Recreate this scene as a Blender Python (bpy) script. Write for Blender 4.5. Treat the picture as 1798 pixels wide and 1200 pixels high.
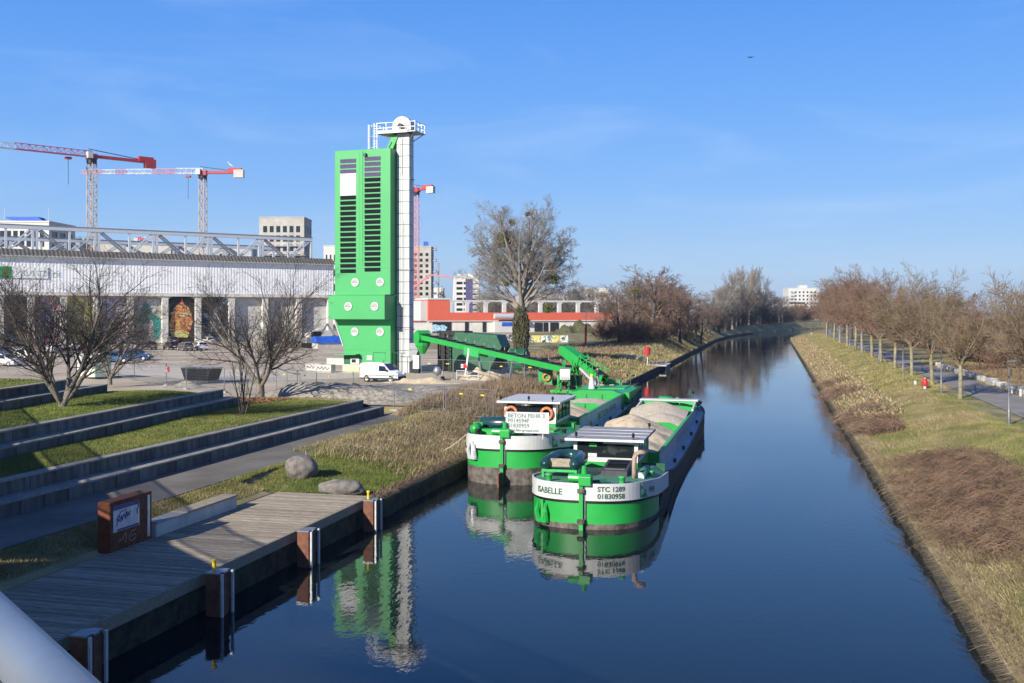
import bpy, bmesh, math, random
import numpy as np
from mathutils import Vector, Matrix
for o in list(bpy.data.objects): bpy.data.objects.remove(o)
scene = bpy.context.scene
col = scene.collection
R = math.radians
# ------------------------------------------------------------------ camera
# world axes: +Y runs along the canal, +X to its right bank, z = 0 is the water
CAM_H = 8.65; FOC = 1800.0; CX = 899.0; HY = 548.0; YAW = math.atan((1355 - 899) / 1800.0)
cam_d = bpy.data.cameras.new('camera'); cam = bpy.data.objects.new('camera', cam_d); col.objects.link(cam)
cam.location = (0, 0, CAM_H); cam.rotation_euler = (R(90), 0, YAW)
cam_d.sensor_width = 36; cam_d.lens = 36 * FOC / 1798.0; cam_d.shift_y = -(600 - HY) / 1798.0
cam_d.clip_start = 0.05; cam_d.clip_end = 9000
scene.camera = cam
# ------------------------------------------------------------------ light
SUN_EL = R(25.8); SH = R(22.0)                 # shadows run 27 degrees right of the canal axis
sdir = Vector((-math.sin(SH) * math.cos(SUN_EL), -math.cos(SH) * math.cos(SUN_EL), math.sin(SUN_EL)))
world = bpy.data.worlds.new('World'); scene.world = world; world.use_nodes = True
wn = world.node_tree.nodes; wl = world.node_tree.links
bg = wn['Background']; sky = wn.new('ShaderNodeTexSky'); sky.sky_type = 'NISHITA'; sky.sun_disc = False
sky.sun_elevation = SUN_EL; sky.sun_rotation = math.pi + SH      # azimuth of the sun seen from +Y
sky.air_density = 1.0; sky.dust_density = 0.35; sky.ozone_density = 2.2; sky.altitude = 150
bg.inputs['Strength'].default_value = 0.115
# clear winter sky: the Nishita sky pulled towards the pale blue horizon and deep blue zenith of the day
tc0 = wn.new('ShaderNodeTexCoord'); sx = wn.new('ShaderNodeSeparateXYZ'); wl.new(tc0.outputs['Generated'], sx.inputs[0])
sr = wn.new('ShaderNodeValToRGB'); se = sr.color_ramp.elements
def skc(r, g, b, k=1.0): return (*[((c / 255 + 0.055) / 1.055) ** 2.4 * k for c in (r, g, b)], 1)
se[0].position = 0.0; se[0].color = skc(168, 200, 234); se[1].position = 1.0; se[1].color = skc(26, 70, 150)
for p_, c_ in ((0.045, (160, 198, 240)), (0.12, (126, 180, 246)), (0.21, (98, 164, 246)), (0.31, (74, 146, 240)), (0.55, (42, 102, 196))):
    q_ = se.new(p_); q_.color = skc(*c_)
wl.new(sx.outputs['Z'], sr.inputs['Fac'])
SKY_K = 0.115; SKY_G = 0.63
sc_ = wn.new('ShaderNodeVectorMath'); sc_.operation = 'SCALE'; sc_.inputs['Scale'].default_value = SKY_G / SKY_K; wl.new(sr.outputs['Color'], sc_.inputs[0])
hsv = wn.new('ShaderNodeMix'); hsv.data_type = 'RGBA'; hsv.inputs[0].default_value = 0.9; wl.new(sky.outputs[0], hsv.inputs[6]); wl.new(sc_.outputs[0], hsv.inputs[7])
# thin high cirrus
tc = wn.new('ShaderNodeTexCoord'); mp = wn.new('ShaderNodeMapping'); mp.inputs['Scale'].default_value = (1.2, 1.2, 6.0)
mp.inputs['Rotation'].default_value = (0.12, 0.2, 0.4)
nz = wn.new('ShaderNodeTexNoise'); nz.inputs['Scale'].default_value = 2.2; nz.inputs['Detail'].default_value = 7; nz.inputs['Roughness'].default_value = 0.55
nz.inputs['Distortion'].default_value = 0.8
cr = wn.new('ShaderNodeValToRGB'); cr.color_ramp.elements[0].position = 0.5; cr.color_ramp.elements[0].color = (0, 0, 0, 1)
cr.color_ramp.elements[1].position = 0.85; cr.color_ramp.elements[1].color = (0.22, 0.22, 0.22, 1)
mx = wn.new('ShaderNodeMix'); mx.data_type = 'RGBA'; mx.inputs[7].default_value = (5.0, 5.6, 6.6, 1)
wl.new(tc.outputs['Generated'], mp.inputs['Vector']); wl.new(mp.outputs[0], nz.inputs['Vector']); wl.new(nz.outputs['Fac'], cr.inputs['Fac'])
wl.new(cr.outputs['Color'], mx.inputs[0]); wl.new(hsv.outputs[2], mx.inputs[6]); wl.new(mx.outputs[2], bg.inputs['Color'])
sun_d = bpy.data.lights.new('sun', 'SUN'); sun_d.energy = 5.0; sun_d.angle = R(0.5); sun_d.color = (1.0, 0.93, 0.82)
sun = bpy.data.objects.new('sun', sun_d); col.objects.link(sun)
sun.rotation_euler = sdir.to_track_quat('Z', 'Y').to_euler(); sun.location = (-40, -60, 60)
vs = scene.view_settings; vs.view_transform = 'Standard'; vs.look = 'None'; vs.gamma = 1; vs.exposure = 0.68; vs.use_curve_mapping = False
scene.render.engine = 'CYCLES'
# ------------------------------------------------------------------ helpers
CY, SY = math.cos(YAW), math.sin(YAW)
def D(px, py, d):                               # place measured at a pixel and a depth
    c = (px - CX) / FOC * d
    return Vector((CY * c - SY * d, SY * c + CY * d, CAM_H - (py - HY) / FOC * d))
def G(px, py, z=2.0):                           # same on the level plane z
    return D(px, py, FOC * (CAM_H - z) / (py - HY))
def Gd(px, d, z=2.0):
    v = D(px, 0, d); v.z = z; return v
def tag(o, label=None, cat=None, group=None, kind=None):
    if label: o['label'] = label
    if cat: o['category'] = cat
    if group: o['group'] = group
    if kind: o['kind'] = kind
    return o
def empty(name, loc, rz=0.0, label=None, cat=None, group=None):
    o = bpy.data.objects.new(name, None); col.objects.link(o); o.location = loc; o.rotation_euler = (0, 0, rz)
    o.empty_display_size = 0.2
    return tag(o, label, cat, group)
def link(name, me, mat=None, parent=None, loc=None, rot=None, scale=None):
    o = bpy.data.objects.new(name, me); col.objects.link(o)
    if mat is not None and len(me.materials) == 0: me.materials.append(mat)
    if parent is not None: o.parent = parent
    if loc is not None: o.location = loc
    if rot is not None: o.rotation_euler = rot
    if scale is not None: o.scale = scale
    return o
def children(o): return [c for c in bpy.data.objects if c.parent == o]
def copy_tree(o, parent=None, kids=None):
    if kids is None:
        kids = {}
        for c in bpy.data.objects:
            if c.parent: kids.setdefault(c.parent.name, []).append(c)
    c = o.copy(); col.objects.link(c); c.parent = parent
    for ch in kids.get(o.name, []): copy_tree(ch, c, kids)
    return c
class MB:
    def __init__(s): s.v = []; s.f = []
    def quad(s, *p):
        n = len(s.v); s.v += [tuple(q) for q in p]; s.f.append(tuple(range(n, n + len(p)))); return s
    def box(s, c, size, rz=0.0, rx=0.0, ry=0.0):
        m = Matrix.Rotation(rz, 3, 'Z') @ Matrix.Rotation(ry, 3, 'Y') @ Matrix.Rotation(rx, 3, 'X')
        h = [a / 2 for a in size]; n = len(s.v); c = Vector(c)
        for x in (-1, 1):
            for y in (-1, 1):
                for z in (-1, 1): s.v.append(tuple(c + m @ Vector((x * h[0], y * h[1], z * h[2]))))
        for f in ((0, 1, 3, 2), (4, 6, 7, 5), (0, 4, 5, 1), (2, 3, 7, 6), (0, 2, 6, 4), (1, 5, 7, 3)): s.f.append(tuple(n + i for i in f))
        return s
    def bx(s, x0, x1, y0, y1, z0, z1): return s.box(((x0 + x1) / 2, (y0 + y1) / 2, (z0 + z1) / 2), (x1 - x0, y1 - y0, z1 - z0))
    def bar(s, a, b, w, h=None, up=(0, 0, 1)):
        a, b = Vector(a), Vector(b); h = w if h is None else h
        d = (b - a)
        if d.length < 1e-6: return s
        d.normalize(); up = Vector(up)
        if abs(d.dot(up)) > 0.98: up = Vector((0, 1, 0))
        x = d.cross(up).normalized(); z = x.cross(d).normalized(); n = len(s.v)
        for p in (a, b):
            for i, j in ((-1, -1), (1, -1), (1, 1), (-1, 1)): s.v.append(tuple(p + x * (i * w / 2) + z * (j * h / 2)))
        for f in ((0, 1, 2, 3), (7, 6, 5, 4), (0, 4, 5, 1), (1, 5, 6, 2), (2, 6, 7, 3), (3, 7, 4, 0)): s.f.append(tuple(n + i for i in f))
        return s
    def tube(s, pts, rad, n=8, cap=True):
        pts = [Vector(p) for p in pts]; rad = rad if hasattr(rad, '__len__') else [rad] * len(pts)
        base = len(s.v); px = None
        for i, p in enumerate(pts):
            d = (pts[min(i + 1, len(pts) - 1)] - pts[max(i - 1, 0)])
            d = d.normalized() if d.length > 1e-9 else Vector((0, 0, 1))
            if px is None:
                u = Vector((0, 0, 1)) if abs(d.z) < 0.9 else Vector((1, 0, 0)); px = d.cross(u).normalized()
            else:
                px = px - d * px.dot(d); px = px.normalized() if px.length > 1e-6 else d.orthogonal().normalized()
            py = d.cross(px)
            for k in range(n):
                a = 2 * math.pi * k / n; s.v.append(tuple(p + (px * math.cos(a) + py * math.sin(a)) * rad[i]))
        for i in range(len(pts) - 1):
            for k in range(n):
                a = base + i * n + k; b = base + i * n + (k + 1) % n; s.f.append((a, b, b + n, a + n))
        if cap: s.f.append(tuple(base + k for k in range(n))[::-1]); s.f.append(tuple(base + (len(pts) - 1) * n + k for k in range(n)))
        return s
    def prism(s, poly, a, b, axis='z'):          # polygon extruded from a to b
        n = len(s.v); k = len(poly)
        def put(p, t): return (p[0], p[1], t) if axis == 'z' else ((t, p[0], p[1]) if axis == 'x' else (p[0], t, p[1]))
        for t in (a, b): s.v += [put(p, t) for p in poly]
        s.f.append(tuple(range(n, n + k))[::-1]); s.f.append(tuple(range(n + k, n + 2 * k)))
        for i in range(k): j = (i + 1) % k; s.f.append((n + i, n + j, n + k + j, n + k + i))
        return s
    def torus(s, c, Rr, r, n=20, m=8, axis='y'):
        b = len(s.v); c = Vector(c)
        for i in range(n):
            a = 2 * math.pi * i / n
            for j in range(m):
                t = 2 * math.pi * j / m; q = Rr + r * math.cos(t); p = (q * math.cos(a), q * math.sin(a), r * math.sin(t))
                p = {'z': p, 'y': (p[0], p[2], p[1]), 'x': (p[2], p[0], p[1])}[axis]; s.v.append(tuple(c + Vector(p)))
        for i in range(n):
            for j in range(m):
                s.f.append((b + i * m + j, b + ((i + 1) % n) * m + j, b + ((i + 1) % n) * m + (j + 1) % m, b + i * m + (j + 1) % m))
        return s
    def lathe(s, c, prof, n=16):
        b = len(s.v); c = Vector(c)
        for r, z in prof:
            for k in range(n): a = 2 * math.pi * k / n; s.v.append((c.x + r * math.cos(a), c.y + r * math.sin(a), c.z + z))
        for i in range(len(prof) - 1):
            for k in range(n):
                p = b + i * n + k; q = b + i * n + (k + 1) % n; s.f.append((p, q, q + n, p + n))
        s.f.append(tuple(b + (len(prof) - 1) * n + k for k in range(n)))
        return s
    def mesh(s, name, smooth=False):
        me = bpy.data.meshes.new(name); me.from_pydata(s.v, [], s.f)
        bm = bmesh.new(); bm.from_mesh(me); bmesh.ops.recalc_face_normals(bm, faces=bm.faces); bm.to_mesh(me); bm.free()
        if smooth: me.shade_smooth()
        me.update(); return me
    def build(s, name, mat, parent=None, loc=None, rot=None, smooth=False, bevel=0, kind=None):
        me = s.mesh(name, smooth); o = link(name, me, mat, parent, loc, rot)
        if bevel:
            m = o.modifiers.new('bevel', 'BEVEL'); m.width = bevel; m.segments = 2; m.limit_method = 'ANGLE'; m.angle_limit = R(40)
        if kind: o['kind'] = kind
        return o
def npmesh(name, V, F, smooth=False):
    me = bpy.data.meshes.new(name); V = np.asarray(V, np.float32); F = np.asarray(F, np.int32); k = F.shape[1]
    me.vertices.add(len(V)); me.vertices.foreach_set('co', V.ravel())
    me.loops.add(F.size); me.loops.foreach_set('vertex_index', F.ravel())
    me.polygons.add(len(F)); me.polygons.foreach_set('loop_start', np.arange(0, F.size, k, dtype=np.int32))
    try: me.polygons.foreach_set('loop_total', np.full(len(F), k, np.int32))
    except Exception: pass
    me.update(calc_edges=True); me.validate()
    if smooth: me.shade_smooth()
    return me
def text_mesh(body, size, name='lettering', align='LEFT', shear=0.0, spacing=1.0, lines=1.0, bold=0.0):
    cu = bpy.data.curves.new(name, 'FONT'); cu.body = body; cu.size = size; cu.align_x = align; cu.shear = shear
    cu.space_character = spacing; cu.space_line = lines; cu.resolution_u = 3; cu.offset = bold
    o = bpy.data.objects.new('tmp_text', cu); col.objects.link(o)
    bpy.context.view_layer.update()
    me = bpy.data.meshes.new_from_object(o.evaluated_get(bpy.context.evaluated_depsgraph_get()))
    bpy.data.objects.remove(o); bpy.data.curves.remove(cu); me.name = name; me.materials.clear()
    return me
def smoothstep(a, b, x):
    t = np.clip((x - a) / (b - a), 0, 1); return t * t * (3 - 2 * t)
_rng = np.random.RandomState(5); _G = _rng.rand(257, 257)
def vnoise(x, y, sc):
    x = np.asarray(x, float) / sc + 1000.3; y = np.asarray(y, float) / sc + 1000.7
    xi = np.floor(x).astype(int); yi = np.floor(y).astype(int); fx = x - xi; fy = y - yi
    fx = fx * fx * (3 - 2 * fx); fy = fy * fy * (3 - 2 * fy); xi %= 256; yi %= 256
    return ((_G[xi, yi] * (1 - fx) + _G[xi + 1, yi] * fx) * (1 - fy) + (_G[xi, yi + 1] * (1 - fx) + _G[xi + 1, yi + 1] * fx) * fy) - 0.5
# ------------------------------------------------------------------ materials
def lin(r, g, b): return tuple(((c / 255) / 12.92 if c / 255 <= 0.04045 else ((c / 255 + 0.055) / 1.055) ** 2.4) for c in (r, g, b))
MATS = {}; ALB = 0.9
def mat(name, c, rough=0.7, var=0.18, scale=4.0, c2=None, bump=0.0, bscale=None, metal=0.0, spec=0.4, stretch=None, detail=5, coat=0.0, lo=0.35, hi=0.65, world_co=False, c3=None, each=0.0):
    m = bpy.data.materials.new(name); m.use_nodes = True; nt = m.node_tree; n = nt.nodes; l = nt.links; b = n['Principled BSDF']
    b.inputs['Roughness'].default_value = rough; b.inputs['Metallic'].default_value = metal
    b.inputs['Specular IOR Level'].default_value = spec
    if coat: b.inputs['Coat Weight'].default_value = coat
    c = tuple(x * ALB for x in c); c2 = tuple(x * ALB for x in c2) if c2 else None; c3 = tuple(x * ALB for x in c3) if c3 else None
    if c2 is None: c2 = tuple(min(1, x * (1 + var)) for x in c); c = tuple(x * (1 - var) for x in c)
    if world_co:
        g = n.new('ShaderNodeNewGeometry'); src = g.outputs['Position']
    else:
        g = n.new('ShaderNodeTexCoord'); src = g.outputs['Object']
    mp = n.new('ShaderNodeMapping'); l.new(src, mp.inputs['Vector'])
    if stretch: mp.inputs['Scale'].default_value = stretch
    t = n.new('ShaderNodeTexNoise'); t.inputs['Scale'].default_value = scale; t.inputs['Detail'].default_value = detail; t.inputs['Roughness'].default_value = 0.62
    l.new(mp.outputs[0], t.inputs['Vector'])
    r = n.new('ShaderNodeValToRGB'); e = r.color_ramp.elements
    e[0].position = lo; e[0].color = (*c, 1); e[1].position = hi; e[1].color = (*c2, 1)
    if c3 is not None: k = e.new((lo + hi) / 2); k.color = (*c3, 1)
    l.new(t.outputs['Fac'], r.inputs['Fac']); l.new(r.outputs['Color'], b.inputs['Base Color'])
    if each:                                     # every board or block its own shade
        oi = n.new('ShaderNodeObjectInfo'); mr = n.new('ShaderNodeMapRange'); mr.inputs['To Min'].default_value = 1 - each; mr.inputs['To Max'].default_value = 1 + each; l.new(oi.outputs['Random'], mr.inputs['Value'])
        hs = n.new('ShaderNodeHueSaturation'); l.new(mr.outputs[0], hs.inputs['Value']); l.new(r.outputs['Color'], hs.inputs['Color']); l.new(hs.outputs[0], b.inputs['Base Color'])
    if bump:
        t2 = n.new('ShaderNodeTexNoise'); t2.inputs['Scale'].default_value = bscale or scale * 4; t2.inputs['Detail'].default_value = 4
        l.new(mp.outputs[0], t2.inputs['Vector'])
        bp = n.new('ShaderNodeBump'); bp.inputs['Strength'].default_value = min(1, bump); bp.inputs['Distance'].default_value = 0.02 * max(1, bump)
        l.new(t2.outputs['Fac'], bp.inputs['Height']); l.new(bp.outputs[0], b.inputs['Normal'])
    MATS[name] = m; return m
def M(n): return MATS[n]
GREEN = (0.019, 0.335, 0.056)
mat('green_paint', GREEN, 0.38, 0.07, 0.9, spec=0.5)
mat('tower_green', (0.042, 0.345, 0.098), 0.45, 0.05, 0.25, spec=0.45, bump=0.05, bscale=1.2)
mat('green_old', (0.03, 0.34, 0.075), 0.5, 0.22, 2.5, c2=(0.05, 0.42, 0.11))
mat('deck_green', (0.055, 0.19, 0.11), 0.6, 0.25, 3.0, c2=(0.09, 0.25, 0.15), bump=0.1)
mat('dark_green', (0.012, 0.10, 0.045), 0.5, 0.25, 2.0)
mat('boat_white', (0.54, 0.54, 0.52), 0.4, 0.05, 1.2, c2=(0.62, 0.62, 0.6))
mat('white_metal', (0.52, 0.53, 0.53), 0.38, 0.07, 1.5, bump=0.05)
mat('white_paint', (0.58, 0.58, 0.57), 0.45, 0.04, 3)
mat('galv', (0.3, 0.31, 0.32), 0.42, 0.15, 6, metal=0.55)
mat('galv_light', (0.62, 0.64, 0.65), 0.4, 0.1, 4, metal=0.3)
mat('steel_rail', (0.36, 0.4, 0.44), 0.42, 0.16, 3, metal=0.75, bump=0.04, stretch=(1, 1, 1))
mat('black_hull', (0.008, 0.008, 0.010), 0.55, 0.4, 2.2, c2=(0.02, 0.019, 0.019), spec=0.2)
mat('hull_weed', (0.045, 0.04, 0.036), 0.8, 0.4, 3, c2=(0.16, 0.14, 0.12), bump=0.3)
mat('black', (0.008, 0.008, 0.009), 0.5, 0.2, 5)
mat('rubber', (0.014, 0.014, 0.015), 0.75, 0.2, 8)
mat('coaming_grey', (0.42, 0.45, 0.47), 0.5, 0.14, 1.5, c2=(0.55, 0.57, 0.58))
mat('lid_grey', (0.3, 0.29, 0.285), 0.6, 0.12, 3)
mat('glass', (0.012, 0.016, 0.018), 0.06, 0.2, 1, spec=0.8)
mat('pv', (0.008, 0.009, 0.014), 0.3, 0.3, 1.5, spec=0.3)
mat('pv_reflection_tint', (0.085, 0.06, 0.14), 0.3, 0.2, 1.8, spec=0.3, c2=(0.13, 0.095, 0.2))  # purple reflection on the top louvres, painted in as their base colour
mat('letter_green', (0.045, 0.11, 0.075), 0.5, 0.1)
mat('logo_green', (0.02, 0.30, 0.09), 0.5, 0.06)
mat('letter_grey', (0.12, 0.18, 0.165), 0.5, 0.1)
mat('corten', (0.085, 0.025, 0.010), 0.75, 0.35, 5, c2=(0.19, 0.055, 0.018), bump=0.3)
mat('pile_steel', (0.12, 0.046, 0.028), 0.8, 0.35, 4, c2=(0.2, 0.085, 0.05), bump=0.3)
mat('concrete', (0.30, 0.29, 0.27), 0.85, 0.16, 2.2, bump=0.25)
mat('concrete_pale', (0.5, 0.48, 0.44), 0.85, 0.12, 1.5, bump=0.2)
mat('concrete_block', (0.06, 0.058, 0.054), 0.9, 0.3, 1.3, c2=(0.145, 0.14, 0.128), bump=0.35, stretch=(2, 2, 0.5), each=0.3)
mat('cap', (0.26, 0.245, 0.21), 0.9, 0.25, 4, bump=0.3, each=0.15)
mat('asphalt', (0.125, 0.11, 0.088), 0.92, 0.2, 0.5, c2=(0.19, 0.17, 0.14), bump=0.3, bscale=40)
mat('asphalt_dark', (0.2, 0.185, 0.165), 0.92, 0.15, 0.4, c2=(0.27, 0.25, 0.22), bump=0.3, bscale=40)
mat('yard', (0.34, 0.275, 0.19), 0.95, 0.2, 0.12, c2=(0.52, 0.435, 0.32), bump=0.4, bscale=6, detail=8)
mat('road_pale', (0.52, 0.455, 0.365), 0.9, 0.1, 0.3, bump=0.2, bscale=10)
mat('gravel', (0.16, 0.145, 0.115), 0.95, 0.4, 3.0, c2=(0.45, 0.405, 0.32), bump=1.2, bscale=14, detail=9)
mat('gravel_pile', (0.36, 0.305, 0.23), 0.95, 0.2, 9.0, c2=(0.58, 0.51, 0.395), bump=0.8, bscale=22, detail=9)
mat('sand', (0.46, 0.37, 0.24), 0.95, 0.12, 4.0, c2=(0.58, 0.475, 0.325), bump=0.4, bscale=18)
mat('sand_dirty', (0.36, 0.3, 0.22), 0.95, 0.12, 2.2, c2=(0.55, 0.455, 0.315), bump=0.6, bscale=9, lo=0.38, hi=0.52)
mat('plank', (0.22, 0.18, 0.125), 0.85, 0.2, 3, c2=(0.4, 0.34, 0.25), bump=0.4, stretch=(1, 8, 8), world_co=True, each=0.28)
mat('bark', (0.125, 0.105, 0.085), 0.9, 0.3, 5, c2=(0.23, 0.2, 0.165), bump=0.4)
mat('bark_dark', (0.055, 0.046, 0.038), 0.9, 0.3, 5, c2=(0.12, 0.10, 0.085), bump=0.4)
mat('bark_lichen', (0.19, 0.17, 0.12), 0.9, 0.3, 2.5, c2=(0.38, 0.335, 0.15), bump=0.4, lo=0.42, hi=0.66)
mat('twig', (0.10, 0.082, 0.066), 0.85, 0.3, 1.2, c2=(0.17, 0.14, 0.115))
mat('twig_dark', (0.05, 0.042, 0.035), 0.85, 0.3, 1.2, c2=(0.1, 0.083, 0.068))
mat('twig_brown', (0.16, 0.095, 0.065), 0.85, 0.3, 0.5, c2=(0.24, 0.155, 0.105))
mat('twig_grey', (0.20, 0.175, 0.15), 0.85, 0.3, 0.3, c2=(0.28, 0.25, 0.21))
mat('twig_ochre', (0.17, 0.125, 0.08), 0.85, 0.25, 0.6, c2=(0.25, 0.19, 0.115))
mat('mistletoe', (0.10, 0.115, 0.03), 0.8, 0.3, 2.5, c2=(0.19, 0.2, 0.06))
mat('ivy', (0.045, 0.055, 0.022), 0.8, 0.3, 2.5, c2=(0.12, 0.11, 0.05))
mat('evergreen', (0.012, 0.03, 0.014), 0.8, 0.3, 1, c2=(0.03, 0.06, 0.025))
mat('stone', (0.11, 0.10, 0.088), 0.9, 0.25, 3.0, c2=(0.23, 0.205, 0.18), bump=0.9, bscale=9)
mat('orange_wall', (0.62, 0.12, 0.068), 0.8, 0.04, 0.4)
mat('orange_ring', (0.72, 0.17, 0.06), 0.6, 0.1, 5)
mat('red', (0.52, 0.022, 0.03), 0.5, 0.1, 3)
mat('crane_red', (0.44, 0.035, 0.04), 0.5, 0.12, 0.5)
mat('crane_pink', (0.55, 0.2, 0.22), 0.5, 0.1, 0.5)
mat('crane_mast', (0.42, 0.31, 0.22), 0.55, 0.15, 0.4)
mat('yellow', (0.78, 0.56, 0.03), 0.5, 0.1, 4)
mat('blue_tarp', (0.02, 0.10, 0.5), 0.6, 0.2, 1.2)
mat('siding', (0.82, 0.82, 0.81), 0.5, 0.05, 0.3, c2=(0.88, 0.88, 0.87), stretch=(1, 1, 0.1))
mat('fibre_roof', (0.10, 0.092, 0.082), 0.9, 0.25, 1.5)
mat('facade_concrete', (0.66, 0.63, 0.56), 0.85, 0.1, 0.4)
mat('facade_white', (0.56, 0.55, 0.52), 0.8, 0.05, 0.3)
mat('facade_grey', (0.4, 0.39, 0.38), 0.85, 0.12, 0.3)
mat('facade_raw', (0.42, 0.40, 0.36), 0.85, 0.14, 0.25)
mat('window_dark', (0.018, 0.02, 0.024), 0.25, 0.3, 0.6, spec=0.6)
mat('panel_blue', (0.06, 0.055, 0.16), 0.6, 0.2, 0.5)
mat('stain', (0.7, 0.69, 0.66), 0.8)
mat('lamp_grey', (0.17, 0.175, 0.18), 0.45, metal=0.3)
mat('earth', (0.026, 0.022, 0.015), 0.95, c2=(0.075, 0.062, 0.04), scale=2.5, bump=0.8, bscale=8)
# ================================================================== the setting
LB, RB = -16.05, 5.3                            # canal edges
def curve(v): return 27.0 * np.clip((np.asarray(v, float) - 300) / 210.0, 0, None) ** 2 * (np.asarray(v) < 5000)
def hgt(u, v):                                   # ground height; u across, v along the canal
    u = np.asarray(u, float); v = np.asarray(v, float)
    bump = 0.22 * vnoise(u, v, 2.3) + 0.10 * vnoise(u, v, 0.9)
    # left
    edge = np.where(v < 100, 0.75, 0.55); far = smoothstep(165, 205, v) * (1 - smoothstep(-30, -60, u) * 0)
    topl = 1.48 + 0.52 * smoothstep(66, 73, v) + 1.1 * far * smoothstep(-75, -45, u)
    t = np.clip((-16.1 - u) / (6.2 - 1.2 * far), 0, 1)
    zl = edge + (topl - edge) * smoothstep(0, 1, t) ** 0.8
    zl = zl + bump * np.where(u > -22.0, smoothstep(-22.4, -21.5, u), far * 0.9) * (1 - smoothstep(-16.9, -16.2, u))
    lowz = np.clip(1.05 + (-20.25 - u) / 2.2 * 0.43, 1.05, 1.48); zl = np.where((v < 40.5) & (u <= -20.25) & (u > -26), np.minimum(zl, lowz), zl)
    zl = np.where((v >= 39.35) & (v < 44) & (u > -22), np.minimum(zl, 1.02 + (v - 39.35) * 0.1), zl)
    zl = np.where((v < 39.35) & (u > -20.25), 0.78, zl)
    slip = smoothstep(150.5, 152, v) * (1 - smoothstep(160, 163, v)) * smoothstep(-27, -21, u)
    zl = zl * (1 - slip) + 0.5 * slip
    zl = np.where(u < -26.0, np.where(v < 70, 1.4, zl), zl)
    # right
    tr = np.clip((u - RB) / 7.6, 0, 1)
    zr = 0.42 + 1.58 * (0.35 * tr + 0.65 * smoothstep(0, 1, tr)) + bump * smoothstep(5.3, 6.5, u) * (1 - smoothstep(13.4, 14.4, u))
    zr = zr + 0.12 * vnoise(u, v, 3.1) * smoothstep(20.5, 22.5, u)
    zr = zr + 2.2 * smoothstep(45, 120, u) * smoothstep(60, 160, v) * 0.3
    z = np.where(u < -10, zl, zr)
    bed = (u > LB) & (u < RB)
    return np.where(bed, -2.2, z)
def hz(x, y): return float(hgt(x - float(curve(y)), y))
us = np.unique(np.concatenate([[-4000, -2500, -1500, -900, -600, -420, -300, -220, -170, -140, -120, -100, -85, -72, -62, -54, -48, -43, -39, -36, -33, -30],
    np.arange(-28, -16.2, 0.45), [-20.24, -20.26], [-16.3, LB - 0.001, LB + 0.01, -12, -8, -4, 0, 3, RB - 0.01, RB + 0.001, 5.5, 5.75], np.arange(6, 15, 0.4), np.arange(15, 34, 1.0),
    [36, 39, 43, 48, 54, 62, 72, 85, 100, 120, 150, 200, 280, 400, 600, 900, 1400, 2200, 3500]]))
vv = np.unique(np.concatenate([[-400, -200, -100, -50, -20, -5, 3, 8], np.arange(12, 75, 0.55), [39.3, 39.36], np.arange(75, 160, 1.1), np.arange(160, 330, 4.0), np.arange(330, 620, 12.0), [650, 700, 760, 850, 1000, 1300, 1800, 2600, 4000, 7000]]))
UU, VV = np.meshgrid(us, vv)
ZZ = hgt(UU, VV); XX = UU + np.minimum(curve(VV), 900)
nu, nv = len(us), len(vv)
idx = np.arange(nu * nv).reshape(nv, nu)
F = np.stack([idx[:-1, :-1].ravel(), idx[:-1, 1:].ravel(), idx[1:, 1:].ravel(), idx[1:, :-1].ravel()], 1)
mat('ground_grass', (0.12, 0.12, 0.035), 0.95, c2=(0.34, 0.265, 0.14), scale=0.32, detail=10, c3=(0.21, 0.185, 0.08), lo=0.36, hi=0.64, bump=0.8, bscale=7)
tag(link('ground', npmesh('ground', np.stack([XX.ravel(), VV.ravel(), ZZ.ravel()], 1), F), M('ground_grass')), kind='structure')
# water
mw = bpy.data.materials.new('water'); mw.use_nodes = True; n = mw.node_tree.nodes; l = mw.node_tree.links; b = n['Principled BSDF']
b.inputs['Base Color'].default_value = (0.008, 0.013, 0.014, 1); b.inputs['Roughness'].default_value = 0.02; b.inputs['IOR'].default_value = 1.333
g = n.new('ShaderNodeNewGeometry'); mp = n.new('ShaderNodeMapping'); mp.inputs['Scale'].default_value = (1.0, 0.55, 1); l.new(g.outputs['Position'], mp.inputs['Vector'])
t1 = n.new('ShaderNodeTexNoise'); t1.inputs['Scale'].default_value = 4.0; t1.inputs['Detail'].default_value = 3; t1.inputs['Roughness'].default_value = 0.5
t2 = n.new('ShaderNodeTexNoise'); t2.inputs['Scale'].default_value = 0.12; t2.inputs['Detail'].default_value = 3
t3 = n.new('ShaderNodeTexNoise'); t3.inputs['Scale'].default_value = 7.0; t3.inputs['Detail'].default_value = 2
for t in (t1, t2, t3): l.new(mp.outputs[0], t.inputs['Vector'])
mr = n.new('ShaderNodeMapRange'); mr.inputs['From Min'].default_value = 0.42; mr.inputs['From Max'].default_value = 0.62; mr.inputs['To Min'].default_value = 0.35; mr.inputs['To Max'].default_value = 1.0
l.new(t2.outputs['Fac'], mr.inputs['Value'])
ad = n.new('ShaderNodeMath'); ad.operation = 'MULTIPLY_ADD'; ad.inputs[1].default_value = 0.22; l.new(t3.outputs['Fac'], ad.inputs[0]); l.new(t1.outputs['Fac'], ad.inputs[2])
mu = n.new('ShaderNodeMath'); mu.operation = 'MULTIPLY'; l.new(ad.outputs[0], mu.inputs[0]); l.new(mr.outputs[0], mu.inputs[1])
bp = n.new('ShaderNodeBump'); bp.inputs['Strength'].default_value = 1.0; bp.inputs['Distance'].default_value = 0.0065
l.new(mu.outputs[0], bp.inputs['Height']); l.new(bp.outputs[0], b.inputs['Normal'])
wy = np.unique(np.concatenate([[-300, 0], np.arange(20, 300, 20.0), np.arange(300, 700, 12.0)]))
wv = []; wf = []
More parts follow.
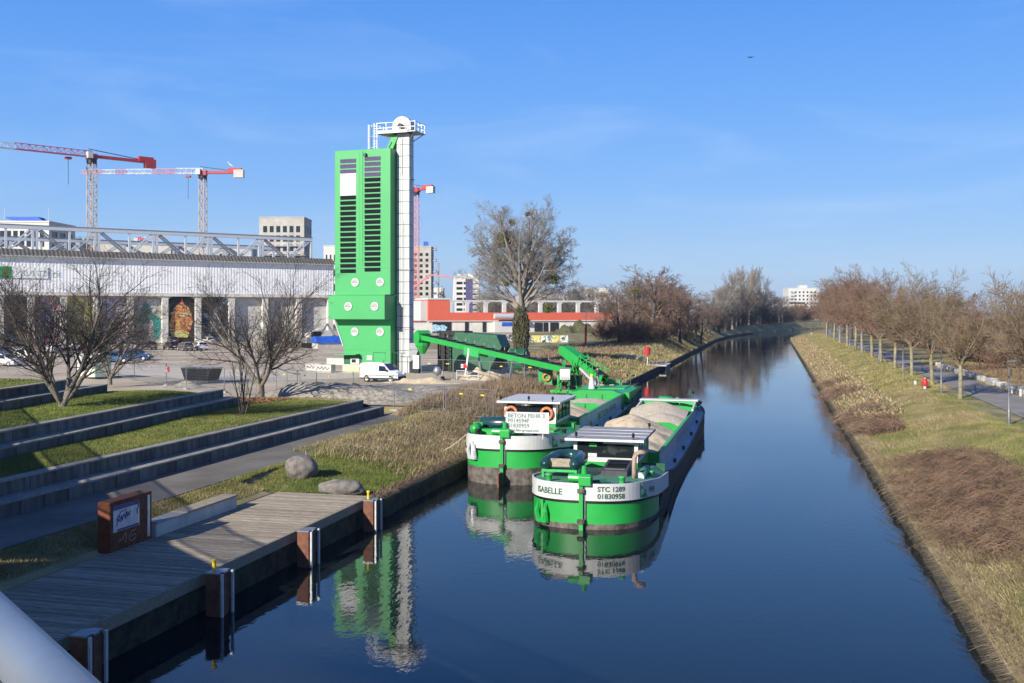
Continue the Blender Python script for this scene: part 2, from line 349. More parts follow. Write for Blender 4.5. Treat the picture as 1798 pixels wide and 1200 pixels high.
for i, y in enumerate(wy):
    c = float(curve(y)); wv += [(LB - 1 + c, y, 0), (RB + 1.5 + c, y, 0)]
    if i: k = 2 * i; wf.append((k - 2, k - 1, k + 1, k))
tag(link('water', npmesh('water', wv, wf), mw), kind='structure')
# ragged earth edge at the water line
def bank_edge(name, x, sgn, y0, y1, zt0, step=0.35):
    ys = np.arange(y0, y1, step); V = []; F_ = []
    for i, y in enumerate(ys):
        c = float(curve(y)); nz_ = [float(vnoise(x * 3 + k * 9, y, 0.8)) for k in range(4)]
        V += [(x + c + sgn * (0.35 + 0.2 * nz_[0]), y, -0.4), (x + c + sgn * (0.12 + 0.22 * nz_[1]), y, zt0 * 0.45 + 0.1 * nz_[2]), (x + c + sgn * (0.16 + 0.25 * nz_[2]), y, zt0 * 0.9 + 0.16 * nz_[3]), (x + c - sgn * 0.08, y, zt0 - 0.03 + 0.06 * nz_[0])]
        if i:
            for q in range(3): a = 4 * (i - 1) + q; F_.append((a, a + 1, a + 5, a + 4))
    tag(link(name, npmesh(name, V, F_, True), M('earth')), kind='structure')
bank_edge('left_bank_edge', LB, 1, 39.4, 150, 0.72); bank_edge('left_bank_edge', LB, 1, 150, 420, 0.55, 1.5)
bank_edge('right_bank_edge', RB, -1, 12, 110, 0.42); bank_edge('right_bank_edge', RB, -1, 110, 420, 0.42, 1.5)
# sheets: paths, yard, roads
def sheet(name, pts, z, m, thick=0.0):
    me = MB()
    me.quad(*[(p[0], p[1], z if len(p) < 3 else p[2]) for p in pts])
    return tag(me.build(name, m), kind='structure')
def strip(name, line, m, dz=0.02):               # line of (xl, xr, y, z)
    V = []; Fq = []
    for i, (a, b_, y, z) in enumerate(line):
        c = float(curve(y)); V += [(a + c, y, z + dz), (b_ + c, y, z + dz)]
        if i: k = 2 * i; Fq.append((k - 2, k - 1, k + 1, k))
    return tag(link(name, npmesh(name, V, Fq), m), kind='structure')
strip('quay_path', [(-26.1, -22.5, y, 1.48) for y in np.arange(-10, 70.5, 3)] + [(-26.2, -23.2, 71.5, 1.5)], M('asphalt'), 0.02)
strip('towpath', [(15.2, 18.9, y, 2.0 + 0.0) for y in np.arange(-20, 330, 6)] + [(15.2, 18.9, y, 2.0) for y in np.arange(330, 560, 15)], M('asphalt_dark'), 0.05)
strip('gravel_track', [(27.0, 31.5, y, 2.0) for y in np.arange(20, 135, 5)], M('road_pale'), 0.12)
# yard behind the terraces
yard = [(-31, 74), (-24, 80), (-22.5, 92), (-23, 104), (-30, 112), (-34, 130), (-38, 160), (-45, 200), (-60, 330), (-250, 330), (-250, 62), (-44, 62), (-38, 66)]
sheet('yard', [(x, y) for x, y in yard], 2.06, M('yard'))
sheet('concrete_road', [G(160, 655)[:2], G(330, 668)[:2], G(430, 672)[:2], G(600, 667)[:2], G(640, 665)[:2], G(640, 652)[:2], G(600, 651)[:2], G(420, 651)[:2], G(300, 645)[:2], G(160, 636)[:2]], 2.075, M('road_pale'))
# ---------------------------------------------------------------- terraces
mat('grass', (0.07, 0.105, 0.014), 0.9, c2=(0.2, 0.205, 0.05), scale=0.7, detail=8, lo=0.36, hi=0.64, bump=0.6, bscale=20, c3=(0.115, 0.155, 0.024))
mat('lawn_dry', (0.055, 0.085, 0.016), 0.9, c2=(0.17, 0.145, 0.06), scale=0.5, detail=8, lo=0.4, hi=0.66, bump=0.6, bscale=20)
def wall_line(x0, y0, sl): return lambda y: x0 + sl * (y - y0)
L1 = wall_line(-25.9, 40, -0.012); L2 = wall_line(-26.8, 40, -0.012)
M1 = wall_line(-30.4, 35.5, -0.131); M2 = wall_line(-31.25, 35.5, -0.131)
N1 = wall_line(-37.7, 43.7, -0.215); N2 = wall_line(-38.6, 43.7, -0.215)
rnd = random.Random(3)
def block_wall(label, f, y0, y1, z0, z1, depth, blen, rough=0.03):
    """a dwarf wall of concrete blocks with capstones"""
    e = empty('retaining_wall', (f(y0), y0, z0), 0, label, 'retaining wall', 'terrace walls')
    y = y0; h = z1 - z0 - 0.07
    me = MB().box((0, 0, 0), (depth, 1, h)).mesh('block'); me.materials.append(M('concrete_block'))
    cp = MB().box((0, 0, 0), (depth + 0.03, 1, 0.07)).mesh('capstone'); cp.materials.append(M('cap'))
    while y < y1 - 0.05:
        L = min(blen * rnd.uniform(0.75, 1.25), y1 - y); ym = y + L / 2; a = -math.atan((f(y + L) - f(y)) / L)
        o = link('block', me, None, e, (f(ym) - f(y0) - depth / 2 + rnd.uniform(-rough, 0), ym - y0, h / 2), (0, 0, a), (1, L - 0.025, 1))
        link('capstone', cp, None, e, (f(ym) - f(y0) - depth / 2 + 0.015, ym - y0, h + 0.035 + rnd.uniform(-0.004, 0.004)), (0, 0, a), (1, L - 0.012, 1))
        y += L
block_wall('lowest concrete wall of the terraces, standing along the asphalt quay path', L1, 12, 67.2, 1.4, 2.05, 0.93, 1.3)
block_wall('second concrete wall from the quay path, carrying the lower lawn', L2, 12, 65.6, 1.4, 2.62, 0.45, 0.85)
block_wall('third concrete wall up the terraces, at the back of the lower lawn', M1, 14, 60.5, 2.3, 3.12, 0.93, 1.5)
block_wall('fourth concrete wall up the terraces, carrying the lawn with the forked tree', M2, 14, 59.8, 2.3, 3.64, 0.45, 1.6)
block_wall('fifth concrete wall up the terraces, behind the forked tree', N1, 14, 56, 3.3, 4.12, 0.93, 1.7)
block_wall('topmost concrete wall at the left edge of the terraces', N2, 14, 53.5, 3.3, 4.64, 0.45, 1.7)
def lawn(name, fa, fb, y0, y1, z, m, end_drop, k=0.5, extra=5.0, zb=None):
    ys = list(np.arange(y0, y1, 1.2)) + [y1]; V = []; nx = 14
    ends = [(y1 + extra * t, z - end_drop * (t * t * (3 - 2 * t))) for t in (0.2, 0.4, 0.6, 0.8, 1.0)]
    rows = [(y, z) for y in ys] + ends
    for y, zz in rows:
        ya = min(y, y1)
        for i in range(nx + 1):
            s = i / nx; x = fa(y) * (1 - s) + fb(y) * s
            q = zz + (0.10 * float(vnoise(x, y, 3.0)) + 0.5 * math.sin(s * math.pi) * 0.12) * (1 if 0 < i < nx else 0) + ((zb - z) * s if zb else 0)
            V.append((x, y, q))
    w = nx + 1; Fq = [(r * w + i, r * w + i + 1, (r + 1) * w + i + 1, (r + 1) * w + i) for r in range(len(rows) - 1) for i in range(nx)]
    tag(link(name, npmesh(name, V, Fq, True), m), kind='structure')
lawn('lower_lawn', lambda y: L2(y) - 0.4, lambda y: M1(y) - 0.3, 12, 64, 2.60, M('grass'), 1.0, extra=7)
lawn('middle_lawn', lambda y: M2(y) - 0.4, lambda y: N1(y) - 0.3, 12, 57.0, 3.62, M('grass'), 1.9, extra=9)
lawn('upper_lawn', lambda y: N2(y) - 0.4, lambda y: N2(y) - 15, 12, 51, 4.62, M('grass'), 3.0, extra=8, zb=4.3)
# ---------------------------------------------------------------- jetty
JX0, JX1, JY0, JY1, JZ = -20.1, -15.85, 12.0, 39.2, 1.10
jet = empty('jetty', (JX0, JY0, 0.0), 0, 'weathered wooden jetty on steel piles along the left bank', 'jetty')
pl = MB().box((0, 0, 0), (JX1 - JX0 - 0.12, 0.119, 0.05)).mesh('plank'); pl.materials.append(M('plank'))
y = JY0; i = 0
while y < JY1 - 0.1:
    link('plank', pl, None, jet, ((JX1 - JX0 - 0.12) / 2 + rnd.uniform(-0.015, 0.015), y - JY0 + 0.07, JZ - 0.025 + rnd.uniform(-0.005, 0.004)), (rnd.uniform(-0.02, 0.02), 0, 0))
    y += 0.143; i += 1
MB().bx(JX1 - JX0 - 0.11, JX1 - JX0, 0, JY1 - JY0, 0.78, JZ + 0.012).build('edge_beam', M('plank'), jet)
MB().bx(0, JX1 - JX0, JY1 - JY0, JY1 - JY0 + 0.12, 0.8, JZ - 0.004).build('end_beam', M('plank'), jet)
MB().bx(4.07, 4.17, 0, JY1 - JY0 - 0.1, -1.0, 0.86).build('fascia_wall', M('earth'), jet)
for k in range(0, 10): MB().bx(0.05, JX1 - JX0 - 0.14, 1.2 + k * 2.8, 1.4 + k * 2.8, 0.85, JZ - 0.052).build('joist', M('plank'), jet)
words = ['far corner pile of the jetty topped by a yellow bollard', 'steel jetty pile without a bollard, half in sunshine', 'steel jetty pile with a yellow bollard in the bridge shadow', 'nearest steel jetty pile, in deep shade above the handrail']
for k, yy in enumerate((38.0, 32.2, 26.4, 20.6)):
    e = empty('mooring_pile', (-15.6, yy, 0), 0, words[k], 'pile', 'steel piles along the jetty')
    m_ = MB()
    prof = [(-0.27, -0.30), (-0.27, 0.10), (-0.12, 0.30), (0.14, 0.30), (0.14, 0.1), (0.2, 0.1), (0.2, -0.1), (0.14, -0.1), (0.14, -0.30)]
    m_.prism([(p[0] + 0.28, p[1]) for p in prof], -2.0, 1.20); m_.build('shaft', M('pile_steel'), e)
    MB().prism([(p[0] * 1.06 + 0.28, p[1] * 1.06) for p in prof], 1.20, 1.24).build('cap_plate', M('galv'), e)
    MB().bx(0.50, 0.56, -0.34, -0.26, -1.0, 1.22).bx(0.50, 0.56, 0.24, 0.32, -1, 1.22).build('rubbing_bar', M('galv_light'), e)
    if k in (0, 2):
        MB().lathe((0.1, 0, 1.24), [(0.055, 0), (0.055, 0.24), (0.075, 0.26), (0.075, 0.3), (0.04, 0.33)], 10).build('bollard', M('yellow'), e, smooth=True)
# bench wall
bw = empty('bench', (-20.0, 30.4, 1.08), 0, 'long low pale concrete bench along the back of the jetty', 'bench')
for k in range(3):
    MB().bx(-0.55, 0, k * 1.78, k * 1.78 + 1.765, 0, 0.46).build('bench_block', M('concrete_pale'), bw, bevel=0.01)
for k in range(2):
    MB().bx(-0.60, 0.05, 1.78 + k * 1.78, 1.78 + k * 1.78 + 1.77, 0.46, 0.53).build('seat_slab', M('plank'), bw, bevel=0.008)
MB().bx(-0.60, 0.05, 0.0, 1.77, 0.46, 0.50).build('seat_slab', M('concrete'), bw, bevel=0.008)
# information kiosk of rusted steel
k = empty('information_kiosk', (-20.05, 28.0, 1.08), 0, 'rust brown steel information block with a scribbled panel, beside the jetty', 'kiosk')
MB().bx(-0.46, 0.0, 0, 2.2, 0, 1.6).build('casing', M('corten'), k, bevel=0.012)
MB().bx(-0.44, -0.02, -0.018, 0.0, 0.62, 1.48).build('side_plate', M('corten'), k, bevel=0.006)
MB().bx(-0.44, -0.02, -0.03, 0.0, 1.5, 1.56).build('side_rib', M('corten'), k)
MB().bx(-0.44, -0.02, -0.03, 0.0, 0.5, 0.58).build('side_rib', M('corten'), k)
mat('poster', (0.42, 0.46, 0.52), 0.25, c2=(0.6, 0.64, 0.7), scale=3, spec=0.6)
pn = MB().bx(0.0, 0.012, 0.13, 1.5, 0.62, 1.45).build('information_panel', M('poster'), k)
mat('poster_blue', (0.03, 0.05, 0.2), 0.4)
MB().bx(0.012, 0.016, 0.13, 1.5, 1.31, 1.45).build('panel_header', M('poster_blue'), pn)
MB().bx(0.012, 0.016, 0.32, 1.46, 0.63, 0.70).build('panel_footer', M('poster_blue'), pn)
m_ = MB()
for q in range(5): m_.bx(0.012, 0.0145, 0.55 + 0.05 * q, 1.4, 0.76 + q * 0.055, 0.766 + q * 0.055)
m_.build('print_lines', M('letter_grey'), pn)
def stroke(name, pts, w, m, parent, x):
    q = MB()
    for a, b_ in zip(pts[:-1], pts[1:]): q.bar((x, a[0], a[1]), (x, b_[0], b_[1]), 0.006, w, up=(0, 0, 1)) if abs(a[1] - b_[1]) < 0.7 * abs(a[0] - b_[0]) else q.bar((x, a[0], a[1]), (x, b_[0], b_[1]), w, 0.006, up=(1, 0, 0))
    return q.build(name, m, parent)
stroke('graffiti', [(0.3, 0.8), (0.33, 1.0), (0.42, 1.12), (0.48, 1.04), (0.42, 0.98), (0.33, 1.0), (0.5, 0.9), (0.55, 1.12), (0.58, 0.92), (0.66, 1.14), (0.75, 0.95), (0.78, 1.2), (0.84, 1.0), (0.88, 1.16), (0.95, 1.02), (1.02, 1.18)], 0.035, M('poster_blue'), pn, 0.018)
stroke('graffiti', [(0.3, 1.02), (0.5, 1.22), (0.8, 1.26)], 0.03, M('poster_blue'), pn, 0.018)
stroke('graffiti', [(1.38, 1.0), (1.36, 1.14), (1.46, 1.24), (1.4, 1.32)], 0.05, M('poster_blue'), pn, 0.018)
mat('scratch', (0.33, 0.25, 0.2), 0.8)
stroke('number_16', [(0.42, 0.30), (0.62, 0.36), (0.78, 0.52), (0.8, 0.3), (0.76, 0.18)], 0.03, M('scratch'), k, 0.006)
stroke('number_16', [(1.3, 0.5), (1.12, 0.5), (0.98, 0.4), (0.95, 0.27), (1.1, 0.18), (1.28, 0.24), (1.32, 0.34), (1.2, 0.38), (1.05, 0.32)], 0.03, M('scratch'), k, 0.006)
MB().bx(0.0, 0.03, 1.93, 2.06, 0.14, 1.5).build('light_strip', M('galv_light'), k)
# boulders
def boulder(name, loc, size, seed, label, rz=0.0, flat=0.0):
    bm = bmesh.new(); bmesh.ops.create_icosphere(bm, subdivisions=4, radius=1.0); rr = np.random.RandomState(seed); ph = rr.rand(8, 3) * 6.28; fr = rr.uniform(0.8, 2.6, (8, 3))
    for v in bm.verts:
        p = v.co; k = 1.0
        for a in range(8): k += (0.09 / (1 + a * 0.25)) * math.sin(fr[a, 0] * p.x * (1 + a * 0.5) + ph[a, 0]) * math.sin(fr[a, 1] * p.y * (1 + a * 0.5) + ph[a, 1]) * math.cos(fr[a, 2] * p.z * (1 + a * 0.4) + ph[a, 2])
        q = p * k
        q.z = max(q.z, -0.75) if not flat else q.z
        v.co = Vector((q.x * size[0], q.y * size[1], q.z * size[2]))
    me = bpy.data.meshes.new(name); bm.to_mesh(me); bm.free(); me.shade_smooth()
    o = link(name, me, M('stone'), None, loc, (0, 0, rz)); return tag(o, label, 'boulder', 'boulders on the grass')
p = G(530, 836, 1.35); p.z = hz(p.x, p.y) + 0.42; boulder('boulder', p, (0.72, 0.62, 0.62), 4, 'rounded upright grey boulder standing beside the asphalt path', 0.3)
p = G(600, 858, 1.2); p.z = hz(p.x, p.y) + 0.25; boulder('boulder', p, (0.95, 0.5, 0.42), 9, 'long flat brown grey boulder lying nearest the jetty corner', 0.25)
# bridge under the photographer: deck, parapet net and the big handrail
u_ = Vector((0.797, -0.604, 0)); nrm = Vector((0.604, 0.797, 0))   # along the bridge, outward towards the view
br = empty('footbridge', (0, 0, 7.0), math.atan2(u_.y, u_.x), 'footbridge with a fat silvery steel tube handrail at the lower left corner', 'bridge')
mat('bridge_steel', (0.3, 0.31, 0.32), 0.5, metal=0.3)
BX = -29.5; BA = -R(9.0)                          # the left half of the bridge bends towards the view
def bseg(name, mk, m, smooth=False, kind=None):
    mk(MB(), BX, 45.0).build(name, m, br, smooth=smooth, kind=kind); mk(MB(), -36.0, 0.0).build(name, m, br, loc=(BX, 0, 0), rot=(0, 0, BA), smooth=smooth, kind=kind)
bseg('deck', lambda q, a, b_: q.bx(a, b_, -11.0, 0.18, -0.55, 0.0), M('concrete'))
bseg('edge_girder', lambda q, a, b_: q.bx(a, b_, 0.18, 0.25, -0.62, 0.06), M('bridge_steel'))
bseg('handrail', lambda q, a, b_: q.tube([(a, 0.398, 1.12), (b_, 0.398, 1.12)], 0.044, 24), M('steel_rail'), True)
bseg('lower_rail', lambda q, a, b_: q.tube([(a, 0.30, 0.2), (b_, 0.30, 0.2)], 0.03, 8), M('bridge_steel'))
for q in range(-11, 18): MB().bar((q * 2.5 + 1.1, 0.27, -0.3), (q * 2.5 + 1.1, 0.41, 1.06), 0.05, 0.10).build('post', M('bridge_steel'), br)
def cab(q, a, b_):
    for i in range(24): q.bar((a, 0.31 + 0.005 * i, 0.24 + i * 0.034), (b_, 0.31 + 0.005 * i, 0.24 + i * 0.034), 0.012)
    return q
bseg('cable_infill', cab, M('galv'), kind='stuff')
# ================================================================== concrete plant
TW = empty('silo_tower', (-43.0, 103.7, 2.0), R(-4.8), 'tall bright green concrete silo tower with louvred front and round vents', 'silo tower')
tg = M('tower_green')
def tz(y): return 6.65 - (y - 548) * 0.06167
Wd = 3.36; DP = 5.2
zt, zs, zb0, zb1, zf0, zf1 = 24.25, 8.5, 5.85, 8.42, 2.95, 5.4
m_ = MB(); m_.bx(-Wd, Wd, 0, DP, zs, zt); m_.build('upper_casing', tg, TW, bevel=0.03)
MB().bx(-0.06, 0.06, -0.05, 0, zs + 3.2, zt - 0.1).build('centre_pilaster', M('green_old'), TW)
MB().bx(-0.36, -0.30, -0.025, 0, zs + 3.2, zt - 0.1).bx(0.30, 0.36, -0.025, 0, zs + 3.2, zt - 0.1).build('vertical_seam', tg, TW)
MB().bx(-Wd - 0.01, Wd + 0.01, -0.03, 0, zs + 2.9, zs + 2.98).build('horizontal_seam', tg, TW)
MB().bx(-Wd, Wd, -1.4, DP, zb0, zb1).build('projecting_box', tg, TW, bevel=0.03)
MB().bx(-Wd - 0.04, Wd + 0.04, -1.44, -1.36, zb1 - 0.02, zb1 + 0.06).build('box_edge', tg, TW)
m_ = MB(); poly = [(-Wd, zb0), (Wd, zb0), (Wd, 0.95), (-2.25, 0.95), (-2.25, zf0)]
m_.prism(poly, 0.0, DP, axis='y'); m_.build('lower_hopper_casing', tg, TW)
MB().bx(-2.27, Wd + 0.01, -0.025, 0.0, zf0 - 0.42, zf0 - 0.38).build('horizontal_seam', tg, TW)
MB().bar((-Wd - 0.05, -0.05, zb0 - 0.05), (-2.3, -0.05, zf0), 0.1).build('hopper_edge', M('white_metal'), TW)
mat('plinth', (0.5, 0.42, 0.25), 0.85, c2=(0.6, 0.55, 0.42), scale=1.2)
MB().bx(-2.35, Wd + 0.05, -0.1, DP, -0.1, 0.95).build('plinth', M('plinth'), TW)
# solar louvres: each one a panel of its own
lv = MB().box((0, 0, 0), (1.86, 0.05, 0.40)).mesh('louvre'); lv.materials.append(M('pv'))
lp = MB().box((0, 0, 0), (1.86, 0.05, 0.40)).mesh('louvre'); lp.materials.append(M('pv_reflection_tint'))
for i in range(22): link('louvre', lp if i < 4 else lv, None, TW, (1.23, -0.055, tz(279.5) - i * 0.571), (R(9), 0, 0))
for i in range(22):
    if 3 <= i < 7: continue
    link('louvre', lp if i < 3 else lv, None, TW, (-1.72, -0.055, tz(281.5) - i * 0.571), (R(9), 0, 0))
MB().bx(-2.68, -0.74, -0.03, 0, tz(342.5), tz(303.5)).build('white_panel', M('white_paint'), TW)
MB().bx(0.25, 0.55, -0.35, 0, zt - 0.75, zt - 0.45).build('hood', M('dark_green'), TW)
# round vents: disc, rim and cross bar
mat('vent_grey', (0.42, 0.42, 0.41), 0.6)
vd = MB()
for k in range(1): vd.tube([(0, 0.0, 0), (0, -0.06, 0)], 0.42, 24)
vdm = vd.mesh('vent'); vdm.materials.append(M('vent_grey'))
vr = MB().torus((0, -0.05, 0), 0.43, 0.045, 24, 6).mesh('vent_rim'); vr.materials.append(M('galv_light'))
vbm = MB().box((0, -0.07, 0), (0.7, 0.02, 0.05)).box((0, -0.07, 0.16), (0.5, 0.02, 0.03)).mesh('vent_bar'); vbm.materials.append(M('letter_grey'))
for x, y_, z in ((-0.85, 0, tz(496)), (2.15, 0, tz(496)), (-0.95, -1.4, tz(538.5)), (2.2, -1.4, tz(538.5)), (-0.9, 0, tz(583)), (2.15, 0, tz(583))):
    q = link('vent', vdm, None, TW, (x, y_, z)); link('vent_rim', vr, None, q); link('vent_bar', vbm, None, q)
# control window with canopy, door, sign at the foot
cn = MB().prism([(-2.9, 2.05), (-0.3, 2.1), (-0.3, 2.02), (-2.9, 1.97)], -1.0, 0.0, axis='y').build('canopy', M('green_old'), TW)
MB().bx(-2.2, -0.05, -0.02, 0.0, 0.95, 2.0).build('control_recess', M('dark_green'), TW)
cw = MB().bx(-1.4, -0.35, -0.08, -0.02, 1.0, 1.65).build('control_console', M('white_paint'), TW)
MB().bx(-1.25, -0.75, -0.1, -0.08, 1.15, 1.5).build('screen', M('glass'), cw)
MB().bx(1.4, 2.75, -0.03, 0.0, 0.5, 2.25).build('door', tg, TW)
MB().bx(1.36, 2.79, -0.05, 0, 2.25, 2.3).bx(1.36, 1.4, -0.05, 0, 0.5, 2.25).build('door_frame', M('dark_green'), TW)
MB().bx(2.5, 2.58, -0.08, -0.03, 1.3, 1.42).build('door_handle', M('black'), TW)
sg = MB().bx(0.55, 1.15, -0.03, 0.0, 1.45, 1.95).build('sign', M('white_paint'), TW)
MB().bx(0.62, 0.72, -0.035, -0.03, 1.65, 1.75).bx(0.78, 0.88, -0.035, -0.03, 1.65, 1.75).bx(0.94, 1.04, -0.035, -0.03, 1.65, 1.75).build('sign_mark', M('orange_ring'), sg)
# ladder with hoops and walkway up to the elevator head are parts of the elevator
EL = empty('bucket_elevator', (-39.45, 104.75, 2.0), R(-4.8), 'slender white panelled bucket elevator with railed top platform beside green tower', 'elevator')
wm = M('white_metal'); EW, ED, EH = 1.5, 1.15, 26.0
core = MB().bx(0.03, EW - 0.03, 0.03, ED - 0.03, 0, EH).build('shaft_core', M('black'), EL)
cols = [(0.0, 0.5), (0.5, 0.74), (0.74, 1.5)]
pmesh = {}
for a, b_ in cols:
    me = MB().bx(a + 0.022, b_ - 0.022, 0.0, 0.03, 0.022, 0.978).mesh('casing_panel'); me.materials.append(wm); pmesh[a] = me
sm = MB().bx(0, 0.03, 0.03, ED - 0.02, 0.015, 0.985).mesh('casing_panel'); sm.materials.append(wm)
nP = 21; ph = EH / nP
for i in range(nP):
    for a, b_ in cols: link('casing_panel', pmesh[a], None, EL, (0, rnd.uniform(-0.006, 0.006), i * ph), None, (1, 1, ph))
    link('casing_panel', sm, None, EL, (EW - 0.03, 0, i * ph), None, (1, 1, ph)); link('casing_panel', sm, None, EL, (0, 0, i * ph), None, (1, 1, ph))
for z in (21.0, 11.2, 4.7): MB().bx(-0.06, EW + 0.1, -0.05, ED + 0.05, z, z + 0.1).build('flange', M('galv'), EL)
MB().bx(0.66, 0.70, -0.05, 0, 21.5, 25.4).build('cable_duct', M('galv'), EL)
for x in (0.82, 0.98): MB().bx(x, x + 0.02, -0.04, 0, 2.0, 16.5).build('cable', M('galv'), EL)
# head
m_ = MB(); pr = [(-0.45, EH), (1.75, EH)] + [(0.65 + 1.1 * math.cos(a), EH + 0.75 + 1.05 * math.sin(a)) for a in np.linspace(0, math.pi, 14)]
m_.prism(pr, -0.15, ED + 0.1, axis='y'); hd = m_.build('elevator_head', M('white_paint'), EL)
MB().tube([(0.65, -0.15, EH + 0.75), (0.65, -0.6, EH + 0.75)], 0.25, 12).build('motor', M('black'), hd)
MB().bx(0.75, 1.15, -0.5, -0.15, EH + 0.3, EH + 0.7).build('gearbox', M('black'), hd)
MB().bx(0.0, 0.35, -0.17, -0.15, EH + 0.2, EH + 0.42).build('hatch', M('galv'), hd)
MB().bx(-2.1, 2.55, -0.75, 1.9, EH + 0.0, EH + 0.09).build('platform', M('galv'), EL)
MB().bx(-2.1, 1.6, -0.78, -0.75, EH - 0.05, EH + 0.28).build('kick_plate', M('white_paint'), EL)
for a, b_ in (((-2.0, -0.6, EH), (0, 0.2, EH - 0.7)), ((2.4, -0.6, EH), (1.5, 0.2, EH - 0.8)), ((-2.0, 1.7, EH), (0, 1, EH - 0.7)), ((2.4, 1.7, EH), (1.5, 1.0, EH - 0.8))): MB().bar(a, b_, 0.1).build('bracket', M('galv'), EL)
corners = [(-2.05, -0.72), (2.5, -0.72), (2.5, 1.85), (-2.05, 1.85)]
for i in range(4):
    a = corners[i]; b_ = corners[(i + 1) % 4]; nn = 4 if i % 2 == 0 else 3
    for h in (0.55, 1.1): MB().bar((*a, EH + h), (*b_, EH + h), 0.05).build('rail', M('galv_light'), EL)
    for j in range(nn): t = j / nn; MB().bar((a[0] + (b_[0] - a[0]) * t, a[1] + (b_[1] - a[1]) * t, EH), (a[0] + (b_[0] - a[0]) * t, a[1] + (b_[1] - a[1]) * t, EH + 1.1), 0.05).build('rail_post', M('galv_light'), EL)
ld = MB().bar((-2.45, -0.5, 22.3), (-2.45, -0.5, EH + 1.2), 0.06).bar((-2.1, -0.5, 22.3), (-2.1, -0.5, EH + 1.2), 0.06).build('ladder', M('galv_light'), EL)
m_ = MB()
for i in range(17): m_.bar((-2.45, -0.5, 22.4 + i * 0.28), (-2.1, -0.5, 22.4 + i * 0.28), 0.035)
m_.build('rungs', M('galv_light'), ld)
cg = MB()
for x, y_ in ((-2.95, -0.9), (-3.05, -0.5), (-2.95, -0.15)): cg.bar((x, y_, 23.3), (x, y_, EH + 1.0), 0.045)
for z in (23.3, 24.5, 25.7, 26.9): cg.tube([(-2.1 - 0.9 * math.sin(t), -0.5 - 0.45 * math.cos(t), z) for t in np.linspace(0, math.pi, 9)], 0.025, 5)
cg.build('ladder_cage', M('galv_light'), EL)
ch = MB().bar((-0.1, 0.3, EH - 0.2), (-1.75, 0.3, 22.4), 0.85, 0.7).build('chute', M('green_paint'), EL)
MB().bar((-0.5, -0.18, EH - 0.9), (-1.9, -0.18, 22.6), 0.05).bar((-0.6, 0.3, EH - 1.4), (-1.2, 0.3, 22.4), 0.1).build('chute_strut', M('dark_green'), ch)
# foot of the elevator: receiving boot and cabinets
MB().bx(1.52, 2.6, -0.2, 0.9, 2.6, 3.3).prism([(1.52, 2.6), (2.6, 2.6), (2.2, 1.6), (1.52, 1.2)], -0.1, 0.8, axis='y').build('boot_hopper', M('galv'), EL)
MB().bx(2.2, 2.9, -0.6, -0.1, 0.55, 2.0).build('switch_cabinet', M('white_paint'), EL)
MB().bx(2.25, 2.85, -0.55, -0.15, 0, 0.55).build('cabinet_foot', M('black'), EL)
MB().bx(0.15, 1.45, -0.9, -0.86, 2.2, 2.26).bx(-0.1, -0.04, -0.9, -0.86, 0, 2.2).bx(1.0, 1.06, -0.9, -0.86, 0, 2.2).build('guard_frame', M('dark_green'), EL)
# dark green receiving hopper / storage behind the conveyor
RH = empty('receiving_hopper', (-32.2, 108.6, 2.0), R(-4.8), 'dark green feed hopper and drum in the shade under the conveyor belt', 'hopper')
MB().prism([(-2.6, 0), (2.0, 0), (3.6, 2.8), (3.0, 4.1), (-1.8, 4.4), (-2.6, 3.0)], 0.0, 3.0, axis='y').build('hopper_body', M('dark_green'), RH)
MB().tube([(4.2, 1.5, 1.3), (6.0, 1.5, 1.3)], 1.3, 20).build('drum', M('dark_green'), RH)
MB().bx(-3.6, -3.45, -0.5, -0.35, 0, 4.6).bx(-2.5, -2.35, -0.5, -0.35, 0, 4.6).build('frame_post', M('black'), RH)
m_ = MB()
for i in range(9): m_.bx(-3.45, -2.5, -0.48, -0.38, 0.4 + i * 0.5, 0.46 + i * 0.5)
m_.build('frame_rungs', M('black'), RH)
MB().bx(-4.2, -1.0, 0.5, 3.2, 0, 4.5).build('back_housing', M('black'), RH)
# belt conveyors
def conveyor(name, a, b_, label, w=0.95, hood=True):
    a, b_ = Vector(a), Vector(b_); d = (b_ - a); L = d.length; t = d.normalized(); sd = t.cross(Vector((0, 0, 1))).normalized(); up = sd.cross(t).normalized()
    e = empty(name, a, 0, label, 'conveyor'); o = Vector((0, 0, 0)); k = d
    for s in (-1, 1):
        MB().bar(sd * (s * w / 2), k + sd * (s * w / 2), 0.09, 0.5, up=up).build('side_beam', M('green_paint'), e)
    MB().bar(up * 0.28, k + up * 0.28, w * 0.8, 0.05, up=up).build('belt', M('rubber'), e)
    MB().bar(up * -0.15, k - up * 0.15, w * 0.75, 0.04, up=up).build('return_belt', M('rubber'), e)
    for q in np.arange(1.0, L, 1.7):
        c = t * q + up * 0.33
        MB().bar(c - sd * w * 0.55, c + sd * w * 0.55, 0.1, 0.1).build('idler', M('black'), e)
        MB().bar(c + sd * w * 0.52, c + sd * w * 0.52 + up * 0.35, 0.06).build('cover_stay', M('galv'), e)
    return e, t, sd, up, L
c1a = D(742, 592, 108.5); c1b = D(1010, 652, 88.0)
e, t, sd, up, L = conveyor('belt_conveyor', c1b, c1a, 'long bright green inclined belt conveyor rising from the quay to the elevator')
hd = MB(); c = t * L
ring = [(math.cos(q) * 0.85, math.sin(q) * 0.85) for q in np.linspace(0, 2 * math.pi, 9)[:-1]]
poly = [tuple(c + t * (x * 0.7) + up * (y_ * 0.9 - 0.05)) for x, y_ in ring]
m_ = MB(); n0 = [Vector(p) - sd * 0.75 for p in poly]; n1 = [Vector(p) + sd * 0.75 for p in poly]
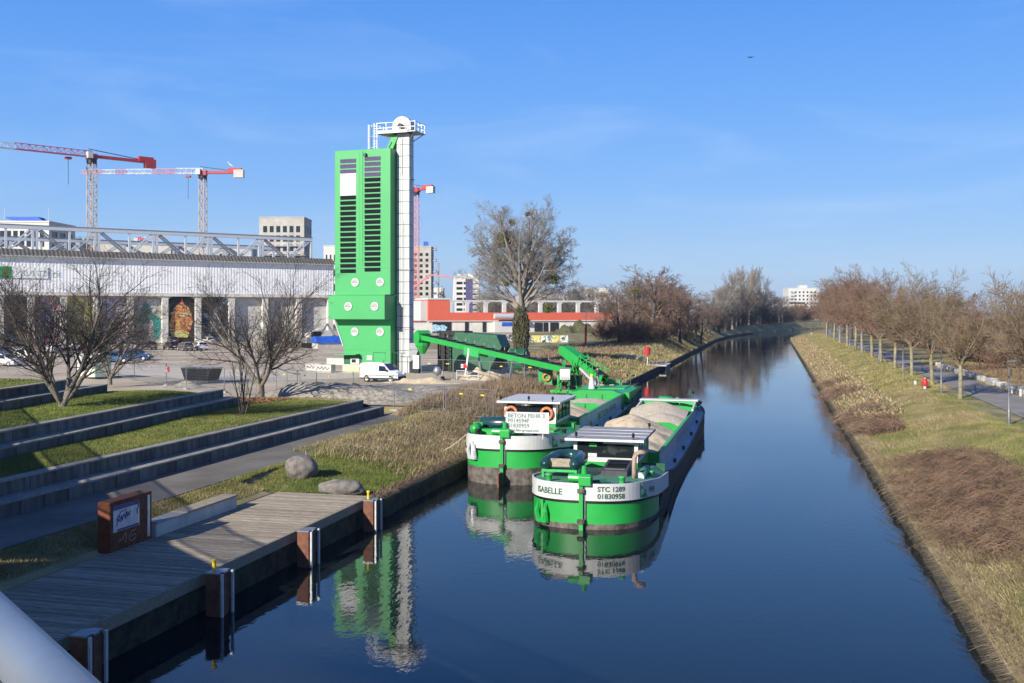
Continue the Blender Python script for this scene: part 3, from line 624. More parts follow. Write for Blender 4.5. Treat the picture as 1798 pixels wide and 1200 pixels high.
m_.v = [tuple(p) for p in n0 + n1]; m_.f = [tuple(range(8)), tuple(range(8, 16))] + [(i, (i + 1) % 8, 8 + (i + 1) % 8, 8 + i) for i in range(8)]
m_.build('head_hood', M('green_paint'), e)
bpt = c + Vector((0, 0, -0.6))
MB().lathe(bpt - Vector((0, 0, 1.2)), [(0.25, 0), (0.8, 0.9), (0.85, 1.2)], 10).build('discharge_funnel', M('green_paint'), e)
kk = t * (L * 0.55); MB().bar(kk - up * 0.3 - sd * 0.5, kk + t * 2.6 - up * 0.3 - sd * 0.5, 0.12, 0.75, up=up).bar(kk - up * 0.3 + sd * 0.5, kk + t * 2.6 - up * 0.3 + sd * 0.5, 0.12, 0.75, up=up).build('splice_box', M('green_old'), e)
for q in (0.33, 0.62):
    p = t * (L * q); gz = 2.0 - (c1b.z + p.z)
    MB().bar(p + sd * 0.5, p + sd * 1.0 + Vector((0, 0, gz - p.z + p.z)), 0.16).bar(p - sd * 0.5, p - sd * 1.0 + Vector((0, 0, gz)), 0.16).build('trestle', M('galv'), e)
MB().bx(-0.6, 0.5, -0.6, 0.6, -1.2, -0.35).build('drive_box', M('dark_green'), e)
MB().bar(t * 0.3 - sd * 0.5, t * 0.3 - sd * 0.5 - Vector((0, 0, c1b.z - 1.8)), 0.15).bar(t * 0.3 + sd * 0.5, t * 0.3 + sd * 0.5 - Vector((0, 0, c1b.z - 1.8)), 0.15).bar(t * 3 + sd * 0.5, t * 3 + sd * 0.5 - Vector((0, 0, c1b.z - 1.2)), 0.12).build('leg', M('green_old'), e)
# unloading elevator over the barge
c2a = D(1062, 666, 85.5); c2b = D(998, 619, 89.0)
e, t, sd, up, L = conveyor('unloading_conveyor', c2a, c2b, 'short green lattice unloading conveyor leaning from the barge towards the quay', w=0.7)
c = t * L
MB().bar(c - t * 1.9, c + t * 0.35, 1.0, 0.85, up=up).build('head_housing', M('green_paint'), e)
MB().tube([c + t * 0.35 - sd * 0.52, c + t * 0.35 + sd * 0.52], 0.42, 12).build('head_drum_cover', M('green_paint'), e)
m_ = MB()
for s in (-1, 1):
    m_.bar(sd * s * 0.45 + up * 0.75, c - t * 1.8 + sd * s * 0.45 + up * 0.55, 0.06)
    for q in np.arange(0.3, L - 1.8, 0.8): m_.bar(t * q + sd * s * 0.45, t * (q + 0.4) + sd * s * 0.45 + up * 0.72, 0.045); m_.bar(t * (q + 0.4) + sd * s * 0.45 + up * 0.72, t * (q + 0.8) + sd * s * 0.45, 0.045)
m_.build('lattice', M('green_paint'), e)
m_ = MB(); m_.bar(t * 0.5 - up * 0.9, c - t * 1.5 - up * 0.5, 0.18); m_.build('ram', M('galv_light'), e)
# gantry carrying it
gp = c2b + Vector((0.3, -1.3, 0)); gz = gp.z
GA = empty('loading_gantry', (gp.x, gp.y, 1.6), 0, 'green tubular gantry frame standing on the quay edge under the unloading conveyor', 'gantry')
hh = c2b.z - 2.2
for x, y_ in ((-0.9, -0.8), (0.9, -0.8), (-0.9, 0.8), (0.9, 0.8)):
    MB().bar((x * 1.1, y_, 0), (x * 0.35, y_ * 0.6, hh), 0.10).build('leg', M('green_paint'), GA)
[MB().bar((-1.3, s_, 0.25), (1.3, s_, 0.25), 0.12).build('tie', M('green_paint'), GA) for s_ in (-0.8, 0.8)]
MB().bar((-1.1, -0.8, 0.3), (0.5, -0.6, hh * 0.8), 0.08).build('brace', M('green_paint'), GA)
MB().bx(-1.6, 2.4, -0.25, 0.25, 0.15, 0.36).build('base_beam', M('green_old'), GA)
# canopied drive at the foot of the long conveyor
# control hut with lifebuoy
p = G(958, 676, 2.0); HU = empty('control_cabinet', p, R(8), 'small green cabinet with flat top and a hanging orange lifebuoy on the quay', 'cabinet')
MB().bx(-0.62, 0.62, -0.5, 0.7, 0, 1.3).build('body', M('green_old'), HU)
MB().bx(-0.72, 0.72, -0.6, 0.8, 1.3, 1.38).build('roof', M('cap'), HU)
MB().bx(-0.66, 0.66, -0.54, 0.74, 0, 0.14).build('sill', M('cap'), HU)
def lifebuoy(loc, r, label, rz=0.0, tilt=0.0):
    o = empty('lifebuoy', loc, rz, label, 'lifebuoy', 'orange lifebuoys')
    MB().torus((0, 0, 0), r, r * 0.27, 28, 10).build('ring', M('orange_ring'), o, smooth=True)
    for a in range(4):
        q = a * math.pi / 2 + 0.6
        MB().torus((r * math.cos(q), 0, r * math.sin(q)), r * 0.285, r * 0.05, 10, 6, 'z').build('band', M('white_paint'), o)
    return o
pb = p + Matrix.Rotation(R(8), 3, 'Z') @ Vector((0.15, -0.62, 0.72)); lifebuoy(pb, 0.30, 'orange lifebuoy hanging on the small green cabinet on the quay', R(8))
p = Gd(992, 86.0, 2.0); CB = empty('switch_box', p, R(10), 'white switch box on a stand to the right of the green cabinet', 'switch box')
MB().bx(-0.42, 0.42, -0.2, 0.2, 0.98, 1.92).build('box', M('white_paint'), CB)
MB().bx(-0.48, 0.48, -0.28, 0.28, 1.92, 1.97).build('lid', M('galv'), CB)
MB().bar((-0.3, 0, 0), (-0.3, 0, 0.98), 0.07).bar((0.3, 0, 0), (0.3, 0, 0.98), 0.07).build('stand', M('dark_green'), CB)
for i in range(4): MB().tube([(-0.25 + i * 0.17, -0.2, 1.12), (-0.25 + i * 0.17, -0.24, 1.12)], 0.04, 8).build('knob', M('black'), CB)
# ------------------------------------------------------------------ van
VN = empty('van', G(672, 670.5, 2.08), R(-8), 'white panel van with dark side stripe parked before the green tower', 'van')
mat('car_white', (0.78, 0.78, 0.78), 0.25, var=0.03, coat=0.5)
def wheel(parent, x, y, r, w=0.2):
    q = MB().tube([(x, y - w / 2, r), (x, y + w / 2, r)], r, 18).build('wheel', M('rubber'), parent)
    MB().tube([(x, y - w / 2 - 0.012, r), (x, y + w / 2 + 0.012, r)], r * 0.6, 12).build('rim', M('galv_light'), q)
def loft(secs, n):                               # list of rings of n points
    m_ = MB()
    for s in secs: m_.v += [tuple(p) for p in s]
    for i in range(len(secs) - 1):
        for j in range(n): m_.f.append((i * n + j, i * n + (j + 1) % n, (i + 1) * n + (j + 1) % n, (i + 1) * n + j))
    m_.f.append(tuple(range(n))[::-1]); m_.f.append(tuple((len(secs) - 1) * n + j for j in range(n))); return m_
def body_rings(st):                               # stations: (x, zlow, zbelt, ztop, half belt, half top)
    S = []
    for x, z0, zb, zt_, wb, wt in st:
        S.append([(x, -wb * 0.97, z0), (x, -wb, z0 + 0.12), (x, -wb, zb - 0.05), (x, -wt, zt_ - 0.08), (x, -wt + 0.1, zt_), (x, wt - 0.1, zt_), (x, wt, zt_ - 0.08), (x, wb, zb - 0.05), (x, wb, z0 + 0.12), (x, wb * 0.97, z0)])
    return loft(S, 10)
st = [(-2.05, 0.42, 1.0, 1.62, 0.78, 0.68), (-1.98, 0.3, 1.0, 1.76, 0.84, 0.72), (-1.2, 0.28, 1.02, 1.82, 0.86, 0.74), (0.1, 0.28, 1.02, 1.82, 0.86, 0.73), (0.45, 0.28, 1.0, 1.72, 0.86, 0.70), (1.12, 0.28, 0.98, 1.10, 0.86, 0.78), (1.75, 0.28, 0.82, 0.93, 0.84, 0.74), (2.02, 0.34, 0.62, 0.72, 0.76, 0.66)]
body_rings(st).build('body', M('car_white'), VN, bevel=0.02)
for s in (-1, 1):
    MB().quad((0.05, s * 0.872, 1.05), (0.98, s * 0.872, 1.02), (0.62, s * 0.795, 1.5), (0.05, s * 0.795, 1.55)).build('side_window', M('glass'), VN)
    MB().bx(-2.0, 1.95, s * 0.86, s * 0.885, 0.62, 0.68).build('side_stripe', M('letter_grey'), VN)
    MB().bx(-2.0, 1.95, s * 0.86, s * 0.88, 0.3, 0.42).build('sill_trim', M('rubber'), VN)
    MB().bx(0.85, 1.0, s * 0.88, s * 1.02, 1.02, 1.2).build('mirror', M('rubber'), VN)
    for x in (-1.25, 1.28): wheel(VN, x, s * 0.76, 0.31)
    MB().bx(1.78, 2.03, s * 0.45, s * 0.78, 0.68, 0.86).build('headlight', M('galv_light'), VN)
    MB().bx(-2.07, -2.0, s * 0.72, s * 0.8, 0.85, 1.35).build('tail_light', M('red'), VN)
    MB().bx(0.05, 0.2, s * 0.865, s * 0.885, 0.85, 0.89).build('door_handle', M('rubber'), VN)
MB().quad((0.52, -0.64, 1.685), (0.52, 0.64, 1.685), (1.08, 0.7, 1.135), (1.08, -0.7, 1.135)).build('windscreen', M('glass'), VN, loc=(0.02, 0, 0.012))
MB().bx(1.95, 2.08, -0.75, 0.75, 0.3, 0.55).build('bumper', M('rubber'), VN)
# ------------------------------------------------------------------ mesh fence panels
fp = MB(); fp.bar((0, 0, 0.12), (0, 0, 2.0), 0.04).bar((3.4, 0, 0.12), (3.4, 0, 2.0), 0.04).bar((0, 0, 1.98), (3.4, 0, 1.98), 0.035).bar((0, 0, 0.14), (3.4, 0, 0.14), 0.035)
fpm = fp.mesh('frame'); fpm.materials.append(M('galv'))
fw = MB()
for i in range(1, 30): fw.bar((i * 3.4 / 30, 0, 0.14), (i * 3.4 / 30, 0, 1.98), 0.005)
for i in range(1, 8): fw.bar((0, 0, 0.14 + i * 0.23), (3.4, 0, 0.14 + i * 0.23), 0.005)
fwm = fw.mesh('wire_mesh'); fwm.materials.append(M('galv'))
ffm = MB().bx(-0.35, 0.35, -0.12, 0.12, 0, 0.13).mesh('foot'); ffm.materials.append(M('concrete'))
ytm = MB().bx(0, 0.3, -0.015, 0.015, 0, 0.09).mesh('tag'); ytm.materials.append(M('yellow'))
def fence(a, b_, label, z=2.03, tags=1, sc=1.0):
    a = Vector((a[0], a[1], 0)); b_ = Vector((b_[0], b_[1], 0)); d = b_ - a
    e = empty('wire_fence', (a.x, a.y, z), math.atan2(d.y, d.x), label, 'wire fence', 'temporary wire fence panels'); s = d.length / 3.4
    link('frame', fpm, None, e, None, None, (s, 1, sc)); q = link('wire_mesh', fwm, None, e, None, None, (s, 1, sc)); q['kind'] = 'stuff'
    link('foot', ffm, None, e); link('foot', ffm, None, e, (d.length, 0, 0))
    for i in range(tags): link('tag', ytm, None, e, (d.length * (0.3 + 0.45 * i), -0.02, 1.55 * sc))
    return e
def gp_(px, py, z=2.03): v = G(px, py, z); return (v.x, v.y)
fence(gp_(692, 722, 1.6), gp_(779, 728, 1.6), 'wire fence panel closing the end of the quay path, left of the pair', 1.6, 1)
fence(gp_(783, 728, 1.6), gp_(866, 738, 1.5), 'wire fence panel closing the end of the quay path, right of the pair', 1.5, 2)
xs = [(485, 691), (522, 693), (556, 695), (620, 697), (690, 702)]
for i in range(4): fence(gp_(*xs[i], 1.9), gp_(*xs[i + 1], 1.9), ['wire fence panel just right of the brown leaf litter tree', 'second wire fence panel right of the leaf litter tree', 'wire fence panel in front of the gravel mound', 'wire fence panel between gravel mound and quay path gate'][i], 1.9, 1)
xs = [(740, 667), (778, 668), (796, 668), (860, 673), (921, 676), (945, 677)]
lb = ['wire fence panel at the foot of the white elevator', 'narrow wire fence panel before the dark green hopper', 'wire fence panel with a small warning sign beside the sand heap', 'wire fence panel below the long conveyor, middle', 'wire fence panel next to the green cabinet with lifebuoy']
for i in range(5):
    e = fence(gp_(*xs[i]), gp_(*xs[i + 1]), lb[i], 2.03, 1)
    if i == 2:
        q = MB().bx(1.2, 1.55, -0.04, -0.02, 1.25, 1.62).build('sign', M('white_paint'), e); MB().bx(1.55, 2.05, -0.04, -0.02, 1.25, 1.62).build('sign_red', M('red'), e)
        MB().bx(1.32, 1.43, -0.045, -0.04, 1.36, 1.52).build('sign_mark', M('black'), q)
xs = [(208, 663), (236, 668), (292, 678), (327, 684), (394, 690)]
lb = ['thin wire fence panel beyond the middle lawn, leftmost', 'thin wire fence panel left of the red and white warning sign', 'wire fence panel carrying a red and white warning sign', 'wire fence panel right of the dark skip']
for i in range(4):
    e = fence(gp_(*xs[i], 2.06), gp_(*xs[i + 1], 2.06), lb[i], 2.06, 0)
    if i == 2:
        MB().bx(0.05, 0.4, -0.05, -0.03, 1.25, 1.75).build('sign', M('white_paint'), e); MB().bx(0.4, 0.9, -0.05, -0.03, 1.25, 1.75).build('sign_red', M('red'), e)
# ================================================================== barges
BL, BW = 40.0, 2.6
def half_outline():
    P = []
    for q in np.linspace(0, 1, 22):              # rounded stern
        a = q * math.pi / 2; P.append((BW * math.sin(a) ** 0.72, 4.2 * (1 - math.cos(a) ** 0.80)))
    P = [p for i, p in enumerate(P)]
    for y in np.linspace(5.5, 34.5, 16): P.append((BW, y))
    for q in np.linspace(0.08, 1, 12):
        a = q * math.pi / 2; P.append((BW * math.cos(a) ** 0.75 if a < 1.57 else 0.0, 34.5 + 5.5 * math.sin(a)))
    return P
HO = half_outline()
_sy = [0, 2, 4.5, 7.6, 12, 18, 28, 34, 40]; _sz = [0, -0.08, -0.34, -0.58, -1.1, -1.22, -1.02, -0.6, -0.1]
def sheer(y): return float(np.interp(y, _sy, _sz))
def band(pts, zl, zh, off=0.0, thick=0.0):       # vertical strip following outline points
    m_ = MB(); n = len(pts)
    for i, (x, y) in enumerate(pts):
        a = pts[max(i - 1, 0)]; c = pts[min(i + 1, n - 1)]; tx, ty = c[0] - a[0], c[1] - a[1]; k = math.hypot(tx, ty) or 1; nx, ny = ty / k, -tx / k
        q = (x + nx * off, y + ny * off); m_.v += [(*q, zl(y)), (*q, zh(y))]
        if thick: pass
        if i: j = 2 * i; m_.f.append((j - 2, j, j + 1, j - 1))
    return m_
full = [(-x, y) for x, y in HO[::-1]] + HO[1:]    # bow -> port -> stern -> starboard -> bow
stern = [p for p in full if p[1] <= 4.25]
# arc length parameter along the stern for wrapped lettering; 0 at the centre, + to starboard
_ss = [0.0]
for a, c in zip(stern[:-1], stern[1:]): _ss.append(_ss[-1] + math.hypot(c[0] - a[0], c[1] - a[1]))
_ss = np.array(_ss); _ss -= _ss[len(_ss) // 2]
ext = [(BW, 9.0)]
def stern_pt(s):
    if s > _ss[-1]: return BW, 4.2 + (s - _ss[-1])
    if s < _ss[0]: return -BW, 4.2 + (_ss[0] - s)
    return float(np.interp(s, _ss, [p[0] for p in stern])), float(np.interp(s, _ss, [p[1] for p in stern]))
def wrap(me, s0, z0, off=0.02):
    for v in me.vertices:
        s = s0 + v.co.x; x, y = stern_pt(s); x1, y1 = stern_pt(s - 0.05); x2, y2 = stern_pt(s + 0.05); tx, ty = x2 - x1, y2 - y1; k = math.hypot(tx, ty)
        nx, ny = ty / k, -tx / k; v.co = Vector((x + nx * off, y + ny * off, z0 + v.co.y + sheer(y)))
    me.update(); return me
def fill(m_, pts, zf, holes=None):
    """deck strip between mirrored outline points"""
    n = len(m_.v)
    for i, (x, y) in enumerate(pts):
        m_.v += [(-x, y, zf(y)), (x, y, zf(y))]
        if i: j = n + 2 * i; m_.f.append((j - 2, j - 1, j + 1, j))
    return m_
def heap(x0, x1, y0, y1, peaks, base, seed, name, m, parent, nx=36, ny=56, rough=0.06):
    xs = np.linspace(x0, x1, nx); ys = np.linspace(y0, y1, ny); X, Y = np.meshgrid(xs, ys); Z = np.full(X.shape, base)
    for (px, py, pz, sl) in peaks:
        dd = np.sqrt((X - px) ** 2 + (Y - py) ** 2 + 0.25) - 0.5; Z = np.maximum(Z, pz - dd * sl * (1 + 0.35 * vnoise(X + seed * 7, Y, 1.6)))
    Z = Z + rough * 2 * vnoise(X + seed, Y, 0.7) + rough * vnoise(X, Y + seed, 0.28)
    idx = np.arange(nx * ny).reshape(ny, nx)
    Fq = np.stack([idx[:-1, :-1].ravel(), idx[:-1, 1:].ravel(), idx[1:, 1:].ravel(), idx[1:, :-1].ravel()], 1)
    return link(name, npmesh(name, np.stack([X.ravel(), Y.ravel(), Z.ravel()], 1), Fq, True), m, parent)
mat('rust_pipe', (0.2, 0.08, 0.04), 0.6, c2=(0.45, 0.36, 0.28), scale=3)
mat('rubber_boat', (0.012, 0.05, 0.055), 0.28, var=0.2, spec=0.6)
mat('hatch_frame', (0.05, 0.052, 0.058), 0.45)
mat('rope', (0.55, 0.5, 0.4), 0.9)
def barge(loc, label, which):
    B = empty('barge', loc, 0, label, 'barge', 'gravel barges moored at the quay')
    gp, dg, wh, bk = M('green_paint'), M('deck_green'), M('boat_white'), M('black_hull')
    # hull
    m_ = band(full, lambda y: -1.8, lambda y: 1.10 + sheer(y) if 4.3 < y else 0.22 + sheer(y) * 0.35, 0.0); hl = m_.build('hull', bk if which == 0 else M('hull_weed'), B)
    band(stern, lambda y: -0.8, lambda y: 0.24 + sheer(y) * 0.35, 0.008).build('boot_topping', M('hull_weed'), B)
    band(stern, lambda y: 0.22 + sheer(y) * 0.35, lambda y: 1.08 + sheer(y), 0.012).build('stern_plating', gp, B, smooth=True)
    band(stern, lambda y: 1.05 + sheer(y), lambda y: 1.17 + sheer(y), 0.045).build('rubbing_strake', M('black'), B, smooth=True)
    S2 = [(-BW, 7.6), (-BW, 6.3), (-BW, 5.2)] + stern + [(BW, 5.2), (BW, 6.3), (BW, 7.6)]
    cutp = S2 if which == 0 else S2
    top = (lambda y: 1.84 + sheer(y)) 
    bw_ = band(cutp, lambda y: 1.16 + sheer(y), top, 0.03).build('bulwark', wh, B)
    sm_ = bw_.modifiers.new('solid', 'SOLIDIFY'); sm_.thickness = 0.06; sm_.offset = 1
    side = [p for p in full if p[1] > 4.9]
    sp = [p for p in HO if 7.4 < p[1]]
    band([(BW, 7.6)] + sp, lambda y: 1.10 + sheer(y), lambda y: 1.84 + sheer(y) - 0.02 * y * 0 if y > 34 else 1.84 + sheer(y), 0.02).build('side_plating', bk, B)
    band([(-x, y) for x, y in sp[::-1]] + [(-BW, 7.6)], lambda y: 1.10 + sheer(y), lambda y: 1.84 + sheer(y), 0.02).build('side_plating', bk, B)
    # gunwale
    gpts = [(BW, 7.6)] + sp
    for s in (1, -1): MB().tube([(s * x, y, 1.84 + sheer(y)) for x, y in gpts], 0.06, 6).build('gunwale', bk, B)
    # decks
    ap = [p for p in HO if p[1] <= 4.25] + [(BW, 6.0), (BW, 7.6)]
    m_ = MB(); pts = [(x * 0.985, y + 0.03) for x, y in ap]
    for i, (x, y) in enumerate(pts):
        zc = 1.76 + sheer(y) * 0.12; ze = 1.76 + sheer(y)
        m_.v += [(-x, y, ze), (-x * 0.8, y, ze * 0.3 + zc * 0.7), (x * 0.8, y, ze * 0.3 + zc * 0.7), (x, y, ze)]
        if i: j = 4 * i; m_.f += [(j - 4 + q, j - 3 + q, j + 1 + q, j + q) for q in range(3)]
    m_.build('after_deck', dg if which == 0 else gp, B)
    MB().bx(-BW * 0.97, BW * 0.97, 7.6, 7.66, 0.2, 1.62).build('deck_bulkhead', M('dark_green'), B)
    hold1 = 36.0 if which == 0 else 28.0
    for s in (1, -1):
        m_ = MB(); ys = np.linspace(7.6, hold1, 12)
        for i in range(11):
            a, b_ = ys[i], ys[i + 1]; m_.quad((s * 1.4, a, 1.8 + sheer(a)), (s * 2.56, a, 1.8 + sheer(a)), (s * 2.56, b_, 1.8 + sheer(b_)), (s * 1.4, b_, 1.8 + sheer(b_)))
        m_.build('side_deck', M('coaming_grey'), B)
    fp_ = [(BW, hold1)] + [p for p in HO if p[1] > max(hold1, 34.4)]
    fill(MB(), [(x * 0.99, y) for x, y in fp_], lambda y: 1.80 + sheer(y)).build('fore_deck', dg, B)
    # hold: coamings, bulkheads, floor
    ct = 1.72
    for s in (1, -1):
        MB().bx(min(s * 1.92, s * 1.98), max(s * 1.92, s * 1.98), 10.6, hold1, -0.6, ct).build('coaming', M('coaming_grey') if s > 0 else gp, B)
        MB().bx(min(s * 1.91, s * 1.93), max(s * 1.91, s * 1.93), 10.7, hold1, -0.6, ct - 0.05).build('hold_lining', gp, B)
        MB().bx(min(s * 1.88, s * 2.06), max(s * 1.88, s * 2.06), 10.6, hold1, ct, ct + 0.05).build('coaming_rail', M('green_old'), B)
    MB().bx(-1.92, 1.92, 10.7, hold1, -0.66, -0.6).build('hold_floor', M('black'), B)
    MB().bx(-1.95, 1.95, 10.55, 10.65, -0.6, ct).build('hold_bulkhead', gp, B)
    bk_y = 24.0 if which == 0 else 20.0
    # dividing bulkhead with a lowered middle, in three plates
    pr = [(-1.91, -0.6), (1.91, -0.6), (1.91, ct - 0.28), (1.2, ct + 0.04), (-1.2, ct + 0.04), (-1.91, ct - 0.28)]
    MB().prism(pr, bk_y, bk_y + 0.08, axis='y').build('hold_bulkhead', gp, B)
    for x in (-0.6, 0.6): MB().bx(x - 0.03, x + 0.03, bk_y - 0.05, bk_y, -0.5, ct - 0.05).build('bulkhead_stiffener', M('dark_green'), B)
    MB().bx(-1.95, 1.95, hold1 - 0.08, hold1, -0.6, ct + 0.1).build('hold_bulkhead', gp, B)
    for x in (-0.7, 0.5): MB().bx(x - 0.03, x + 0.03, hold1 - 0.13, hold1 - 0.08, 0, ct).build('bulkhead_stiffener', M('dark_green'), B)
    if which == 0:
        pr = [(-2.1, ct - 0.1), (-2.1, ct + 0.42)] + [(2.1, ct + 0.42), (2.1, ct - 0.1)] + [(2.1 * math.cos(a), ct - 0.1 + 0.42 * math.sin(a)) for a in np.linspace(0.15, math.pi - 0.15, 11)]
        MB().prism(pr, hold1 - 0.6, hold1 - 0.4, axis='y').build('hold_arch', M('green_old'), B)
        MB().bx(-2.12, 2.12, hold1 - 0.66, hold1 + 0.5, ct + 0.42, ct + 0.5).build('arch_cap', M('white_paint'), B)
        for s in (-1, 1): MB().bar((s * 1.95, hold1 - 0.5, ct + 0.35), (s * 1.98, hold1 - 4.0, ct + 0.05), 0.12, 0.22).build('coaming_brace', M('white_paint'), B)
        heap(-1.9, 1.9, 10.75, 23.95, [(-0.5, 18.4, 2.75, 0.5), (-0.3, 14.6, 2.1, 0.45), (0.3, 16.5, 2.3, 0.55)], -0.4, 3, 'sand_load', M('sand_dirty'), B, rough=0.05)
        heap(-1.9, 1.9, 24.1, 35.9, [(-0.2, 29.8, 2.55, 0.34), (0.4, 26.8, 2.05, 0.42)], 0.2, 8, 'gravel_load', M('gravel_pile'), B, rough=0.03)
    else:
        heap(-1.9, 1.9, 10.75, 19.95, [(-0.4, 14.6, 2.2, 0.42), (-0.2, 17.2, 2.0, 0.45)], 0.0, 5, 'sand_load', M('sand'), B, rough=0.02)
        heap(-1.9, 1.9, 20.1, 27.9, [(0.1, 24.5, 1.72, 0.2), (-0.8, 22.5, 1.3, 0.25)], 0.3, 6, 'gravel_load', M('gravel_pile'), B, rough=0.03)
        # plated fore hatch
        pr = [(-2.0, 0.9), (2.0, 0.9), (2.0, ct), (1.3, ct + 0.3), (-1.3, ct + 0.3), (-2.0, ct)]
        MB().prism(pr, hold1 + 0.0, hold1 + 1.6, axis='y').build('fore_hatch', gp, B)
        MB().bx(-2.35, 2.35, hold1 + 1.6, 37.0, 1.0, ct + 0.06).build('fore_hatch', gp, B)
        MB().bx(-1.5, 1.5, 33.0, 36.8, ct + 0.06, ct + 0.12).build('hatch_cover', M('green_old'), B)
        MB().bx(-1.2, 0.2, 36.0, 36.4, ct + 0.12, ct + 0.22).build('timber', M('plank'), B)
    # wheelhouse
    wz = 2.82 if which == 0 else 2.98; y0, y1 = 6.0, 10.2; xw = 1.45; z0 = 1.55
    MB().bx(-xw, xw, y0, y1, 1.0, z0 + 0.28).build('cabin_base', gp, B)
    MB().bx(-xw - 0.02, xw + 0.02, y0 - 0.03, y0 + 0.05, z0 + 0.28, z0 + 0.48).build('sill', wh, B)
    for s in (-1, 1): MB().bx(min(s * (xw - 0.1), s * (xw + 0.02)), max(s * (xw - 0.1), s * (xw + 0.02)), y0, y1, z0 + 0.28, z0 + 0.42).build('sill', wh, B)
    for x in (-xw + 0.06, xw - 0.06):
        for y in (y0 + 0.06, y1 - 0.06): MB().bx(x - 0.08, x + 0.08, y - 0.06, y + 0.06, z0 + 0.28, wz).build('corner_post', wh, B)
    for s in (-1, 1):
        for q in (1, 2, 3): y = y0 + q * (y1 - y0) / 4; MB().bx(min(s * (xw - 0.06), s * xw), max(s * (xw - 0.06), s * xw), y - 0.03, y + 0.03, z0 + 0.42, wz).build('mullion', wh if which == 0 else M('dark_green'), B)
        MB().bx(min(s * (xw - 0.05), s * (xw - 0.03)), max(s * (xw - 0.05), s * (xw - 0.03)), y0 + 0.1, y1 - 0.1, z0 + 0.4, wz).build('pane', M('glass'), B)
    MB().bx(-xw + 0.12, xw - 0.12, y0 + 0.02, y0 + 0.035, z0 + 0.46, wz).build('pane', M('glass'), B)
    MB().bx(-xw + 0.12, xw - 0.12, y1 - 0.035, y1 - 0.02, z0 + 0.46, wz).build('pane', M('glass'), B)
    MB().bx(-xw + 0.1, xw - 0.1, y0 + 0.4, y1 - 0.4, 1.4, 1.75).build('dashboard', M('black'), B)
    if which == 0:
        MB().bx(-0.1, 1.3, y0 - 0.012, y0 + 0.01, wz - 0.16, wz - 0.08).build('blind', M('galv_light'), B)
        MB().bx(-0.75, -0.4, y0 - 0.012, y0 + 0.01, wz - 0.3, wz - 0.14).build('sticker', M('green_old'), B)
        MB().bx(-0.8, -0.4, y0 - 0.012, y0 + 0.01, z0 + 0.5, z0 + 0.66).build('paper', M('white_paint'), B)
    rf = MB().prism([(-1.78, wz), (1.78, wz - 0.02), (1.78, wz + 0.09), (-1.78, wz + 0.11)], y0 - 0.45, y1 + 0.3, axis='y').build('roof', M('lid_grey') if which == 0 else wh, B)
    MB().bx(-1.8, 1.8, y0 - 0.48, y0 - 0.44, wz - 0.01, wz + 0.1).build('roof_edge', wh, rf)
    if which == 0:
        for q in (1.2, 2.4, 3.6): MB().bx(-1.77, 1.77, y0 - 0.45 + q, y0 - 0.43 + q, wz + 0.095, wz + 0.118).build('roof_seam', M('coaming_grey'), rf)
    for x in ((-1.3, 1.3, -1.4, 1.5) if which == 0 else (-1.6, 0.0, 1.35)):
        y = y0 - 0.3 if x not in (-1.4, 1.5) else y1
        MB().bar((x, y, wz + 0.1), (x, y, wz + 0.22), 0.05).build('lamp_bracket', M('black'), rf)
        MB().lathe((x, y, wz + 0.2), [(0.05, 0), (0.07, 0.04), (0.06, 0.16), (0.03, 0.19)], 8).build('roof_lamp', M('black'), rf)
    # steering gear over the stern
    z = 1.74
    rd = MB().bar((0, -0.14, -1.6), (0, -0.14, z), 0.16, 0.18).build('rudder_post', gp, B)
    MB().bx(0.1, 0.16, -0.1, -0.06, 0.4, z).build('rudder_guide', M('galv'), B)
    MB().bx(-0.035, 0.035, -0.9 if which else -0.5, -0.15, -1.6, 0.05 if which else -0.1).build('rudder_blade', M('pile_steel'), B)
    for q in (1.45, 0.25): MB().lathe((0, -0.14, q), [(0.12, 0), (0.17, 0.03), (0.17, 0.16), (0.1, 0.2)], 10).build('rudder_bearing', M('hull_weed'), B)
    MB().tube([(-0.55, 0.15, z + 0.28), (0.35, 0.1, z + 0.28)], 0.17, 12).build('steering_motor', gp, B)
    MB().bx(-0.1, 0.4, -0.25, 0.3, z + 0.02, z + 0.4).build('gear_case', gp, B, bevel=0.03)
    MB().tube([(0.05, 0.25, z + 0.3), (0.05, 0.25, z + 0.75)], [0.13, 0.09], 10).build('cap_stan', gp, B)
    MB().bar((-0.6, 0.5, z), (0.9, 0.8, z + 0.12), 0.1).bar((-0.3, 0.2, z), (-0.3, 1.2, z + 0.45), 0.06).build('hydraulic_pipe', M('dark_green'), B)
    # bollards
    for x, y in ((-1.5, 0.75), (1.5, 0.75), (2.25, 4.4), (-2.25, 4.4)):
        MB().lathe((x, y, 1.72 + sheer(y)), [(0.12, 0), (0.12, 0.28), (0.15, 0.3), (0.15, 0.36), (0.05, 0.38)], 12).build('bollard', M('green_old') if which == 0 else M('rubber'), B, smooth=True)
    # dinghy bundle on the after deck
    dx, dy, dz = (-1.25, 2.9, 1.95) if which == 0 else (-0.9, 2.4, 1.92)
    dn = MB()
    if which == 0:
        dn.tube([(dx - 0.62, dy - 1.35, dz + 0.36), (dx - 0.62, dy - 1.1, dz + 0.36), (dx - 0.62, dy + 0.7, dz + 0.36), (dx - 0.45, dy + 1.2, dz + 0.38), (dx, dy + 1.45, dz + 0.4), (dx + 0.45, dy + 1.2, dz + 0.38), (dx + 0.62, dy + 0.7, dz + 0.36), (dx + 0.62, dy - 1.1, dz + 0.36), (dx + 0.62, dy - 1.35, dz + 0.36)], [0.08, 0.24, 0.25, 0.25, 0.24, 0.25, 0.25, 0.24, 0.08], 14)
        d_ = dn.build('inflatable_tube', M('rubber_boat'), B, smooth=True)
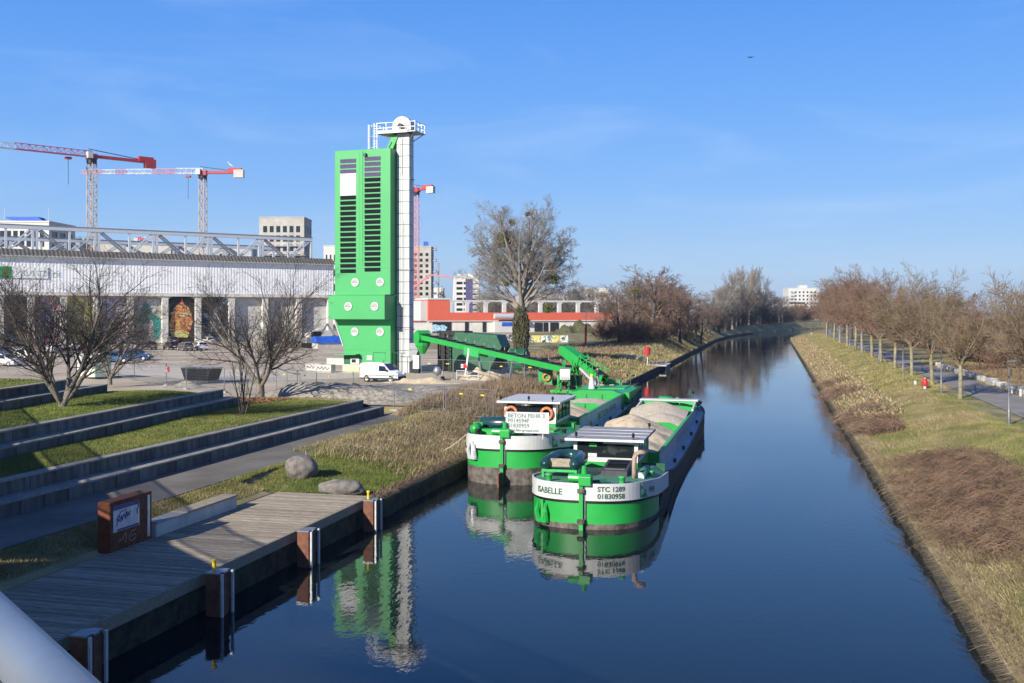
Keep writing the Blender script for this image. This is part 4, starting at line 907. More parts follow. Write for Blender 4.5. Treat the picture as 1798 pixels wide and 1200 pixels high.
        MB().bx(dx - 0.6, dx + 0.6, dy - 1.0, dy + 1.2, dz + 0.16, dz + 0.26).build('inflatable_floor', M('rubber_boat'), d_)
        MB().bx(dx - 0.42, dx + 0.42, dy - 1.02, dy - 0.98, dz + 0.22, dz + 0.56).build('transom', M('plank'), d_)
        MB().bx(dx - 0.8, dx + 0.7, dy - 1.05, dy + 0.9, dz + 0.0, dz + 0.1).bar((dx - 0.75, dy - 1, 1.55), (dx - 0.75, dy - 1, dz), 0.09).bar((dx + 0.65, dy - 1, 1.55), (dx + 0.65, dy - 1, dz), 0.09).bar((dx + 0.65, dy + 0.85, 1.4), (dx + 0.65, dy + 0.85, dz), 0.09).bar((dx - 0.75, dy + 0.85, 1.4), (dx - 0.75, dy + 0.85, dz), 0.09).build('boat_rack', M('green_old'), B)
    else:
        dn.tube([(dx - 1.0, dy, dz + 0.25), (dx - 0.85, dy, dz + 0.25), (dx + 1.2, dy, dz + 0.28), (dx + 1.35, dy, dz + 0.28)], [0.1, 0.34, 0.34, 0.12], 16); dn.build('dark_green_tank', M('rubber_boat'), B, smooth=True)
        MB().bx(-0.5, 1.9, 3.4, 5.2, 1.4, 1.75).build('engine_casing', gp, B)
        MB().bx(-1.5, 0.3, 1.2, 1.7, 1.72, 2.0).build('deck_locker', gp, B)
    if which == 0:
        # skylight, exhaust, silencer
        sk = MB().prism([(2.9, 1.6), (4.9, 1.6), (4.9, 2.12), (2.9, 1.92)], 0.3, 1.4, axis='x').build('skylight', M('hatch_frame'), B)
        MB().quad((0.42, 3.1, 1.94), (1.28, 3.1, 1.94), (1.28, 4.7, 2.10), (0.42, 4.7, 2.10)).build('skylight_pane', M('glass'), sk, loc=(0, 0, 0.012))
        MB().tube([(1.75, 2.6, 1.5), (1.75, 2.6, 2.5), (1.8, 2.62, 2.68), (1.95, 2.65, 2.78), (2.2, 2.7, 2.78)], [0.1, 0.1, 0.1, 0.1, 0.12], 12).build('exhaust_pipe', M('rust_pipe'), B, smooth=True)
        MB().tube([(1.95, 2.9, 1.72), (2.0, 4.9, 1.75)], 0.19, 14).build('silencer', M('deck_green'), B, smooth=True)
        MB().tube([(1.95, 2.72, 1.72), (1.95, 2.9, 1.72)], 0.2, 14).build('silencer_end', M('galv_light'), B)
        for q in range(7): 
            a = q * 0.9; MB().tube([(-0.2 + 0.5 * math.cos(a + t) * (0.6 + 0.1 * q), 2.2 + 0.1 * q + 0.4 * math.sin(a + t), 1.66 - 0.02 * q) for t in np.linspace(0, 4.5, 9)], 0.03, 5).build('hose_coil', M('black'), B)
    else:
        # name board
        nb = MB().bx(0.05, 2.28, 0.42, 0.46, 1.95, 3.0).build('name_board', M('white_paint'), B)
        for x in (0.35, 1.95): MB().bar((x, 0.5, 1.65), (x, 0.5, 2.0), 0.04).build('board_leg', M('galv_light'), nb)
        for tx, zz, sz in (('BETON FEHR 3', 2.72, 0.29), ('P014594F', 2.47, 0.28), ('01830959', 2.22, 0.28), ('www.fehr-groupe.com', 2.03, 0.175)):
            me = text_mesh(tx, sz, bold=0.006); o = link('lettering', me, M('letter_grey'), nb, (0.16, 0.412, zz), (R(90), 0, 0))
        for q in range(3): MB().lathe((-2.15 + 0.0 * q, 1.25 + 0.25 * q, 1.7), [(0.13, 0), (0.13, 0.22), (0.18, 0.25), (0.18, 0.32), (0.1, 0.34)], 10).build('mooring_bitt', M('hatch_frame'), B)
        MB().tube([(-1.75, 0.9, 2.0), (-1.75, 1.6, 2.05)], 0.24, 14).build('winch_drum', gp, B, smooth=True)
        MB().bx(-2.0, -1.5, 1.6, 1.75, 1.7, 2.3).build('winch_frame', gp, B)
        MB().bx(1.75, 2.2, 7.5, 8.2, 1.25, 1.75).build('deck_box', gp, B)
        ol = MB().tube([(0, 0, 0), (0, 0.02, 0)], 0.26, 20).build('fairlead_ring', M('galv_light'), B, loc=(2.24, 1.7, 1.38), rot=(0, 0, R(62)))
        MB().tube([(0, -0.02, 0), (0, 0.0, 0)], 0.2, 20).build('fairlead_hole', M('black'), ol)
    # anchor on the port quarter
    an = empty('tmp', (0, 0, 0)); bpy.data.objects.remove(an)
    s_a = -1.72; ax, ay = stern_pt(s_a); a1 = stern_pt(s_a - 0.1); a2 = stern_pt(s_a + 0.1); tx, ty = a2[0] - a1[0], a2[1] - a1[1]; k = math.hypot(tx, ty); tx /= k; ty /= k; nx, ny = ty, -tx
    def AP(u, v, w): return (ax + tx * u + nx * w, ay + ty * u + ny * w, 0.62 + sheer(ay) + v + (0.42 if which else 0))
    mm = gp if which == 0 else M('galv_light')
    A_ = MB().bar(AP(0, 0.45, 0.14), AP(0, -0.35, 0.14), 0.1).build('anchor_shank', mm, B)
    MB().bar(AP(-0.32, -0.38, 0.12), AP(0.32, -0.38, 0.12), 0.2, 0.16).build('anchor_crown', mm, A_)
    for q in (-1, 1): MB().tube([AP(q * 0.27, -0.38, 0.13), AP(q * 0.3, 0.0, 0.2), AP(q * 0.22, 0.36, 0.18)], [0.1, 0.1, 0.02], 6).build('anchor_fluke', mm, A_)
    # lettering and logo
    if which == 0:
        for tx_, s0, z0, sz in (('ISABELLE', -2.1, 1.36, 0.34), ('STC 1289', 0.62, 1.54, 0.27), ('01830958', 0.62, 1.26, 0.27)):
            link('lettering', wrap(text_mesh(tx_, sz, bold=0.008), s0, z0, 0.105), M('letter_green'), B)
        link('lettering', wrap(text_mesh('FEHR', 0.24), -3.5, 1.38, 0.105), M('letter_green'), B)
        ls = 2.55
    else: ls = 2.75
    link('lettering', wrap(text_mesh('FEHR', 0.30, bold=0.004), ls + 0.75, 1.36, 0.105), M('letter_green'), B)
    def logo(poly):
        lo = MB().quad(*[(a, b_, 0) for a, b_ in poly]); me = lo.mesh('logo'); me.materials.append(M('logo_green'))
        bm = bmesh.new(); bm.from_mesh(me); bmesh.ops.triangulate(bm, faces=bm.faces); bmesh.ops.subdivide_edges(bm, edges=bm.edges, cuts=3, use_grid_fill=True); bm.to_mesh(me); bm.free()
        link('logo', wrap(me, ls, 1.20, 0.105), None, B)
    logo([(0, 0), (0.10, 0), (0.10, 0.5), (0, 0.62)]); logo([(0.10, 0), (0.6, 0.0), (0.42, 0.2), (0.10, 0.12)]); logo([(0.10, 0.5), (0.10, 0.36), (0.26, 0.34), (0.3, 0.3)]); logo([(0.3, 0.3), (0.42, 0.2), (0.48, 0.26), (0.36, 0.32)])
    # faint lettering along the starboard coaming
    me = text_mesh('BETON FEHR', 0.85); o = link('lettering', me, M('letter_green') if which else M('coaming_grey'), B, (1.995, 17.0 if which else 20, 0.95), (R(90), 0, R(90)), (1.6, 0.75, 1))
    # bow gear
    MB().tube([(-0.9, 37.2, 1.95 + 0.1), (0.1, 37.2, 2.05)], 0.26, 14).build('windlass', gp, B, smooth=True)
    MB().bx(-1.1, 0.3, 36.9, 37.5, 1.6, 1.85).build('windlass_base', gp, B)
    MB().bx(0.35, 0.6, 37.0, 37.4, 1.65, 2.25).build('windlass_gear', gp, B)
    ms = MB().bar((1.3, 38.2, 1.6), (1.3, 38.2, 2.75), 0.05).bar((1.05, 38.2, 2.5), (1.55, 38.2, 2.5), 0.04).build('bow_mast', M('dark_green'), B)
    for x in (1.05, 1.55): MB().lathe((x, 38.2, 2.48), [(0.05, 0), (0.09, 0.03), (0.09, 0.16), (0.04, 0.18)], 8).build('bow_lamp', M('black'), ms)
    MB().bx(-0.5, 0.9, 38.0, 38.7, 1.66, 1.95).build('fore_peak_hatch', M('lid_grey'), B)
    for x, y in ((-1.9, 36.8), (1.9, 36.8), (0.9, 39.0)): MB().lathe((x, y, 1.5), [(0.13, 0), (0.13, 0.35), (0.18, 0.38), (0.18, 0.45), (0.1, 0.47)], 10).build('mooring_bitt', M('hatch_frame'), B)
    MB().tube([(2.2, 36.6, 1.95), (2.2, 36.0, 2.0), (2.1, 35.4, 1.9)], 0.14, 8).build('fender', M('rubber'), B)
    for i, (y, s) in enumerate(((14.5, 1), (20, 1), (26, 1), (31, 1))):
        MB().tube([(2.35, y, 1.84 + sheer(y)), (2.35, y, 2.05 + sheer(y))], 0.09, 8).build('deck_bollard', M('hatch_frame'), B)
    return B
B1 = barge((-7.32, 40.2, 0.0), 'nearer gravel barge in green and white, lettered ISABELLE, grey cabin roof', 0)
B2 = barge((-13.05, 49.6, 0.62), 'farther gravel barge moored against the bank, white cabin roof and name board', 1)
lifebuoy((-13.05 - 1.05, 49.6 + 5.86, 0.62 + 2.42), 0.30, 'orange lifebuoy in the left half of the barge cabin window', 0)
lifebuoy((-13.05 + 0.98, 49.6 + 5.86, 0.62 + 2.40), 0.30, 'orange lifebuoy in the right half of the barge cabin window', 0)
# mooring line from the farther barge to the bank
def rope(a, b_, sag, label, r=0.022, m='rope'):
    a, b_ = Vector(a), Vector(b_); P = [a.lerp(b_, t) - Vector((0, 0, sag * 4 * t * (1 - t))) for t in np.linspace(0, 1, 12)]
    o = MB().tube([p - a for p in P], r, 6).build('mooring_rope', M(m), None, loc=a, smooth=True); return tag(o, label, 'rope')
pe = G(770, 795, 1.0); rope((-13.05 - 2.1, 49.6 + 1.4, 0.62 + 1.9), (pe.x, pe.y, hz(pe.x, pe.y) + 0.1), 0.15, 'pale mooring rope from the farther barge stern down to the grassy bank')
# ================================================================== warehouse with the painted bays
A = D(-40, 0, 194.2); Bp = D(584, 0, 236.5)         # front wall ends
wx = Vector((Bp.x - A.x, Bp.y - A.y, 0)); WL = wx.length; wrz = math.atan2(wx.y, wx.x)
WH = empty('warehouse', (A.x, A.y, 2.0), wrz, 'long white corrugated warehouse over concrete bays with painted murals', 'warehouse')
def wpos(px):                                        # distance along the front wall for a pixel column
    th = (px - CX) / FOC; dx, dy = CY * th - SY, SY * th + CY
    # solve A + s*w = k*(dx,dy)
    w = wx.normalized(); det = w.x * (-dy) - w.y * (-dx)
    return ((-A.x) * (-dy) - (-A.y) * (-dx)) / det
HB, HS0, HS1, HR = 9.9, 10.6, 17.4, 18.9
# corrugated siding: folded sheet, real ribs
def corrugated(x0, x1, z0, z1, pitch, depth, y=0.0, tilt=0.0):
    V = []; x = x0; k = 0
    while x < x1: V += [(x, y), (x + pitch * 0.28, y - depth), (x + pitch * 0.55, y - depth), (x + pitch * 0.8, y)]; x += pitch
    V.append((x1, y)); P = []; Fq = []
    for i, (a, b_) in enumerate(V): P += [(a, b_, z0), (a, b_ + tilt, z1)]
    for i in range(len(V) - 1): j = 2 * i; Fq.append((j, j + 2, j + 3, j + 1))
    return npmesh('siding', P, Fq)
link('siding', corrugated(0, WL, HS0, HS1, 0.62, 0.045), M('siding'), WH)
link('roof_sheets', corrugated(-0.5, WL + 0.3, HS1 + 0.25, HR, 0.75, 0.22, -0.75, 1.6), M('fibre_roof'), WH)
MB().bx(-0.4, WL + 0.2, -0.82, 0.3, HS1, HS1 + 0.25).build('gutter', M('white_metal'), WH)
MB().bx(-0.3, WL, 0.9, 26, HR - 0.5, HR - 0.2).build('roof_slab', M('fibre_roof'), WH)
MB().bx(0, WL, 0.15, 0.5, HS0 - 0.1, HS1).build('upper_wall', M('facade_concrete'), WH)
MB().bx(-0.1, WL + 0.05, -0.35, 0.4, HB, HS0).build('lintel_beam', M('facade_concrete'), WH)
pil = [wpos(p) for p in (-30, 0, 55, 112, 170, 229, 290, 348, 407, 466, 525, 580)]
pm = MB().prism([(-0.62, -0.15), (0.62, -0.15), (0.62, 0.5), (0.5, 1.2), (-0.5, 1.2), (-0.62, 0.5)], 0, HB).mesh('pillar'); pm.materials.append(M('facade_concrete'))
for x in pil: link('pillar', pm, None, WH, (x, 0, 0))
cb = MB()
cb.prism([(0, 0), (1.0, 0), (0.35, -0.25), (0.1, -0.55), (0.0, -1.0)], -0.05, 0.5, axis='y')
cbm = cb.mesh('corner_haunch'); cbm.materials.append(M('facade_concrete'))
cb2 = MB(); cb2.prism([(0, 0), (-1.0, 0), (-0.35, -0.25), (-0.1, -0.55), (0.0, -1.0)], -0.05, 0.5, axis='y'); cbm2 = cb2.mesh('corner_haunch'); cbm2.materials.append(M('facade_concrete'))
for x in pil: link('corner_haunch', cbm, None, WH, (x + 0.62, 0, HB)); link('corner_haunch', cbm2, None, WH, (x - 0.62, 0, HB))
# back wall panels of the bays
mat('bay_panel', (0.56, 0.54, 0.5), 0.85, 0.08, 0.6); mat('mural_black', (0.014, 0.013, 0.014), 0.7, 0.3, 0.5)
def blob_mat(name, cols_, sc):
    m = bpy.data.materials.new(name); m.use_nodes = True; n = m.node_tree.nodes; l = m.node_tree.links; b = n['Principled BSDF']; b.inputs['Roughness'].default_value = 0.8
    t = n.new('ShaderNodeTexCoord'); w = n.new('ShaderNodeTexNoise'); w.inputs['Scale'].default_value = sc; w.inputs['Detail'].default_value = 6; w.inputs['Distortion'].default_value = 1.5
    l.new(t.outputs['Object'], w.inputs['Vector']); r = n.new('ShaderNodeValToRGB'); r.color_ramp.interpolation = 'CONSTANT'; e = r.color_ramp.elements
    e[0].position = 0; e[0].color = (*cols_[0], 1); e[1].position = 0.40; e[1].color = (*cols_[1], 1)
    for i, c in enumerate(cols_[2:]): k = e.new(0.46 + i * 0.05); k.color = (*c, 1)
    l.new(w.outputs['Fac'], r.inputs['Fac']); l.new(r.outputs['Color'], b.inputs['Base Color']); MATS[name] = m; return m
blob_mat('mural_fire', [(0.5, 0.10, 0.04), (0.55, 0.4, 0.1), (0.6, 0.13, 0.05), (0.08, 0.02, 0.015), (0.62, 0.5, 0.2), (0.4, 0.05, 0.02)], 0.55)
blob_mat('mural_yellow', [(0.5, 0.47, 0.05), (0.62, 0.58, 0.1), (0.35, 0.33, 0.1), (0.7, 0.65, 0.2), (0.55, 0.5, 0.3)], 0.7)
blob_mat('mural_mixed', [(0.5, 0.5, 0.5), (0.42, 0.05, 0.09), (0.5, 0.48, 0.5), (0.1, 0.12, 0.25), (0.6, 0.58, 0.56), (0.2, 0.2, 0.24)], 0.5)
blob_mat('mural_teal', [(0.02, 0.17, 0.16), (0.03, 0.26, 0.23), (0.01, 0.08, 0.08), (0.05, 0.32, 0.28)], 1.2)
blob_mat('mural_night', [(0.016, 0.016, 0.018), (0.02, 0.02, 0.022), (0.016, 0.016, 0.018), (0.03, 0.09, 0.13), (0.35, 0.4, 0.45), (0.05, 0.05, 0.05)], 0.35)
blob_mat('mural_violet', [(0.09, 0.07, 0.1), (0.05, 0.05, 0.06), (0.16, 0.12, 0.22), (0.3, 0.28, 0.27), (0.06, 0.05, 0.05)], 0.4)
yb = 1.0
def pts(poly, x, z, sx=1, sz=1): return [(x + a * sx, z + b_ * sz) for a, b_ in poly]
for i in range(len(pil) - 1):
    a, b_ = pil[i] + 0.3, pil[i + 1] - 0.3; pxm = (-30, 0, 55, 112, 170, 229, 290, 348, 407, 466, 525, 580)[i]
    kind = {0: 'mural_violet', 1: 'mural_violet', 2: 'mural_mixed', 3: 'mural_yellow', 4: 'mural_mixed', 6: 'mural_black', 7: 'mural_night'}.get(i)
    if kind:
        front = i in (6, 7)
        q = MB().bx(a + (0.32 if front else 0), b_ - (0.32 if front else 0), (0.45 if front else yb), (0.6 if front else yb + 0.12), 0.0, HB).build('mural', M(kind), WH)
        if i == 6:
            xm = (a + b_) / 2; zz = 1.2
            f1 = [(-2.0, 0.4), (-0.8, 0.0), (1.2, 0.2), (2.0, 1.6), (2.4, 3.4), (2.2, 5.2), (1.4, 6.6), (0.6, 7.0), (0.2, 8.2), (-0.3, 7.2), (-1.2, 6.6), (-2.2, 5.2), (-2.0, 4.2), (-2.6, 3.0), (-2.4, 1.6)]
            MB().prism(pts(f1, xm, zz), 0.40, 0.45, axis='y').build('painted_figure', M('mural_fire'), q)
            MB().prism(pts([(-1.7, 0.5), (1.3, 0.3), (1.7, 1.2), (0.2, 1.9), (-1.6, 1.6)], xm, zz - 0.3), 0.36, 0.40, axis='y').build('painted_base', M('mural_yellow'), q)
            MB().prism(pts([(-0.6, 4.6), (0.8, 5.4), (1.6, 5.0), (0.6, 4.4)], xm, zz), 0.36, 0.40, axis='y').build('painted_detail', M('mural_yellow'), q)
        if i == 7:
            MB().prism(pts([(-0.9, 2.2), (1.4, 2.0), (1.9, 3.2), (0.4, 4.6), (-0.4, 6.6), (-0.9, 4.8)], (a + b_) / 2, 0.8), 0.40, 0.45, axis='y').build('painted_figure', M('mural_night'), q)
    else:
        for j in range(6):
            MB().bx(a, b_, yb, yb + 0.1, j * 1.65 + 0.02, j * 1.65 + 1.63).build('bay_panel', M('bay_panel'), WH)
        if i == 5:
            xm = (a + b_) / 2 + 0.5
            f2 = [(-2.2, 4.2), (-1.6, 4.0), (-0.9, 4.6), (0.3, 4.2), (0.9, 3.4), (1.1, 1.0), (2.1, 0.9), (2.2, 2.0), (2.7, 4.3), (2.4, 5.4), (0.6, 6.6), (0.1, 8.2), (-0.6, 8.9), (-1.3, 8.6), (-1.7, 7.4), (-2.1, 5.6)]
            MB().prism(pts(f2, xm, 0.2, 0.95, 0.95), yb - 0.05, yb - 0.02, axis='y').build('painted_figure', M('mural_teal'), WH)
            MB().prism(pts([(0.2, 4.9), (0.7, 4.7), (1.0, 3.0), (0.8, 2.6), (0.3, 3.8)], xm, 0.2), yb - 0.07, yb - 0.05, axis='y').build('painted_hand', M('facade_white'), WH)
MB().bx(0, WL, yb + 0.15, yb + 0.4, 0, HS0).build('inner_wall', M('facade_concrete'), WH)
MB().bx(WL - 0.4, WL, 0.4, 26, 0, HR - 0.5).build('gable_wall', M('facade_concrete'), WH)
MB().bx(-0.2, WL, 0.05, yb, -0.1, 0.05).build('bay_floor', M('road_pale'), WH)
mat('letter_pale', (0.4, 0.5, 0.45), 0.6)
# signboard
xs0 = wpos(-12)
MB().bx(wpos(-6), wpos(20.5), -0.22, -0.12, 13.2, 15.4).build('sign_board', M('logo_green'), WH)
s_ = MB().bx(wpos(20.6), wpos(84), -0.22, -0.12, 13.2, 15.4).build('sign_board', M('siding'), WH)
MB().prism(pts([(0, 0), (1.0, 0.5), (2.0, 0.2), (1.3, 1.0), (0.4, 1.3)], wpos(2), 13.6), -0.25, -0.22, axis='y').build('sign_mark', M('mistletoe'), s_)
link('lettering', text_mesh('RUS TE DE', 1.5), M('letter_pale'), s_, (wpos(24) + 1.2, -0.24, 13.7), (R(90), 0, 0))
# steel roof trusses
def truss(y, x0, x1, z0, z1, label, pitch=11.6, m='galv_light'):
    T = empty('roof_truss', (A.x, A.y, 2.0), wrz, label, 'truss', 'steel trusses on the warehouse roof')
    MB().bx(x0, x1, y - 0.3, y + 0.3, z1 - 0.75, z1).build('top_chord', M(m), T); MB().bx(x0, x1, y - 0.4, y + 0.4, z1, z1 + 0.12).build('flange', M('galv'), T)
    MB().bx(x0, x1, y - 0.25, y + 0.25, z0 - 0.3, z0 + 0.1).build('bottom_chord', M(m), T)
    x = x1; k = 0
    while x > x0:
        MB().bx(x - 0.45, x + 0.02, y - 0.22, y + 0.22, z0, z1 - 0.7).build('vertical', M(m), T)
        MB().bx(x - 1.2, x - 0.75, y - 0.22, y + 0.22, z0, z1 - 0.7).build('vertical', M(m), T) if k else None
        xm = x - pitch / 2
        MB().bx(xm - 0.2, xm + 0.2, y - 0.2, y + 0.2, z0, z1 - 0.7).build('vertical', M(m), T)
        for dx in (0, 0.8):
            MB().bar((x - 0.6 - dx, y, z1 - 0.75), (xm + 0.5 - dx, y, z0), 0.3).build('diagonal', M('galv_light'), T)
            MB().bar((x - pitch - 0.2 + dx * 0.8, y + 0.03, z1 - 0.75), (xm - 0.9 + dx, y + 0.03, z0), 0.3).build('diagonal', M('galv'), T)
        x -= pitch; k += 1
    return T
truss(1.6, -8, wpos(553), HR - 0.3, 23.6, 'front steel roof truss along the warehouse edge')
truss(19.0, -20, wpos(553) - 2, HR - 0.3, 22.4, 'rear steel roof truss, lower in view behind the front one')
# ================================================================== cranes
def lattice(m_, a, b_, w, n, tri=False, t=0.16):
    a, b_ = Vector(a), Vector(b_); d = (b_ - a); u = d.normalized(); up = Vector((0, 0, 1)) if abs(u.z) < 0.9 else Vector((1, 0, 0)); s = u.cross(up).normalized(); v = s.cross(u).normalized()
    C = [s * w / 2 + v * w / 2, -s * w / 2 + v * w / 2, -s * w / 2 - v * w / 2, s * w / 2 - v * w / 2] if not tri else [v * w * 1.0, -s * w / 2, s * w / 2]
    for c in C: m_.bar(a + c, b_ + c, t)
    k = len(C)
    for i in range(n):
        p, q = a + d * (i / n), a + d * ((i + 1) / n)
        for j in range(k):
            c0, c1 = C[j], C[(j + 1) % k]
            m_.bar(p + c0, q + c1, t * 0.55) if i % 2 == 0 else m_.bar(p + c1, q + c0, t * 0.55)
            m_.bar(p + c0, p + c1, t * 0.5)
    return m_
def crane(base, top, jdir, jlen, clen, label, segs, mw=2.0, mast='crane_mast', cw=True, jh=1.9):
    b_ = Vector(base); C = empty('tower_crane', b_, 0, label, 'tower crane', 'tower cranes over the building site'); h = top - b_.z
    lattice(MB(), (0, 0, 0), (0, 0, h - 1.5), mw, int(h / 2.4), t=0.22).build('mast', M(mast), C)
    jd = Vector((jdir[0], jdir[1], 0)).normalized()
    sl = MB().tube([(0, 0, h - 1.6), (0, 0, h - 0.2)], mw * 0.75, 14).build('slewing_ring', M('black'), C)
    cabm = MB().box(jd * 1.2 + Vector((-jd.y, jd.x, 0)) * 1.4 + Vector((0, 0, h + 0.9)), (1.6, 1.6, 2.0), math.atan2(jd.y, jd.x)).build('cab', M('white_paint'), C)
    MB().box(Vector((0, 0, h + 0.6)), (3.0, 2.2, 1.8), math.atan2(jd.y, jd.x)).build('turntable', M('crane_red'), C)
    s0 = 0
    for i, (fr, mm) in enumerate(segs):
        p, q = jd * (jlen * s0), jd * (jlen * fr); lattice(MB(), p + Vector((0, 0, h + 0.5)), q + Vector((0, 0, h + 0.5)), jh * (1.0 - 0.35 * s0), max(3, int((fr - s0) * jlen / 2.0)), tri=True, t=0.2).build('jib_section', M(mm), C); s0 = fr
    cj = MB().bar((0, 0, h + 0.6), -jd * clen + Vector((0, 0, h + 0.6)), 1.5, 0.5).bar((0, 0, h + 0.9), -jd * clen + Vector((0, 0, h + 0.9)), 0.2, 0.9).build('counter_jib', M('crane_red'), C)
    MB().bar(jd * 1 + Vector((0, 0, h + 3.0)), -jd * (clen * 0.85) + Vector((0, 0, h + 1.2)), 0.22).build('tie_bar', M('black'), cj)
    MB().box(-jd * (clen - 1.5) + Vector((0, 0, h + 0.3)), (3.6, 1.8, 2.9), math.atan2(jd.y, jd.x)).build('counterweight', M('concrete_pale') if cw else M('crane_red'), cj)
    MB().box(-jd * (clen - 3.0) + Vector((0, 0, h + 1.6)), (5.0, 1.6, 1.6), math.atan2(jd.y, jd.x)).build('winch_house', M('crane_red'), cj)
    tr = MB().box(jd * (jlen * 0.12) + Vector((0, 0, h - 0.6)), (1.8, 1.4, 0.7), math.atan2(jd.y, jd.x)).build('trolley', M('crane_red'), C)
    MB().bar(jd * (jlen * 0.12) + Vector((0, 0, h - 0.8)), jd * (jlen * 0.12) + Vector((0, 0, h - 9)), 0.12).build('hoist_rope', M('black'), tr)
    return C
pA = Gd(161, 330); jv = D(0, 258, 310.5) - D(161, 275, 330)
crane((pA.x, pA.y, 2), 58.0, (jv.x, jv.y), 62, 21, 'red and white tower crane whose jib leaves the picture at the left edge', [(0.38, 'crane_red'), (0.66, 'white_paint'), (1.0, 'crane_red')], 2.1, cw=False)
pB = Gd(356, 380); jv = D(145, 300, 381) - D(356, 300, 380)
crane((pB.x, pB.y, 2), 59.5, (jv.x, jv.y), 45.5, 15, 'tower crane with pale pink and white banded jib, right of the red one', [(0.22, 'white_paint'), (0.42, 'crane_pink'), (0.63, 'white_paint'), (0.72, 'crane_pink'), (0.82, 'white_paint'), (1.0, 'crane_pink')], 2.1)
pC = Gd(731, 450); jv = D(600, 338, 470) - D(731, 330, 450)
crane((pC.x, pC.y, 2), 61.5, (jv.x, jv.y), 40, 9, 'slim tower crane mostly hidden behind the white elevator', [(0.5, 'crane_pink'), (1.0, 'white_paint')], 1.9, mast='crane_pink')
pD = Gd(250, 900); jv = D(280, 416, 900) - D(238, 418, 900)
crane((pD.x, pD.y, 2), 72.0, (jv.x, jv.y), 22, 7, 'far small red and white crane seen through the warehouse roof truss', [(0.5, 'white_paint'), (1.0, 'crane_pink')], 2.4)
# ================================================================== buildings
def block(name, px0, px1, ytop, d, depth, label, wallm, rows, cols_, win=(0.55, 0.55), zb=2.0, rot=0.0, margin=0.06, recess=0.25, winm='window_dark', parapet=True, top_skip=0.06, bottom_skip=0.0, side_cols=3, cat='building', zmin=None):
    a = Gd(px0, d); c = Gd(px1, d); w = (c - a).length; h = CAM_H + (HY - ytop) / FOC * d - zb; rz = YAW + rot
    e = empty(name, (a.x, a.y, zb), rz, label, cat)
    # wall with real openings: piers and spandrels in front of a dark core
    MB().bx(recess, w - recess, recess, depth - recess, 0, h - 0.2).build('core', M(winm), e)
    u0 = margin * w; cw_ = (w - 2 * u0) / cols_; r0 = bottom_skip * h; rh = (h * (1 - top_skip) - r0) / rows
    ww, wh_ = cw_ * win[0], rh * win[1]
    m_ = MB()
    def face(fn, W, n, u_0):
        cwf = (W - 2 * u_0) / n; wwf = cwf * win[0]; xs = [0.0]
        for i in range(n): xs += [u_0 + i * cwf + (cwf - wwf) / 2, u_0 + i * cwf + (cwf + wwf) / 2]
        xs.append(W)
        for i in range(0, len(xs), 2): fn(xs[i], xs[i + 1], 0, h)
        for r in range(rows + 1):
            lo = 0 if r == 0 else r0 + (r - 1) * rh + (rh + wh_) / 2; hi = h if r == rows else r0 + r * rh + (rh - wh_) / 2
            for i in range(1, len(xs) - 1, 2): fn(xs[i], xs[i + 1], lo, hi)
    face(lambda x0, x1, z0, z1: m_.bx(x0, x1, 0, recess, z0, z1), w, cols_, u0)
    face(lambda x0, x1, z0, z1: m_.bx(w - recess, w, x0 + recess, x1 if x1 < depth else depth, z0, z1) if x1 > x0 else None, depth, side_cols, margin * depth)
    m_.bx(0, recess, recess, depth, 0, h); m_.bx(recess, w - recess, depth - recess, depth, 0, h)
    m_.build('wall', M(wallm), e)
    MB().bx(-0.15, w + 0.15, -0.15, depth + 0.15, h, h + 0.5).build('parapet', M(wallm), e) if parapet else MB().bx(0, w, 0, depth, h, h + 0.15).build('roof', M(wallm), e)
    # each window a part: a recessed pane
    for r in range(rows):
        for i in range(cols_):
            if zmin is not None and r0 + (r + 1) * rh < zmin: continue
            x = u0 + i * cw_ + cw_ / 2; z = r0 + r * rh + rh / 2
            pn_ = WIN.get((round(ww, 2), round(wh_, 2)))
            if pn_ is None:
                pn_ = MB().box((0, 0, 0), (ww, 0.06, wh_)).mesh('window'); pn_.materials.append(M('glass')); WIN[(round(ww, 2), round(wh_, 2))] = pn_
            link('window', pn_, None, e, (x, recess * 0.75, z))
    return e, w, h
WIN = {}
e, w, h = block('apartment_tower', 455, 534, 383, 430, 16, 'half finished pale apartment tower rising behind the warehouse roof truss', 'facade_raw', 11, 6, (0.62, 0.68), zmin=14)
for r in (4, 6, 7, 8): MB().bx(-0.6, w + 0.8, -1.2, 0, h * 0.94 * r / 11 - 0.4 + 3, h * 0.94 * r / 11 + 3).build('balcony_slab', M('facade_grey'), e)
e, w, h = block('building_shell', -20, 86, 391, 300, 18, 'white framed building shell with a blue tarpaulin on its roof, far left', 'facade_white', 11, 8, (0.7, 0.68), zmin=14)
MB().prism([(0, 0), (9.5, 0), (11.5, -1.6), (11.5, -2.2), (0.3, -0.6)], 0, 4, axis='y').build('tarpaulin', M('blue_tarp'), e, loc=(w - 13.5, 1.5, h + 1.8))
for x in (4, 17): MB().bar((w - 18 + x, 2, h), (w - 18 + x, 2, h + 4.5), 0.12).build('antenna', M('galv'), e)
e, w, h = block('apartment_tower', 722, 757, 434, 470, 15, 'raw concrete high rise with open window holes behind the white elevator', 'facade_raw', 11, 3, (0.5, 0.56), bottom_skip=0.16, zmin=3)
for r in range(5): MB().bx(w, w + 2.2, 1, 5, h * 0.4 + r * h * 0.14, h * 0.4 + r * h * 0.14 + 0.4).build('balcony_slab', M('facade_grey'), e); MB().bx(w + 2.0, w + 2.1, 1, 5, h * 0.4 + r * h * 0.14, h * 0.4 + r * h * 0.14 + 1.4).build('balcony_rail', M('facade_grey'), e)
MB().bx(w * 0.6, w * 0.82, 2, 4, h + 0.5, h + 2.6).build('blue_box', M('blue_tarp'), e)
